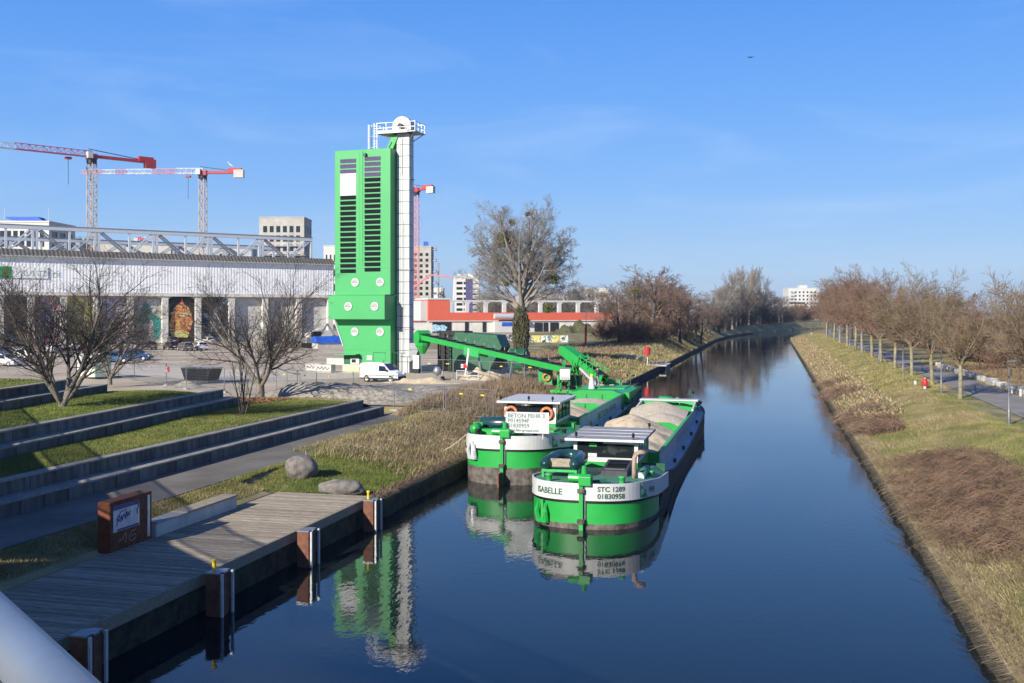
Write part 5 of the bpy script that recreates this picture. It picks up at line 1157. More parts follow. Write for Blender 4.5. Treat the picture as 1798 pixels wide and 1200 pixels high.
MB().bar((w + 3.2, 3, h * 0.2), (w + 3.2, 3, h * 0.8), 0.8).build('hoist_mast', M('galv'), e)
for i in range(4): MB().bx(i * w / 4 + 0.7, (i + 1) * w / 4 - 0.7, -0.05, 0.2, 0, 5.5).build('ground_floor_opening', M('window_dark'), e)
e, w, h = block('slab_block', 798, 841, 488, 620, 14, 'white banded residential block with a dark violet stair panel behind orange hall', 'facade_white', 8, 3, (0.85, 0.5), zmin=8)
MB().bx(w * 0.46, w * 0.74, -0.2, 0.02, 2, h - 0.6).build('stair_panel', M('panel_blue'), e)
for r in range(8): MB().bx(w * 0.75, w + 0.6, -0.8, 0, h * (0.08 + 0.113 * r), h * (0.08 + 0.113 * r) + 1.2).build('balcony', M('facade_grey'), e)
MB().bx(w * 0.1, w * 0.85, 3, 9, h + 0.5, h + 2.5).build('roof_house', M('facade_white'), e)
e, w, h = block('white_block', 568, 600, 433, 560, 18, 'small white block peeping out left of the green tower', 'facade_white', 5, 4, (0.4, 0.5), zmin=25)
block('low_block', 150, 300, 430, 520, 14, 'long low pale block behind the roof truss, left of centre', 'facade_raw', 7, 12, (0.5, 0.5), zmin=22)
block('low_block', 300, 440, 433, 540, 14, 'long low grey block behind the roof truss, right part', 'facade_grey', 7, 10, (0.5, 0.5), zmin=22)
block('low_block', 92, 140, 428, 500, 14, 'dark grey low block behind the roof truss near the left', 'facade_grey', 6, 4, (0.6, 0.6), zmin=22)
block('grey_house', 757, 778, 507, 640, 12, 'narrow pale house beside the raw concrete high rise', 'facade_concrete', 5, 2, (0.4, 0.4), zmin=10)
e, w, h = block('apartment_block', 1384, 1438, 507, 900, 18, 'bright white stepped apartment block at the far end of the canal', 'facade_white', 8, 7, (0.45, 0.5), zmin=4)
mat('terracotta', (0.5, 0.2, 0.1), 0.8)
MB().bx(w * 0.05, w * 0.5, -3.0, 0, 0, h * 0.5).build('orange_wing', M('facade_white'), e); MB().bx(w * 0.06, w * 0.5, -3.1, -3.0, h * 0.30, h * 0.44).build('brick_band', M('terracotta'), e); MB().bx(w * 0.04, w * 0.52, -3.2, -0.2, h * 0.5, h * 0.56).build('dark_roof', M('window_dark'), e)
for r in range(4): MB().bx(w * 0.08, w * 0.22, -1.0, 0, h * (0.56 + 0.1 * r), h * (0.56 + 0.1 * r) + 1.1).build('balcony', M('facade_grey'), e)
MB().bx(w * 0.4, w * 0.65, 3, 10, h + 0.5, h + 3).build('roof_house', M('facade_white'), e)
block('apartment_block', 1432, 1480, 528, 950, 14, 'low brick coloured apartment wing right of the white stepped block', 'terracotta', 3, 8, (0.4, 0.5), zmin=4)
block('far_block', 1028, 1068, 508, 600, 14, 'distant white block behind the right half of the orange hall', 'facade_white', 4, 5, (0.4, 0.5), zmin=8)
block('far_block', 905, 1006, 520, 560, 14, 'distant long low white hall behind the big leafless tree', 'facade_white', 3, 16, (0.4, 0.4), zmin=8)
# ------------------------------------------------------------------ orange hall
a = Gd(752, 325); c = Gd(1096, 352); ov = Vector((c.x - a.x, c.y - a.y, 0)); OL = ov.length
OH = empty('orange_hall', (a.x, a.y, 2.0), math.atan2(ov.y, ov.x), 'coral orange hall frame with open white concrete bays and grey plinth', 'hall')
def ox(px): return (px - 752) / 344 * OL * (1 - 0.04 * (1 - (px - 752) / 344) * (px - 752) / 344)
def oz(py): return 6.65 - (py - 548) * 335 / 1800
fw_, ow = M('facade_white'), M('orange_wall')
MB().bx(0, ox(787), 0, 14, oz(563), oz(527)).build('end_block', ow, OH)
MB().bx(-0.2, ox(787) + 0.3, -0.2, 14, oz(527), oz(527) + 0.5).build('end_block_cap', fw_, OH)
MB().bx(-2.2, 0, 1.0, 14, oz(563), oz(529)).build('end_wall', fw_, OH)
MB().bx(ox(787), OL, 0, 0.5, oz(563), oz(549)).build('orange_wall', ow, OH)
MB().bx(0, OL, -0.15, 0.0, oz(564.5), oz(563)).build('ledge', fw_, OH)
MB().bx(0, OL, 0.3, 14, 0, oz(564.5)).build('plinth_wall', M('facade_concrete'), OH)
MB().bx(ox(787), OL, 0.0, 1.2, oz(530), oz(527.5)).build('top_beam', fw_, OH)
MB().bx(ox(787), OL, 12.5, 13.7, oz(530), oz(527.5)).build('top_beam', fw_, OH)
for px in (789, 817, 849, 881, 912, 945, 979, 1013, 1047, 1090):
    MB().prism([(-0.6, 0), (0.6, 0), (0.6, oz(534) - oz(549)), (1.5, oz(530) - oz(549)), (-1.5, oz(530) - oz(549)), (-0.6, oz(534) - oz(549))], 0.1, 1.1, axis='y').build('frame_post', fw_, OH, loc=(ox(px), 0, oz(549)))
for px in (787, 816, 846): MB().bx(ox(px) - 0.6, ox(px) + 0.6, 0.1, 0.29, 0, oz(566)).build('plinth_recess', M('window_dark'), OH)
MB().bx(ox(752), ox(786), 0.12, 0.29, 0, oz(566)).build('graffiti_panel', M('mural_black'), OH)
blob_mat('graffiti_blue', [(0.25, 0.5, 0.6), (0.5, 0.7, 0.8), (0.1, 0.2, 0.3), (0.6, 0.75, 0.8), (0.2, 0.45, 0.6)], 0.8)
MB().prism([(0, 0.5), (1.5, 0.2), (5.6, 0.4), (6.2, 1.6), (4.8, 2.4), (3.6, 2.1), (2.2, 2.5), (0.6, 2.2)], 0.06, 0.12, axis='y').build('graffiti', M('graffiti_blue'), OH, loc=(0.2, 0, 0.2))
for px0, px1 in ((860, 897), ): 
    MB().bx(ox(px0), ox(px1), -2.0, 0.2, 0, oz(564.8)).build('white_annex', fw_, OH); MB().bx(ox(872), ox(894), -2.1, -2.0, oz(573), oz(566)).build('blue_sign', M('blue_tarp'), OH)
    MB().tube([(ox(858), -2.5, oz(555.5)), (ox(905), -2.5, oz(556))], 0.9, 14).build('silver_duct', M('galv_light'), OH)
    MB().bx(ox(890), ox(908), -2.4, 0.0, oz(562), oz(551)).build('plant_box', M('galv_light'), OH)
for px0, px1 in ((934, 948), (950, 958), (962, 977)): MB().bx(ox(px0), ox(px1), 0.1, 0.32, 0, oz(567)).build('dark_doorway', M('window_dark'), OH)
# long wall left of it, under the high rise
pw = Gd(728, 318); W2 = empty('site_wall', (pw.x, pw.y, 2.0), YAW + 0.08, 'long pale concrete site wall between elevator and orange hall', 'wall')
for i in range(5): MB().bx(i * 1.9 - 4, i * 1.9 - 2.13, 0, 0.3, 0, 3.3).build('wall_panel', M('concrete_pale'), W2)
# concrete pump boom: red and white arm behind the hall
pb = Gd(724, 400, 3.0); PB = empty('concrete_pump', pb, YAW, 'folded red and white concrete pump boom arching over the orange hall', 'pump boom')
def bl(px, py): v = D(px, py, 400) - pb; return Vector(((px - 724) / 1800 * 400, 0, CAM_H - (py - 548) / 1800 * 400 - 3.0))
MB().bar(bl(724, 507), bl(755, 483), 0.9, 0.7).build('boom_arm', M('crane_pink'), PB); MB().bar(bl(755, 483), bl(797, 487), 0.8, 0.6).build('boom_arm', M('crane_pink'), PB); MB().bar(bl(798, 487), bl(796, 530), 0.6, 0.6).build('boom_arm', M('white_paint'), PB)
MB().bar(bl(724, 560), bl(724, 506), 1.2, 1.2).build('boom_post', M('white_paint'), PB)
MB().box(bl(724, 560) + Vector((0, 0, -0.6)), (9, 2.6, 2.2)).build('truck_bed', M('crane_red'), PB)
# birds
def bird(loc, span, label, m):
    b_ = empty('bird', loc, YAW, label, 'bird', 'birds in the sky')
    MB().tube([(0, -0.28, 0), (0, -0.15, 0.01), (0, 0.1, 0), (0, 0.3, -0.01)], [0.02, 0.07, 0.06, 0.015], 8).build('body', M(m), b_, rot=(0, 0, R(60)))
    for s in (-1, 1): MB().quad((0, -0.1, 0.02), (s * span * 0.25, -0.08, 0.08), (s * span * 0.25, 0.1, 0.08), (0, 0.1, 0.02)).quad((s * span * 0.25, -0.08, 0.08), (s * span * 0.5, 0.03, 0.02), (s * span * 0.5, 0.06, 0.02), (s * span * 0.25, 0.1, 0.08)).build('wing', M(m), b_)
    return b_
bird(D(1318, 101, 130), 1.25, 'dark bird gliding alone in the clear sky, upper right', 'black')
o = bird(D(404, 289, 160), 1.3, 'white bird flying above the pink banded crane', 'white_paint'); o.rotation_euler = (R(60), R(40), YAW)
# ================================================================== trees
class _RR(random.Random):
    def rand(s): return s.random()
    def normal(s, m, d): return s.gauss(m, d)
class Tree:
    def __init__(s, seed): s.r = _RR(seed); s.T = []; s.C = []
    def grow(s, p, d, L, r, lvl, P):
        q = P[min(lvl, len(P) - 1)]; ns = q.get('seg', 4); dest = s.T if lvl <= P[0].get('trunk_levels', 0) else s.C; g = s.r.gauss; rnd_ = s.r.random
        px, py, pz = float(p[0]), float(p[1]), float(p[2]); dx, dy, dz = float(d[0]), float(d[1]), float(d[2]); w = q['wig']; up = q['up']; st = L / ns
        nodes = [(px, py, pz)]; dirs = [(dx, dy, dz)]; rads = [r]; end = r * q.get('taper', 0.45)
        for i in range(ns):
            dx += g(0, w); dy += g(0, w); dz += g(0, w) + up; k = 1 / math.sqrt(dx * dx + dy * dy + dz * dz); dx *= k; dy *= k; dz *= k
            n2 = (px + dx * st, py + dy * st, pz + dz * st); r2 = r + (end - r) * (i + 1) / ns
            dest.append(((px, py, pz), n2, rads[-1], r2, lvl)); px, py, pz = n2; nodes.append(n2); dirs.append((dx, dy, dz)); rads.append(r2)
        if lvl + 1 >= len(P): return
        n = q['n']; n = n if isinstance(n, int) else s.r.randint(n[0], n[1]); ph = rnd_() * 6.28; t0 = q.get('t0', 0.3); rmin = P[0].get('rmin', 0.008)
        for k in range(n):
            t = min(t0 + (1 - t0) * (k + rnd_() * 0.8) / n, 0.999) * ns; i = int(t); f = t - i; A, B_ = nodes[i], nodes[i + 1]
            bp = (A[0] + (B_[0] - A[0]) * f, A[1] + (B_[1] - A[1]) * f, A[2] + (B_[2] - A[2]) * f); bx, by, bz = dirs[i]
            ph += 2.4 + g(0, 0.5); a = R(q['ang']) * (1 + g(0, 0.2)); c = (0.3, 0.2, 1.0) if abs(bz) < 0.95 else (1.0, 0.0, 0.0)
            ux, uy, uz = by * c[2] - bz * c[1], bz * c[0] - bx * c[2], bx * c[1] - by * c[0]; m = 1 / math.sqrt(ux * ux + uy * uy + uz * uz); ux *= m; uy *= m; uz *= m
            vx, vy, vz = by * uz - bz * uy, bz * ux - bx * uz, bx * uy - by * ux; ca, sa = math.cos(a), math.sin(a); cp, sp = math.cos(ph) * sa, math.sin(ph) * sa
            rr = (rads[i] * (1 - f) + rads[i + 1] * f) * q.get('rr', 0.6); LL = L * q['len'] * (1 + g(0, 0.18)) * (1 - q.get('short', 0.35) * (t / ns))
            s.grow(bp, (bx * ca + ux * cp + vx * sp, by * ca + uy * cp + vy * sp, bz * ca + uz * cp + vz * sp), max(LL, 0.12), max(rr, rmin), lvl + 1, P)
def seg_mesh(name, S, sides):
    P0 = np.array([a[0] for a in S]); P1 = np.array([a[1] for a in S]); R0 = np.array([a[2] for a in S]); R1 = np.array([a[3] for a in S])
    d = P1 - P0; L = np.linalg.norm(d, axis=1, keepdims=True); L[L == 0] = 1; d = d / L
    ref = np.where(np.abs(d[:, 2:3]) < 0.9, np.array([[0, 0, 1.0]]), np.array([[1.0, 0, 0]]))
    u = np.cross(d, ref); u /= np.linalg.norm(u, axis=1, keepdims=True); v = np.cross(d, u)
    V = []
    for P, RR, ex in ((P0, R0, -0.02), (P1, R1, 0.02)):
        for k in range(sides):
            a = 2 * math.pi * k / sides; V.append(P + d * RR[:, None] * ex + (u * math.cos(a) + v * math.sin(a)) * RR[:, None])
    V = np.stack(V, 1); n = len(S); b = (np.arange(n) * 2 * sides)[:, None]
    F = np.concatenate([np.concatenate([b + k, b + (k + 1) % sides, b + sides + (k + 1) % sides, b + sides + k], 1) for k in range(sides)], 0)
    return V.reshape(-1, 3), F
def tree_meshes(t, tm, cm, tsides=8, csides=(5, 3)):
    V, F = seg_mesh('t', t.T, tsides); me_t = npmesh('trunk', V, F, True); me_t.materials.append(tm)
    big = [c for c in t.C if c[2] > 0.03]; sm = [c for c in t.C if c[2] <= 0.03]
    Vs, Fs, o = [], [], 0
    for S, k in ((big, csides[0]), (sm, csides[1])):
        if S: V, F = seg_mesh('c', S, k); Vs.append(V); Fs.append(F + o); o += len(V)
    me_c = npmesh('crown', np.concatenate(Vs), np.concatenate(Fs)); me_c.materials.append(cm)
    return me_t, me_c
def put_tree(ms, loc, rz, sc, label, group=None, cat='tree', name='bare_tree'):
    e = empty(name, loc, rz, label, cat, group); e.scale = sc if hasattr(sc, '__len__') else (sc, sc, sc)
    link('trunk', ms[0], None, e); link('crown', ms[1], None, e); return e
ORD = ['first', 'second', 'third', 'fourth', 'fifth', 'sixth', 'seventh', 'eighth', 'ninth', 'tenth', 'eleventh', 'twelfth', 'thirteenth', 'fourteenth', 'fifteenth', 'sixteenth', 'seventeenth', 'eighteenth', 'nineteenth', 'twentieth']
U = np.array([0, 0, 1.0]); O3 = np.zeros(3)
def forked(seed, stems, h, P, spread=25, r0=0.11, base=0.0):
    t = Tree(seed); t.T.append(((0, 0, -0.4), (0, 0, 0.25 + base), r0 * (1.9 + base * 0.6), r0 * (1.5 + base * 0.5), 0))
    for k in range(stems):
        a = k * 2 * math.pi / stems + t.r.normal(0, 0.3); ang = R(spread) * (0.35 + 0.8 * t.r.rand()); dd = np.array([math.cos(a) * math.sin(ang), math.sin(a) * math.sin(ang), math.cos(ang)])
        t.grow((math.cos(a) * 0.12, math.sin(a) * 0.12, base * (0.7 + 0.3 * t.r.random())), dd, h * (0.55 + 0.2 * t.r.rand()), r0 * (0.7 + 0.5 * t.r.rand()), 0, P)
    return t
Pf = [dict(seg=6, wig=0.05, up=0.02, n=(8, 10), ang=32, len=0.62, t0=0.25, rr=0.62, taper=0.4, rmin=0.008, short=0.3), dict(seg=5, wig=0.08, up=0.04, n=(6, 8), ang=36, len=0.58, t0=0.15, rr=0.55), dict(seg=4, wig=0.1, up=0.05, n=(4, 6), ang=36, len=0.55, t0=0.2, rr=0.6), dict(seg=2, wig=0.12, up=0.05, n=3, ang=38, len=0.6, rr=0.7), dict(seg=1, wig=0.15, up=0.03, n=0, ang=30, len=0.5)]
tA = tree_meshes(forked(11, 9, 9.4, Pf, 34, 0.12, 0.35), M('bark'), M('twig_dark'))
tB = tree_meshes(forked(12, 7, 8.2, Pf, 34, 0.11, 0.3), M('bark'), M('twig_dark'))
tC = tree_meshes(forked(14, 7, 8.6, Pf, 54, 0.14, 1.0), M('bark'), M('twig_dark'))
p = G(110, 716, 3.62); put_tree(tA, (p.x, p.y, 3.58), 0.4, (1.0, 1.0, 0.84), 'many stemmed bare tree on the middle lawn, nearest the left edge', 'bare trees on the terraces')
p = G(193, 662, 3.0); put_tree(tB, (p.x, p.y, 2.7), 2.0, 0.95, 'bare bushy tree standing behind the lawn, beside the pale green hut', 'bare trees on the terraces')
p = G(457, 694, 2.45); put_tree(tC, (p.x, p.y, 2.3), 1.1, (1.0, 1.0, 1.1), 'low spreading bare tree rooted in brown leaf litter', 'bare trees on the terraces')
Ps = [dict(seg=6, wig=0.05, up=0.08, n=5, ang=26, len=0.5, t0=0.2, rr=0.6, rmin=0.006), dict(seg=4, wig=0.08, up=0.06, n=4, ang=30, len=0.5, rr=0.6), dict(seg=3, wig=0.1, up=0.05, n=0, ang=30, len=0.5)]
tS = tree_meshes(forked(21, 6, 4.6, Ps, 16, 0.045), M('bark_dark'), M('twig_dark'))
p = G(426, 729, 2.62); put_tree(tS, (p.x, p.y, 2.58), 0, 1.0, 'slim bare sapling on the lower lawn in front of the leaf litter', 'bare trees on the terraces', name='sapling')
# big dome tree with mistletoe
Pb = [dict(seg=8, wig=0.03, up=0.04, n=0, ang=40, len=0.6, taper=0.7, rmin=0.025)]
t = Tree(31); hb = 24.5
t.T.append((np.array([0, 0, -0.5]), np.array([0, 0, 1.2]), 1.1, 0.95, 0)); t.T.append((np.array([0, 0, 1.2]), np.array([0.1, 0, 5.5]), 0.95, 0.8, 0)); t.T.append((np.array([0.1, 0, 5.5]), np.array([0.2, 0, 7.5]), 0.8, 0.75, 0))
Pl = [dict(seg=8, wig=0.05, up=0.03, n=(8, 9), ang=40, len=0.38, t0=0.25, rr=0.45, taper=0.22, rmin=0.02, short=0.5, trunk_levels=-1), dict(seg=4, wig=0.1, up=0.03, n=(6, 7), ang=40, len=0.55, t0=0.2, rr=0.55, short=0.3), dict(seg=3, wig=0.12, up=0.02, n=(5, 5), ang=40, len=0.58, t0=0.15, rr=0.6), dict(seg=2, wig=0.14, up=0.01, n=(3, 4), ang=42, len=0.6, t0=0.15, rr=0.75), dict(seg=1, wig=0.15, up=0.0, n=0, ang=30, len=0.5)]
limbs = [(0.03, 0.3, 16.5, 0.5, 7.2), (0.60, 0.1, 13.5, 0.42, 6.3), (0.68, 3.0, 13.5, 0.40, 6.5), (0.30, 3.5, 15.0, 0.36, 8.5), (0.30, 5.9, 15.0, 0.36, 8.3), (1.0, 2.6, 10.5, 0.28, 6.4), (0.5, 1.6, 13.5, 0.36, 7.4), (0.5, 4.6, 13.5, 0.36, 7.2), (1.0, 0.3, 10.0, 0.26, 8.6), (0.85, 5.4, 10.5, 0.26, 8.0), (0.9, 1.2, 10, 0.26, 8.2), (1.0, 3.6, 10.0, 0.24, 9.5), (0.55, 2.4, 12.5, 0.3, 9.5), (0.52, 0.9, 12.5, 0.3, 9.8), (0.55, 5.2, 12.0, 0.3, 10.0), (0.55, 3.9, 12.0, 0.28, 10.5), (0.95, 6.1, 9.5, 0.22, 11.0), (0.95, 2.9, 9.5, 0.22, 11.2), (1.25, 0.0, 9.5, 0.2, 7.5), (1.25, 3.2, 10.0, 0.2, 7.8), (1.15, 0.4, 9.5, 0.2, 10.5), (1.15, 2.8, 9.5, 0.2, 10.8), (0.75, 0.2, 10.5, 0.22, 12.0), (0.75, 3.1, 10.5, 0.22, 12.3), (0.45, 0.5, 10.0, 0.22, 13.0), (0.45, 3.3, 10.0, 0.22, 13.2)]
for ang, az, L, r, z0 in limbs:
    t.grow(np.array([0.2, 0, z0]), np.array([math.sin(ang) * math.cos(az), math.sin(ang) * math.sin(az), math.cos(ang)]), L, r, 0, Pl)
tBig = tree_meshes(t, M('bark_dark'), M('twig_grey'), 12, (6, 3))
p = Gd(914, 166); BT = put_tree(tBig, (p.x, p.y, 2.0), YAW, 1.0, 'huge lone leafless tree with mistletoe balls and ivy covered trunk behind the conveyor')
# leaf clumps: mistletoe, nests, ivy
def clump(name, n, rad, leaf, m, seed, squash=(1, 1, 1), shell=0.4):
    rr = np.random.RandomState(seed); dvec = rr.normal(0, 1, (n, 3)); dvec /= np.linalg.norm(dvec, axis=1, keepdims=True); rad_ = rad * (shell + (1 - shell) * rr.rand(n, 1) ** 0.6)
    c = dvec * rad_ * np.array(squash); a = rr.normal(0, 1, (n, 3)); a /= np.linalg.norm(a, axis=1, keepdims=True); b_ = np.cross(a, rr.normal(0, 1, (n, 3))); b_ /= np.linalg.norm(b_, axis=1, keepdims=True)
    s = leaf * (0.6 + 0.8 * rr.rand(n, 1)); V = np.stack([c - a * s, c + b_ * s * 0.45, c + a * s, c - b_ * s * 0.45], 1).reshape(-1, 3); F = np.arange(4 * n).reshape(-1, 4)
    me = npmesh(name, V, F); me.materials.append(m); return me
mis = clump('mistletoe', 620, 1.0, 0.17, M('mistletoe'), 3, (1, 1, 1), 0.15); nest = clump('nest', 300, 0.5, 0.18, M('bark_dark'), 4, (1, 1, 0.6), 0.0)
def bigloc(px, py): d = p.y * CY - p.x * SY; return Vector(((px - 914) / 1800 * d, 0, CAM_H - (py - 548) / 1800 * d - 2.0))
for k, (px, py, s) in enumerate(((888, 420, 1.5), (876, 424, 1.1), (898, 428, 0.9), (880, 458, 0.95), (968, 472, 0.85), (972, 490, 1.0), (890, 497, 0.6), (899, 390, 0.7), (931, 484, 0.6), (962, 542, 0.9))):
    q = link('mistletoe', mis, None, BT, bigloc(px, py) + Vector((0, rnd.uniform(-2, 2), 0)), (rnd.random() * 6, rnd.random() * 6, 0), (s, s, s * 0.85)); q['kind'] = 'stuff'
q = link('nest', nest, None, BT, bigloc(927, 376)); q['kind'] = 'stuff'
iv = clump('ivy', 5000, 1.0, 0.2, M('ivy'), 6, (1.0, 1.0, 1.0), 0.85)
iv2 = clump('ivy', 6000, 1.0, 0.06, M('ivy'), 6, (1.0, 1.0, 1.0), 0.8)
q = link('ivy', iv, None, BT, (0.05, 0, 3.4), None, (1.25, 1.25, 4.2)); q['kind'] = 'stuff'
# right hand row
Pr = [dict(seg=4, wig=0.03, up=0.02, n=(7, 8), ang=38, len=1.55, t0=0.82, rr=0.62, taper=0.85, rmin=0.014, short=0.0), dict(seg=6, wig=0.06, up=0.06, n=(6, 8), ang=34, len=0.56, t0=0.15, rr=0.5, taper=0.3), dict(seg=4, wig=0.09, up=0.05, n=(6, 7), ang=34, len=0.58, t0=0.1, rr=0.55), dict(seg=3, wig=0.1, up=0.05, n=(5, 6), ang=32, len=0.6, t0=0.1, rr=0.65), dict(seg=2, wig=0.12, up=0.04, n=3, ang=32, len=0.7, rr=0.8), dict(seg=1, wig=0.1, up=0.04, n=0, ang=30, len=0.6)]
rows_ = []
for sd in (41, 42, 43):
    t = Tree(sd); t.T.append((np.array([0, 0, -0.3]), np.array([0, 0, 0.3]), 0.27, 0.2, 0)); t.grow(np.array([0, 0, 0.3]), U, 3.0, 0.19, 0, Pr); rows_.append(tree_meshes(t, M('bark_lichen'), M('twig_ochre')))
ry = [61, 84.8, 99.3, 113.8, 128, 142, 157, 172, 188, 206, 226, 250, 280]
ordn = ['first', 'second', 'third', 'fourth', 'fifth', 'sixth', 'seventh', 'eighth', 'ninth', 'tenth', 'eleventh', 'twelfth', 'thirteenth']
for i, y in enumerate(ry):
    x = 14.0 + rnd.uniform(-0.15, 0.15); lab = 'bare tree whose branches enter at the right edge of the picture' if i == 0 else ('row tree with yellow lichen on its trunk, nearest on the right towpath' if i == 1 else f'{ordn[i - 1]} bare row tree from the right edge along the towpath')
    e = put_tree(rows_[i % 3], (x, y, 1.95), i * 1.7, 0.86 * (1.0 + min(0.45, max(0, y - 85) * 0.004)) * (1.0 + rnd.uniform(-0.05, 0.07)), lab, 'row trees along the right towpath')
    if i >= 4:
        q = [c for c in e.children if c.name.startswith('crown')][0]; q.material_slots[0].link = 'OBJECT'; q.material_slots[0].material = M('twig_brown')
# poplars and wood trees
Pw = [dict(seg=7, wig=0.05, up=0.03, n=(9, 11), ang=40, len=0.52, t0=0.25, rr=0.5, taper=0.25, rmin=0.03, short=0.5), dict(seg=5, wig=0.09, up=0.06, n=(6, 7), ang=36, len=0.55, t0=0.15, rr=0.55), dict(seg=4, wig=0.1, up=0.05, n=(5, 6), ang=36, len=0.58, t0=0.1, rr=0.65), dict(seg=3, wig=0.12, up=0.04, n=3, ang=36, len=0.62, rr=0.85), dict(seg=2, wig=0.1, up=0.03, n=0, ang=30, len=0.6)]
Pp = [dict(seg=8, wig=0.02, up=0.05, n=(24, 26), ang=24, len=0.40, t0=0.12, rr=0.4, taper=0.25, rmin=0.045, short=0.4), dict(seg=5, wig=0.05, up=0.10, n=(7, 8), ang=24, len=0.5, t0=0.1, rr=0.6), dict(seg=4, wig=0.08, up=0.1, n=(4, 5), ang=26, len=0.6, t0=0.1, rr=0.8), dict(seg=3, wig=0.1, up=0.08, n=0, ang=30, len=0.5)]
wood = []
for sd, mm in ((51, 'twig_brown'), (52, 'twig'), (53, 'twig_brown'), (54, 'twig_grey')):
    t = Tree(sd); t.grow(np.array([0, 0, -0.3]), U, 11.0, 0.30, 0, Pw); wood.append(tree_meshes(t, M('bark_dark'), M(mm), 7, (4, 3)))
pop = []
for sd in (61, 62):
    t = Tree(sd); t.grow(np.array([0, 0, -0.3]), U, 18.0, 0.32, 0, Pp); pop.append(tree_meshes(t, M('twig_grey'), M('twig_grey'), 7, (4, 3)))
Pbu = [dict(seg=4, wig=0.1, up=0.08, n=(6, 7), ang=30, len=0.6, t0=0.1, rr=0.6, rmin=0.02), dict(seg=4, wig=0.12, up=0.06, n=(5, 6), ang=34, len=0.6, t0=0.1, rr=0.65), dict(seg=3, wig=0.12, up=0.05, n=4, ang=34, len=0.65, rr=0.8), dict(seg=2, wig=0.1, up=0.03, n=0, ang=30, len=0.6)]
Pbl = [dict(seg=3, wig=0.12, up=0.08, n=(5, 6), ang=32, len=0.62, t0=0.1, rr=0.7, rmin=0.03), dict(seg=2, wig=0.14, up=0.06, n=(5, 6), ang=38, len=0.62, t0=0.1, rr=0.8), dict(seg=2, wig=0.14, up=0.05, n=0, ang=34, len=0.65, rr=0.8)]
bush = []
for sd, mm in ((71, 'twig_brown'), (72, 'twig_dark'), (73, 'twig_grey')):
    t = forked(sd, 10, 4.2, Pbu, 45, 0.05); bush.append(tree_meshes(t, M('twig_dark'), M(mm), 5, (4, 3)))
def dmin(px): return float(np.interp(px, [1240, 1282, 1324, 1368, 1393], [290, 360, 430, 500, 530])) + 14      # depth of the left bank at a pixel column
def zt_(px, ytop, d): return CAM_H - (ytop - HY) / FOC * d
# (pixel column, depth, top row, kind, words)
wl_ = [(1087, 195, 505, 0, 'dark trunked tree leaning over the left end of the far thicket'), (1112, 215, 492, 1, 'tall tree at the left of the far bank thicket'), (1146, 205, 470, 0, 'tallest spreading tree of the far bank thicket'),
       (1172, 225, 488, 2, 'second tallest tree right of the thicket crest'), (1195, 215, 500, 0, 'broad brown tree on the right flank of the thicket'), (1222, 245, 512, 3, 'grey tree sloping down at the right end of the thicket'),
       (1130, 245, 498, 2, 'tree half hidden behind the thicket crest'), (1065, 240, 506, 3, 'thin grey tree above the end of the orange hall'), (1240, 280, 522, 1, 'small tree in the dip between thicket and poplars'),
       (1208, 300, 515, 1, 'tree behind the dip, left of the poplars'), (1262, 330, 522, 3, 'grey tree at the left foot of the poplars'), (1352, 340, 515, 1, 'dark rounded tree right of the poplars'), (1335, 350, 512, 3, 'grey tree between poplars and dark rounded tree'), (1368, 380, 520, 1, 'dark tree at the right end of the poplar group'),
       (1395, 560, 538, 0, 'far brown tree before the white apartment block'), (1420, 600, 540, 2, 'far russet tree under the white apartment block'), (1440, 520, 536, 1, 'far dark tree right of the white apartment block'),
       (1466, 330, 500, 1, 'tree with dark mistletoe left of the tall towpath tree'), (1494, 260, 480, 3, 'tall mistletoe tree behind the row at the towpath bend'), (1478, 420, 530, 0, 'russet low tree over the far towpath'),
       (960, 420, 498, 3, 'thin tree on the skyline right of the big tree'), (1012, 430, 494, 3, 'slender grey tree on the skyline above the hall'), (1030, 440, 500, 0, 'skyline tree above the right hall bays'), (995, 410, 504, 1, 'low skyline tree behind the big tree'), (860, 420, 512, 1, 'dark skyline tree left of the big tree'), (880, 430, 516, 0, 'small skyline tree just left of the big trunk')]
for i_, (px, yt) in enumerate(((1095, 500), (1104, 512), (1120, 490), (1134, 482), (1140, 500), (1152, 478), (1160, 488), (1166, 496), (1180, 492), (1188, 505), (1204, 506), (1214, 516), (1230, 520), (1246, 526))):
    wl_.append((px, 225 + (i_ * 37) % 60, yt + 4, (0, 2, 3)[i_ % 3], f'{ORD[i_]} bare tree from the left inside the far bank thicket'))
for i_, (px, yt) in enumerate(((850, 508), (872, 506), (895, 512), (930, 508), (945, 512), (975, 506), (1000, 500), (1022, 504), (1045, 506), (1075, 508))):
    wl_.append((px, 400 + (i_ * 53) % 90, yt, (3, 1, 0)[i_ % 3], f'{ORD[i_]} bare skyline tree from the left behind the orange hall'))
for i_, (px, yt) in enumerate(((1258, 515), (1268, 508), (1280, 505), (1292, 500), (1308, 502), (1322, 500), (1338, 506), (1350, 512), (1362, 516), (1374, 520))):
    wl_.append((px, 350 + (i_ * 41) % 70, yt, (3, 1, 3, 0)[i_ % 4], f'{ORD[i_]} lower grey tree from the left among the poplars'))
for i_, (px, yt) in enumerate(((1452, 512), (1462, 500), (1484, 492), (1500, 484), (1512, 488))):
    wl_.append((px, 300 + (i_ * 29) % 50, yt, (1, 0)[i_ % 2], f'{ORD[i_]} tall tree from the left where the towpath vanishes'))
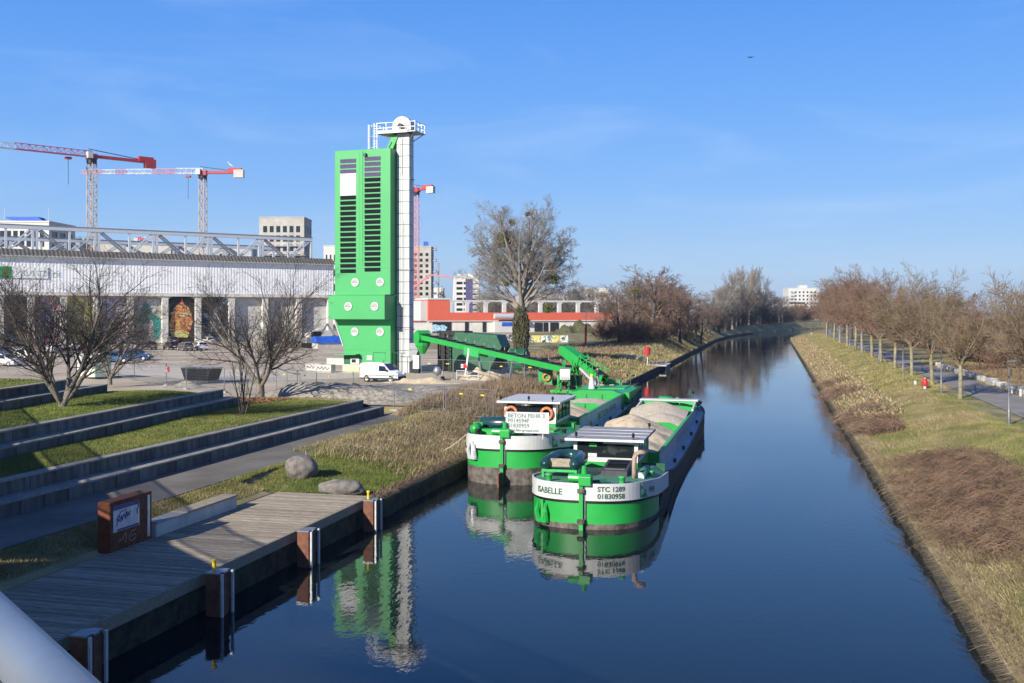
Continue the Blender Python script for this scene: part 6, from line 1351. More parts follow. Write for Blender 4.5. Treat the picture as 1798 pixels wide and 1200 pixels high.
for px, d, yt, kk, words_ in wl_:
    d = max(d, dmin(px)) if 1235 < px < 1385 else d
    h = zt_(px, yt, d) - 2.2; q = Gd(px, d, 2.2); q.z = hz(q.x, q.y) if d < 400 else 2.0
    ms = wood[kk]; hm = max(v.co.z for v in ms[1].vertices) if not hasattr(put_tree, 'h%d' % kk) else getattr(put_tree, 'h%d' % kk); setattr(put_tree, 'h%d' % kk, hm)
    s = h / hm; e = put_tree(ms, q, rnd.random() * 6.28, (s * 1.5, s * 1.5, s), words_, 'trees of the far banks')
    if 'mistletoe' in words_ or words_.startswith('tallest'):
        for _ in range(2):
            a = rnd.random() * 6.28; z = hm * rnd.uniform(0.45, 0.85); m2 = link('mistletoe', mis, None, e, (math.cos(a) * rnd.uniform(0.5, 2.2), math.sin(a) * 2, z), None, (0.5, 0.5, 0.5)); m2['kind'] = 'stuff'
for px, d, yt, words_ in ((1286, 360, 474, 'leftmost tall poplar beyond the canal bend'), (1300, 365, 470, 'second tall poplar, silver grey, beyond the bend'), (1315, 355, 476, 'third poplar with the pale leaning trunk'), (1330, 360, 472, 'tallest poplar with dark nests on the right'), (1274, 370, 492, 'shorter poplar left of the poplar group'), (1343, 375, 490, 'shorter poplar right of the nests'), (1293, 372, 480, 'poplar standing behind the gap of the two leftmost tall poplars'), (1322, 374, 482, 'poplar standing behind the pale leaning trunk'), (1264, 380, 500, 'lowest poplar at the left end of the poplar group')):
    d = dmin(px); h = (zt_(px, yt, d) - 3) * 1.08; q = Gd(px, d, 2.2); q.z = hz(q.x, q.y); hm = getattr(put_tree, 'hp', None) or max(v.co.z for v in pop[0][1].vertices); put_tree.hp = hm; s = h / hm
    put_tree(pop[int(px) % 2], q, rnd.random() * 6, (s * 1.25, s * 1.25, s), words_, 'poplars at the canal bend', name='poplar')
# thicket fill: undergrowth one can no longer count
def thicket(name, label, pts_, seed, hs, meshes=bush):
    rr = random.Random(seed); Vs, Fs, o = [], [], 0; src = []
    for ms in meshes:
        me = ms[1]; V = np.zeros(len(me.vertices) * 3, np.float32); me.vertices.foreach_get('co', V); V = V.reshape(-1, 3); Fq = np.zeros(len(me.loops), np.int32); me.loops.foreach_get('vertex_index', Fq); src.append((V, Fq.reshape(-1, 4)))
    for (x, y, sc) in pts_:
        V, Fq = src[rr.randrange(len(src))]; a = rr.random() * 6.28; c, s = math.cos(a), math.sin(a); k = sc * rr.uniform(0.7, 1.25)
        W = np.stack([(V[:, 0] * c - V[:, 1] * s) * k + x, (V[:, 0] * s + V[:, 1] * c) * k + y, V[:, 2] * k * hs + hz(x, y) - 0.1], 1); Vs.append(W); Fs.append(Fq + o); o += len(W)
    return np.concatenate(Vs), np.concatenate(Fs)
BUSH_OBJ = []
def thicket_obj(name, m, pts_, seed, hs, label, meshes=None, which=0):
    """uncountable undergrowth: points that carry one shrub each"""
    rr_ = np.random.RandomState(seed); P = np.array([(x, y, hz(x, y) - 0.1) for x, y, _ in pts_]); me = bpy.data.meshes.new(name); me.from_pydata([tuple(p) for p in P], [], [])
    at = me.attributes.new('scl', 'FLOAT', 'POINT'); at.data.foreach_set('value', (np.array([s_ for _, _, s_ in pts_]) * rr_.uniform(0.75, 1.25, len(P))).astype(np.float32))
    at = me.attributes.new('turn', 'FLOAT', 'POINT'); at.data.foreach_set('value', (rr_.rand(len(P)) * 6.28).astype(np.float32))
    o = link(name, me, m); tag(o, label, 'thicket', kind='stuff')
    ng = bpy.data.node_groups.new(name, 'GeometryNodeTree'); ng.interface.new_socket('Geometry', in_out='INPUT', socket_type='NodeSocketGeometry'); ng.interface.new_socket('Geometry', in_out='OUTPUT', socket_type='NodeSocketGeometry')
    N = ng.nodes; gi = N.new('NodeGroupInput'); go = N.new('NodeGroupOutput'); ip = N.new('GeometryNodeInstanceOnPoints'); oi = N.new('GeometryNodeObjectInfo'); oi.inputs['Object'].default_value = BUSH_OBJ[which]; oi.inputs['As Instance'].default_value = True; oi.transform_space = 'ORIGINAL'
    sa = N.new('GeometryNodeInputNamedAttribute'); sa.data_type = 'FLOAT'; sa.inputs['Name'].default_value = 'scl'; ta = N.new('GeometryNodeInputNamedAttribute'); ta.data_type = 'FLOAT'; ta.inputs['Name'].default_value = 'turn'
    cx = N.new('ShaderNodeCombineXYZ'); ex = N.new('FunctionNodeEulerToRotation'); ng.links.new(ta.outputs['Attribute'], cx.inputs['Z']); ng.links.new(cx.outputs[0], ex.inputs[0])
    ng.links.new(gi.outputs[0], ip.inputs['Points']); ng.links.new(oi.outputs['Geometry'], ip.inputs['Instance']); ng.links.new(ex.outputs[0], ip.inputs['Rotation']); ng.links.new(sa.outputs['Attribute'], ip.inputs['Scale']); ng.links.new(ip.outputs[0], go.inputs[0])
    o.modifiers.new('scatter', 'NODES').node_group = ng; return o
bl_ = [(b[0], b[1]) for b in bush]
for i_, y in enumerate(np.arange(60, 280, 12.0)):
    s = rnd.uniform(0.9, 1.1); x = (36 if y < 120 else 28 if y > 170 else 32) + rnd.uniform(-2, 3) + (6 if i_ % 2 else 0)
    e = put_tree(bush[i_ % 3], (x, y, hz(x, y)), y * 1.3, (s * 1.4, s * 1.4, s * 1.3), f'{ORD[i_]} tall bare shrub of the hedge line right of the towpath, from the near end', 'hedge shrubs right of the towpath', name='bare_shrub', cat='shrub')
    if i_ < 3: BUSH_OBJ.append([c for c in e.children if c.name.startswith('crown')][0])
rr = random.Random(8); P1 = []
for _ in range(80): q = Gd(rr.uniform(1050, 1250), rr.uniform(190, 270)); P1.append((min(q.x, -20 - rr.random() * 6 if q.y < 300 else q.x), q.y, 1.0))
thicket_obj('undergrowth', M('twig_brown'), P1, 1, 1.0, 'brown bare undergrowth between the trees of the far bank', which=0)
P2 = []
for _ in range(80): px = rr.uniform(1240, 1385); P2.append((*Gd(px, dmin(px) + rr.uniform(4, 70))[:2], 1.9))
thicket_obj('undergrowth', M('twig'), P2, 2, 1.0, 'grey brown undergrowth below the poplars', which=1)
P3 = []
for _ in range(190): y = rr.uniform(58, 300); P3.append((rr.uniform(33, 44) + (0 if y < 120 else -8), y, rr.uniform(0.9, 1.45)))
thicket_obj('bramble_hedge', M('twig_brown'), P3, 3, 1.0, 'russet bramble hedge beyond the gravel track on the right', which=0)
P4 = []
for _ in range(110): d = rr.uniform(430, 620); P4.append((*Gd(rr.uniform(850, 1100), d)[:2], 2.8))
thicket_obj('far_wood', M('twig'), P4, 4, 1.0, 'hazy bare wood on the skyline behind the orange hall', which=2)
P5 = [(*Gd(rr.uniform(1375, 1500), rr.uniform(570, 680))[:2], 2.2) for _ in range(60)]
thicket_obj('far_wood', M('twig'), P5, 5, 1.0, 'bare far wood across the end of the canal', which=0)
# trees behind the row on the right
k = 0
ordn += ['fourteenth', 'fifteenth', 'sixteenth', 'seventeenth', 'eighteenth', 'nineteenth', 'twentieth', 'twenty first', 'twenty second']
tb_ = [(y, (46 if y < 110 else 40 if y < 160 else 33) + rnd.uniform(-4, 6), rnd.uniform(0.85, 1.05), (0, 2, 0, 3, 2)[i % 5]) for i, y in enumerate(np.arange(66, 300, 11.0))]
for y, x, s, kk in tb_:
    put_tree(wood[kk], (x, y, hz(x, y)), y, (s * 1.3, s * 1.3, s * 0.82), f'{ordn[k]} bare thicket tree behind the right hand row, counted from the near end', 'thicket trees behind the row'); k += 1
# conifers
def conifer(loc, h, r, label):
    e = empty('conifer', loc, 0, label, 'tree'); MB().tube([(0, 0, 0), (0, 0, h)], [0.25, 0.03], 6).build('trunk', M('bark_dark'), e)
    rr_ = np.random.RandomState(int(h * 10)); n = 3500; z = h * (1 - rr_.rand(n) ** 0.5 * 0.95); a = rr_.rand(n) * 6.28; rd = r * (1 - z / h) * (0.35 + 0.65 * rr_.rand(n)) * (1 + 0.25 * np.sin(a * 5 + z))
    c = np.stack([rd * np.cos(a), rd * np.sin(a), z - rd * 0.25], 1); u = np.stack([np.cos(a), np.sin(a), -0.4 + 0 * a], 1) * 0.5; v = np.stack([-np.sin(a), np.cos(a), 0 * a], 1) * 0.22
    V = np.stack([c - u * 0.4 - v, c - u * 0.4 + v, c + u + v * 0.2, c + u - v * 0.2], 1).reshape(-1, 3); me = npmesh('crown', V, np.arange(4 * n).reshape(-1, 4)); link('crown', me, M('evergreen'), e)
q = Gd(776, 600); conifer((q.x, q.y, 2), 22, 8.5, 'dark round conifer above the roof of the orange hall')
q = Gd(1790, 98); conifer((47, 76, 2), 6.0, 3.0, 'dark evergreen bush at the right edge behind the bare hedge')
# ================================================================== vehicles
COLM = {}
def paint(c):
    if c not in COLM: COLM[c] = mat('car_paint_%d' % len(COLM), c, 0.25, var=0.04, coat=0.6)
    return COLM[c]
CARM = {}
def car(px, py, rz, c, label, hatch=True, z=2.08, sc=1.0):
    e = empty('car', G(px, py, z), rz, label, 'car', 'cars parked in front of the warehouse'); e.scale = (sc, sc, sc)
    key = (c, hatch)
    if not CARM:
        st = [(-2.05, 0.45, 0.8, 0.88, 0.76, 0.70), (-1.98, 0.28, 0.9, 1.0, 0.84, 0.72), (-1.75, 0.25, 0.93, 1.42, 0.87, 0.62), (-1.0, 0.25, 0.93, 1.49, 0.88, 0.62), (0.1, 0.25, 0.92, 1.46, 0.88, 0.62), (0.95, 0.25, 0.9, 0.98, 0.88, 0.76), (1.7, 0.25, 0.78, 0.86, 0.86, 0.72), (2.05, 0.32, 0.6, 0.66, 0.76, 0.6)]
        CARM['st'] = st
        w_ = MB()
        for s in (-1, 1): w_.quad((-1.5, s * 0.872, 0.96), (0.72, s * 0.872, 0.95), (0.12, s * 0.675, 1.38), (-1.3, s * 0.68, 1.40))
        CARM['glass_side'] = [MB().quad((-1.5, s * 0.874, 0.96), (0.72, s * 0.874, 0.95), (0.12, s * 0.69, 1.36), (-1.3, s * 0.69, 1.38)).mesh('side_window') for s in (-1, 1)]
        CARM['front'] = MB().quad((0.2, -0.56, 1.43), (0.2, 0.56, 1.43), (0.9, 0.7, 1.01), (0.9, -0.7, 1.01)).mesh('windscreen')
        CARM['rear'] = MB().quad((-1.80, -0.58, 1.36), (-1.80, 0.58, 1.36), (-1.99, 0.68, 0.99), (-1.99, -0.68, 0.99)).mesh('rear_window')
        for q in CARM['glass_side'] + [CARM['front'], CARM['rear']]: q.materials.append(M('glass'))
        CARM['wheel'] = MB().tube([(0, -0.1, 0), (0, 0.1, 0)], 0.32, 16).mesh('wheel'); CARM['wheel'].materials.append(M('rubber'))
        CARM['rim'] = MB().tube([(0, -0.11, 0), (0, 0.11, 0)], 0.2, 12).mesh('rim'); CARM['rim'].materials.append(M('galv_light'))
        CARM['tail'] = MB().bx(-2.06, -1.96, -0.14, 0.14, -0.1, 0.1).mesh('tail_light'); CARM['tail'].materials.append(M('red'))
        CARM['head'] = MB().bx(1.85, 2.03, -0.16, 0.16, -0.07, 0.07).mesh('headlight'); CARM['head'].materials.append(M('galv_light'))
        CARM['plate'] = MB().bx(-2.075, -2.05, -0.26, 0.26, -0.06, 0.06).mesh('number_plate'); CARM['plate'].materials.append(M('white_paint'))
    if key not in CARM:
        me = body_rings(CARM['st']).mesh('body'); me.materials.append(paint(c)); CARM[key] = me
    link('body', CARM[key], None, e)
    for s, g_ in zip((-1, 1), CARM['glass_side']): link('side_window', g_, None, e, (0, s * 0.008, 0.0))
    link('windscreen', CARM['front'], None, e, (0.025, 0, 0.03)); link('rear_window', CARM['rear'], None, e, (-0.035, 0, 0.01))
    for x in (-1.25, 1.3):
        for y in (-0.78, 0.78): q = link('wheel', CARM['wheel'], None, e, (x, y, 0.32)); link('rim', CARM['rim'], None, q)
    for y in (-0.62, 0.62): link('tail_light', CARM['tail'], None, e, (0, y, 0.82)); link('headlight', CARM['head'], None, e, (0, y * 0.92, 0.66))
    link('number_plate', CARM['plate'], None, e, (0, 0, 0.6))
    return e
W_, S_, K_, B_, G_ = (0.75, 0.75, 0.75), (0.42, 0.43, 0.44), (0.02, 0.021, 0.023), (0.03, 0.10, 0.24), (0.10, 0.105, 0.115)
back = wrz + R(90)                              # nose towards the warehouse
cars_ = [(240, 633, wrz - R(40), B_, 'blue hatchback seen from the side at the near end of the car park'), (205, 637, wrz - R(38), B_, 'dark blue car half hidden by the bushy tree beside the blue hatchback'),
         (300, 614, back, K_, 'black car seen from behind in the middle of the car park'), (325, 616, back, G_, 'dark grey car seen from behind between the black and the white one'), (350, 615, back, W_, 'white hatchback seen from behind, rightmost of the car row'),
         (262, 614, back, G_, 'charcoal car parked left of the black car'), (228, 614, back, W_, 'white car between bushy tree and charcoal car'),
         (242, 601, back, S_, 'silver car against the wall below the teal mural, left'), (275, 602, back, S_, 'grey car against the wall below the teal mural, right'), (301, 603, back, K_, 'black car at the foot of the warehouse pillar'), (365, 604, back, W_, 'white car at the wall below the dark night mural'),
         (12, 643, R(-10), W_, 'white car at the far left edge behind the upper lawn'), (8, 626, R(-12), (0.05, 0.1, 0.3), 'blue car behind the white one at the left edge'), (48, 631, R(-15), W_, 'white car behind the leftmost bare tree'), (95, 620, back, W_, 'white car seen between the stems of the leftmost tree'), (110, 627, back, G_, 'grey car seen between the stems of the leftmost tree'), (130, 616, back, W_, 'white car right of the leftmost tree stems'), (150, 622, back, K_, 'black car between the two left trees'), (60, 612, back, S_, 'silver car in the second row at far left'), (25, 608, back, G_, 'dark grey car in the second row at the left edge'), (165, 606, back, S_, 'silver car under the yellow mural'), (195, 604, back, W_, 'white car below the mixed mural')]
for px, py, rz, c, lb_ in cars_: car(px, py, rz, c, lb_)
# skip, blocks, hut, machine
p = G(354, 672, 2.08); e = empty('skip', p, R(-8), 'dark open rubbish skip with sloping ends on the pale road', 'skip')
MB().prism([(-1.3, 0.25), (1.3, 0.25), (1.75, 1.35), (-1.75, 1.35)], -0.8, 0.8, axis='y').build('tub', M('black'), e); MB().bx(-1.8, 1.8, -0.86, 0.86, 1.35, 1.42).build('rim', M('galv'), e); MB().bx(-1.2, 1.2, -0.7, 0.7, 0.0, 0.25).build('skid', M('galv'), e)
for k, (px, py, w, lb_) in enumerate(((553, 652, 1.9, 'graffiti covered white concrete block, left of the pair before the tower'), (571, 654, 2.0, 'graffiti covered white concrete block, right of the pair before the tower'), (592, 641, 2.4, 'plain weathered concrete block behind the graffiti covered pair'))):
    e = empty('concrete_block', G(px, py, 2.08), R(-5), lb_, 'concrete block', 'concrete barrier blocks'); MB().bx(-w / 2, w / 2, -0.5, 0.5, 0, 0.85).build('body', M('concrete_pale'), e, bevel=0.04)
    if k < 2: stroke_pts = [(-w * 0.4, 0.3), (-w * 0.3, 0.6), (-w * 0.2, 0.35), (-w * 0.05, 0.65), (0.05, 0.3), (0.3, 0.62), (0.5, 0.3), (w * 0.4, 0.55)]; q = MB(); [q.bar((a[0], -0.51, a[1]), (b_[0], -0.51, b_[1]), 0.01, 0.06) for a, b_ in zip(stroke_pts[:-1], stroke_pts[1:])]; q.build('graffiti', M('black'), e)
mat('hut_green', (0.5, 0.62, 0.42), 0.5, c2=(0.6, 0.68, 0.55), scale=1.0)
e = empty('hut', G(165, 661, 2.3), R(-25), 'low pale green and white translucent hut behind the trees', 'hut')
for i in range(3): MB().bx(-2.0 + i * 1.15, -0.88 + i * 1.15, -0.7, -0.66, 0, 1.9).build('wall_panel', M('facade_white') if i < 2 else M('hut_green'), e)
MB().bx(-2.0, 1.45, -0.66, 1.0, 0, 1.85).build('body', M('hut_green'), e); MB().prism([(-0.8, 1.9), (1.1, 1.9), (1.1, 1.95), (0.15, 2.3), (-0.8, 1.95)], -2.1, 1.55, axis='x').build('roof', M('facade_white'), e)
# excavator with a blue tarpaulin heap beside the tower
e = empty('excavator', G(548, 611, 2.08), wrz, 'dark grey digger half hidden between bare tree and tower', 'excavator')
MB().bx(-1.6, 1.6, -1.2, -0.7, 0, 0.8).build('track', M('rubber'), e); MB().bx(-1.6, 1.6, 0.7, 1.2, 0, 0.8).build('track', M('rubber'), e); MB().bx(-1.5, 1.4, -1.1, 1.1, 0.85, 1.9).build('house', M('lid_grey'), e); MB().bx(-0.2, 1.3, -1.1, 0.0, 1.9, 3.0).build('cab', M('glass'), e); MB().bar((1.2, 0.4, 1.5), (3.2, 0.4, 4.4), 0.35).build('boom', M('lid_grey'), e); MB().bar((3.2, 0.4, 4.4), (4.8, 0.4, 2.0), 0.3).build('stick', M('lid_grey'), e); MB().prism([(4.4, 2.2), (5.3, 2.1), (5.2, 1.2), (4.5, 1.1)], 0.0, 0.8, axis='y').build('bucket', M('black'), e)
e = empty('covered_stack', G(578, 612, 2.08), wrz, 'building material stack under a blue tarpaulin left of the tower foot', 'stack'); MB().bx(-2.8, 2.8, -1.2, 1.2, 0, 1.0).build('pallets', M('concrete_pale'), e); MB().prism([(-1.4, 1.0), (1.4, 1.0), (1.3, 1.7), (0.4, 2.2), (-0.8, 2.0)], -2.9, 2.9, axis='x').build('tarpaulin', M('blue_tarp'), e)
e = empty('white_tent', G(560, 605, 2.08), wrz, 'white sheeted stack at the wall beside the tower', 'stack'); MB().prism([(-3, 0), (3, 0), (2.4, 2.6), (0, 3.2), (-2.6, 2.2)], -1, 1, axis='y').build('sheet', M('facade_white'), e)
# mixer, white rail, sand heaps by the fence
e = empty('cement_mixer', G(768, 669, 2.05), R(20), 'small grey cement mixer at the foot of the fence', 'cement mixer'); MB().lathe((0, 0, 0.55), [(0.1, 0), (0.38, 0.1), (0.42, 0.45), (0.25, 0.75), (0.2, 0.8)], 14).build('drum', M('galv'), e, smooth=True)
for a in range(3): MB().bar((0, 0, 0.6), (0.55 * math.cos(a * 2.1), 0.55 * math.sin(a * 2.1), 0), 0.06).build('leg', M('galv'), e)
MB().torus((0.45, -0.2, 0.7), 0.28, 0.03, 14, 5, 'x').build('hand_wheel', M('galv_light'), e); MB().tube([(0.5, 0.3, 0.22), (0.5, 0.4, 0.22)], 0.22, 12).build('wheel', M('rubber'), e)
e = empty('barrier_rail', G(802, 668, 2.05), R(-3), 'low white tubular barrier standing in the sand', 'barrier')
for x in (0, 1.1, 2.2): MB().bar((x, 0, 0), (x, 0, 0.95), 0.06).build('post', M('white_paint'), e)
for z in (0.1, 0.5, 0.93): MB().bar((0, 0, z), (2.2, 0, z), 0.06).build('rail', M('white_paint'), e)
def mound(name, c, rx_, ry_, h, m, label, seed, n=44, rough=0.12, kind=None, pw=1.3):
    xs = np.linspace(-1, 1, n); X, Y = np.meshgrid(xs, xs); rr = np.sqrt(X ** 2 + Y ** 2); Z = h * np.clip(1 - rr ** pw, 0, 1) * (1 + 0.9 * vnoise(X * rx_ + seed, Y * ry_, max(rx_, ry_) * 0.3)); Z = Z + rough * h * 2 * vnoise(X * rx_ + seed, Y * ry_, 0.6) * (rr < 0.97) * np.clip(1.2 - rr, 0, 1) - 0.06
    idx = np.arange(n * n).reshape(n, n); F = np.stack([idx[:-1, :-1].ravel(), idx[:-1, 1:].ravel(), idx[1:, 1:].ravel(), idx[1:, :-1].ravel()], 1)
    o = link(name, npmesh(name, np.stack([(X * rx_).ravel(), (Y * ry_).ravel(), Z.ravel()], 1), F, True), m, None, c); return tag(o, label, name.replace('_', ' ')) if not kind else tag(o, None, None, kind=kind)
p = G(600, 697, 2.0); mound('gravel_mound', (p.x, p.y, 1.92), 9.5, 4.6, 1.25, M('gravel'), 'wide grey gravel mound between terraces and van', 3)
p = G(735, 694, 1.9); mound('gravel_mound', (p.x, p.y, 1.8), 8.5, 5.0, 0.75, M('gravel'), 'low weedy gravel mound behind the path gate panels', 9)
p = G(845, 668, 2.0); mound('sand_heap', (p.x, p.y, 1.98), 2.6, 1.8, 1.1, M('sand'), 'ochre sand heap behind the wire fence below the conveyor', 5)
p = G(880, 664, 2.0); mound('gravel_heap', (p.x, p.y, 1.98), 2.8, 2.0, 1.0, M('gravel'), 'grey gravel heap right of the ochre sand heap', 6)
p = G(738, 674, 2.0); mound('earth_bank', (p.x, p.y, 1.98), 4.8, 1.3, 0.6, M('sand'), 'low earth ridge in front of the elevator foot', 7)
p = G(330, 682, 2.0); mound('rubble_heap', (p.x, p.y, 1.95), 3.2, 1.8, 0.6, M('gravel'), 'low rubble heap left of the dark skip', 8)
p = G(240, 636, 2.0); mound('rubble_heap', (p.x, p.y - 3, 1.95), 3.6, 1.6, 0.6, M('gravel'), 'low rubble heap before the blue hatchback', 11)
p = G(1020, 592, 2.0); mound('green_mound', (p.x, p.y, 1.9), 10, 8, 3.4, M('ivy'), 'overgrown olive green mound in front of the orange hall', 12, rough=0.3)
# graffiti hoarding
blob_mat('graffiti_multi', [(0.05, 0.2, 0.25), (0.5, 0.42, 0.08), (0.55, 0.55, 0.52), (0.03, 0.03, 0.04), (0.1, 0.35, 0.35), (0.5, 0.5, 0.48)], 0.5)
blob_mat('graffiti_grey', [(0.4, 0.4, 0.39), (0.04, 0.04, 0.05), (0.45, 0.45, 0.44), (0.4, 0.4, 0.4), (0.05, 0.05, 0.05)], 0.8)
def hoarding(px0, px1, py, n, m, label):
    a, b_ = G(px0, py), G(px1, py); d = b_ - a; e = empty('hoarding', (a.x, a.y, 2.0), math.atan2(d.y, d.x), label, 'hoarding'); L = d.length
    for i in range(n): MB().bx(i * L / n + 0.03, (i + 1) * L / n - 0.03, 0, 0.06, 0.15, 2.15).build('panel', M(m), e); MB().bx(i * L / n - 0.04, i * L / n + 0.04, -0.05, 0.0, 0, 2.3).build('post', M('galv'), e)
hoarding(812, 908, 607, 5, 'graffiti_grey', 'grey hoarding scribbled with black tags left of the big tree'); hoarding(932, 998, 609, 4, 'graffiti_multi', 'colourful graffiti hoarding right of the big tree trunk')
# posts and signs by the far slip
p = G(1028, 612); e = empty('barrier_post', p, 0, 'thin pole, red below and grey above, standing by the slip road', 'post'); MB().bar((0, 0, 0), (0.1, 0, 4.4), 0.35).build('red_sleeve', M('red'), e); MB().bar((0.1, 0, 4.4), (0.15, 0, 7.2), 0.12).build('pole', M('galv_light'), e)
p = G(1051, 600); e = empty('road_sign', p, YAW, 'round red no entry sign with a white bar', 'road sign'); MB().bar((0, 0.05, 0), (0, 0.05, 3.0), 0.08).build('pole', M('galv'), e); d_ = MB().tube([(0, 0, 2.6), (0, -0.04, 2.6)], 0.62, 20).build('disc', M('red'), e); MB().bx(-0.42, 0.42, -0.06, -0.04, 2.5, 2.7).build('bar', M('white_paint'), d_)
p = G(1098, 619, 2.6); e = tag(MB().bx(-1.0, 1.0, -0.8, 0.8, 0, 1.3).build('stone_block', M('sand'), None, loc=(p.x, p.y, hz(p.x, p.y) - 0.1), rot=(0, 0, 0.3), bevel=0.06), 'pale sandy stone block lying on the grass bank', 'stone block')
p = G(1058, 626, 2.0); e = empty('quay_wall', (p.x, p.y, 1.0), R(20), 'low pale stone wall at the bank left of the landing stage', 'wall')
for i in range(6): MB().bx(i * 0.85, i * 0.85 + 0.82, 0, 0.5, 0, 1.3 - 0.08 * (i % 3)).build('stone', M('sand'), e)
# landing stage
LS = empty('landing_stage', (-19.6, 156, 0), 0, 'pale landing stage on white posts at the far left bank', 'landing stage')
MB().bx(0.2, 4.6, -4.5, 3.0, 0.66, 0.80).build('deck', M('concrete_pale'), LS); MB().bx(-3.6, 0.2, -4.2, 0.5, 0.78, 0.95).build('ramp', M('white_paint'), LS)
for i in range(5): MB().bar((4.4, -2.8 + i * 1.4, -1), (4.4, -2.8 + i * 1.4, 0.7), 0.14).build('post', M('white_paint'), LS)
for x in (0.3, ): MB().bx(x, x + 0.08, -3.0, 1.5, 0.8, 1.7).build('side_panel', M('galv'), LS); MB().bx(x - 0.05, x + 0.13, -3.0, 1.5, 1.7, 1.78).build('hand_rail', M('white_paint'), LS)
p = G(1155, 642, 0.9); e = empty('lifebuoy_post', (p.x - 1.5, p.y, 0.5), 0, 'red lifebuoy box on a pale post at the landing stage', 'lifebuoy post'); MB().bar((0, 0, 0), (0, 0, 2.2), 0.1).build('post', M('galv_light'), e); MB().tube([(0, -0.1, 1.9), (0, -0.1, 3.0)], 0.42, 12).build('box', M('red'), e)
# ------------------------------------------------------------------ right bank furniture
lampm = MB().lathe((0, 0, 0), [(0.09, 0), (0.09, 0.9), (0.06, 0.95), (0.045, 3.7)], 10).mesh('pole', True); lampm.materials.append(M('lamp_grey'))
lh = MB().prism([(-0.1, 3.66), (0.95, 3.86), (0.95, 3.92), (-0.1, 3.80)], -0.12, 0.12, axis='y').mesh('lamp_head'); lh.materials.append(M('lamp_grey'))
for i, y in enumerate((65.5, 90.3, 115.6, 140.5, 166, 192)):
    e = empty('street_lamp', (13.5, y, 2.0), 0, ('nearest grey street lamp at the right edge of the picture', 'second grey street lamp, between lichen trunk and next tree', 'third grey street lamp along the towpath', 'fourth street lamp along the towpath', 'fifth street lamp along the towpath', 'farthest street lamp along the towpath')[i], 'street lamp', 'street lamps on the towpath')
    link('pole', lampm, None, e); link('lamp_head', lh, None, e)
e = empty('hydrant', G(1624, 684, 2.0), 0, 'red and white fire hydrant on the grass beside the towpath', 'hydrant'); MB().lathe((0, 0, 0), [(0.12, 0), (0.12, 0.3), (0.16, 0.32)], 12).build('foot', M('white_paint'), e); MB().lathe((0, 0, 0.3), [(0.2, 0), (0.22, 0.1), (0.22, 0.42), (0.14, 0.55), (0.1, 0.62), (0.04, 0.66)], 14).build('body', M('red'), e, smooth=True)
for s in (-1, 1): MB().tube([(s * 0.15, 0, 0.62), (s * 0.3, 0, 0.62)], 0.07, 10).build('outlet', M('red'), e)
MB().lathe((0, 0, 0.94), [(0.08, 0), (0.06, 0.06)], 10).build('cap', M('white_paint'), e)
p = G(1607, 677, 2.0); tag(MB().prism([(-0.11, -0.05), (0.11, -0.05), (0.11, 0.05), (-0.11, 0.05)], 0, 0.42).build('marker_stone', M('white_paint'), None, loc=p, rot=(0.06, -0.05, 0.2), bevel=0.02), 'small white marker stone left of the red hydrant', 'marker')
mat('pale_stone', (0.4, 0.385, 0.36), 0.9, 0.12, 3, bump=0.5)
stm = []
for k in range(4):
    bm = bmesh.new(); bmesh.ops.create_cube(bm, size=1.0); bmesh.ops.subdivide_edges(bm, edges=bm.edges, cuts=2, use_grid_fill=True); rr = random.Random(k)
    for v in bm.verts: v.co = v.co * (1 - 0.12 * (v.co.length - 0.6)) + Vector((rr.uniform(-.06, .06), rr.uniform(-.06, .06), rr.uniform(-.05, .05)))
    me = bpy.data.meshes.new('stone'); bm.to_mesh(me); bm.free(); me.materials.append(M('pale_stone')); stm.append(me)
y = 72.0; i = 0
while y < 136:
    s = rnd.uniform(0.45, 0.75)
    if rnd.random() < 0.88:
        o = link('edging_stone', stm[i % 4], None, None, (19.7 + rnd.uniform(-0.12, 0.12), y, 2.0 + s * 0.32), (rnd.uniform(-.1, .1), rnd.uniform(-.1, .1), rnd.uniform(-.4, .4)), (s * 0.9, s * 1.25, s * 0.8)); tag(o, 'pale rough stone in the row edging the right towpath', 'stone', 'pale stones edging the towpath'); i += 1
    y += rnd.uniform(1.0, 1.4)
mat('rusty', (0.14, 0.06, 0.035), 0.8, 0.3, 4)
pmh = MB().tube([(0, 0, 0), (0, 0, 0.95), (0.06, 0, 1.12), (0.2, 0, 1.18), (0.3, 0, 1.1)], 0.035, 6).mesh('fence_post'); pmh.materials.append(M('rusty'))
for i in range(54):
    y = 70 + i * 1.2 + rnd.uniform(-.3, .3); x = 22.4 + rnd.uniform(-.5, 1.6) + (1.5 if i % 3 == 0 else 0)
    o = link('fence_post', pmh, None, None, (x, y, 2.0), (rnd.uniform(-.06, .06), rnd.uniform(-.06, .06), rnd.random()), (1, 1, rnd.uniform(0.9, 1.4))); tag(o, 'thin rusty hooked steel post in the plantings beyond the edging stones', 'post', 'rusty hooked posts right of the towpath')
for i, (px, py) in enumerate(((1777, 692), (1792, 697))): tag(MB().lathe((0, 0, 0), [(0.09, 0), (0.09, 0.55), (0.03, 0.62)], 10).build('marker_post', M('white_paint'), None, loc=G(px, py, 2.0)), ('short white marker post behind the nearest street lamp', 'short white marker post at the right picture edge')[i], 'marker')
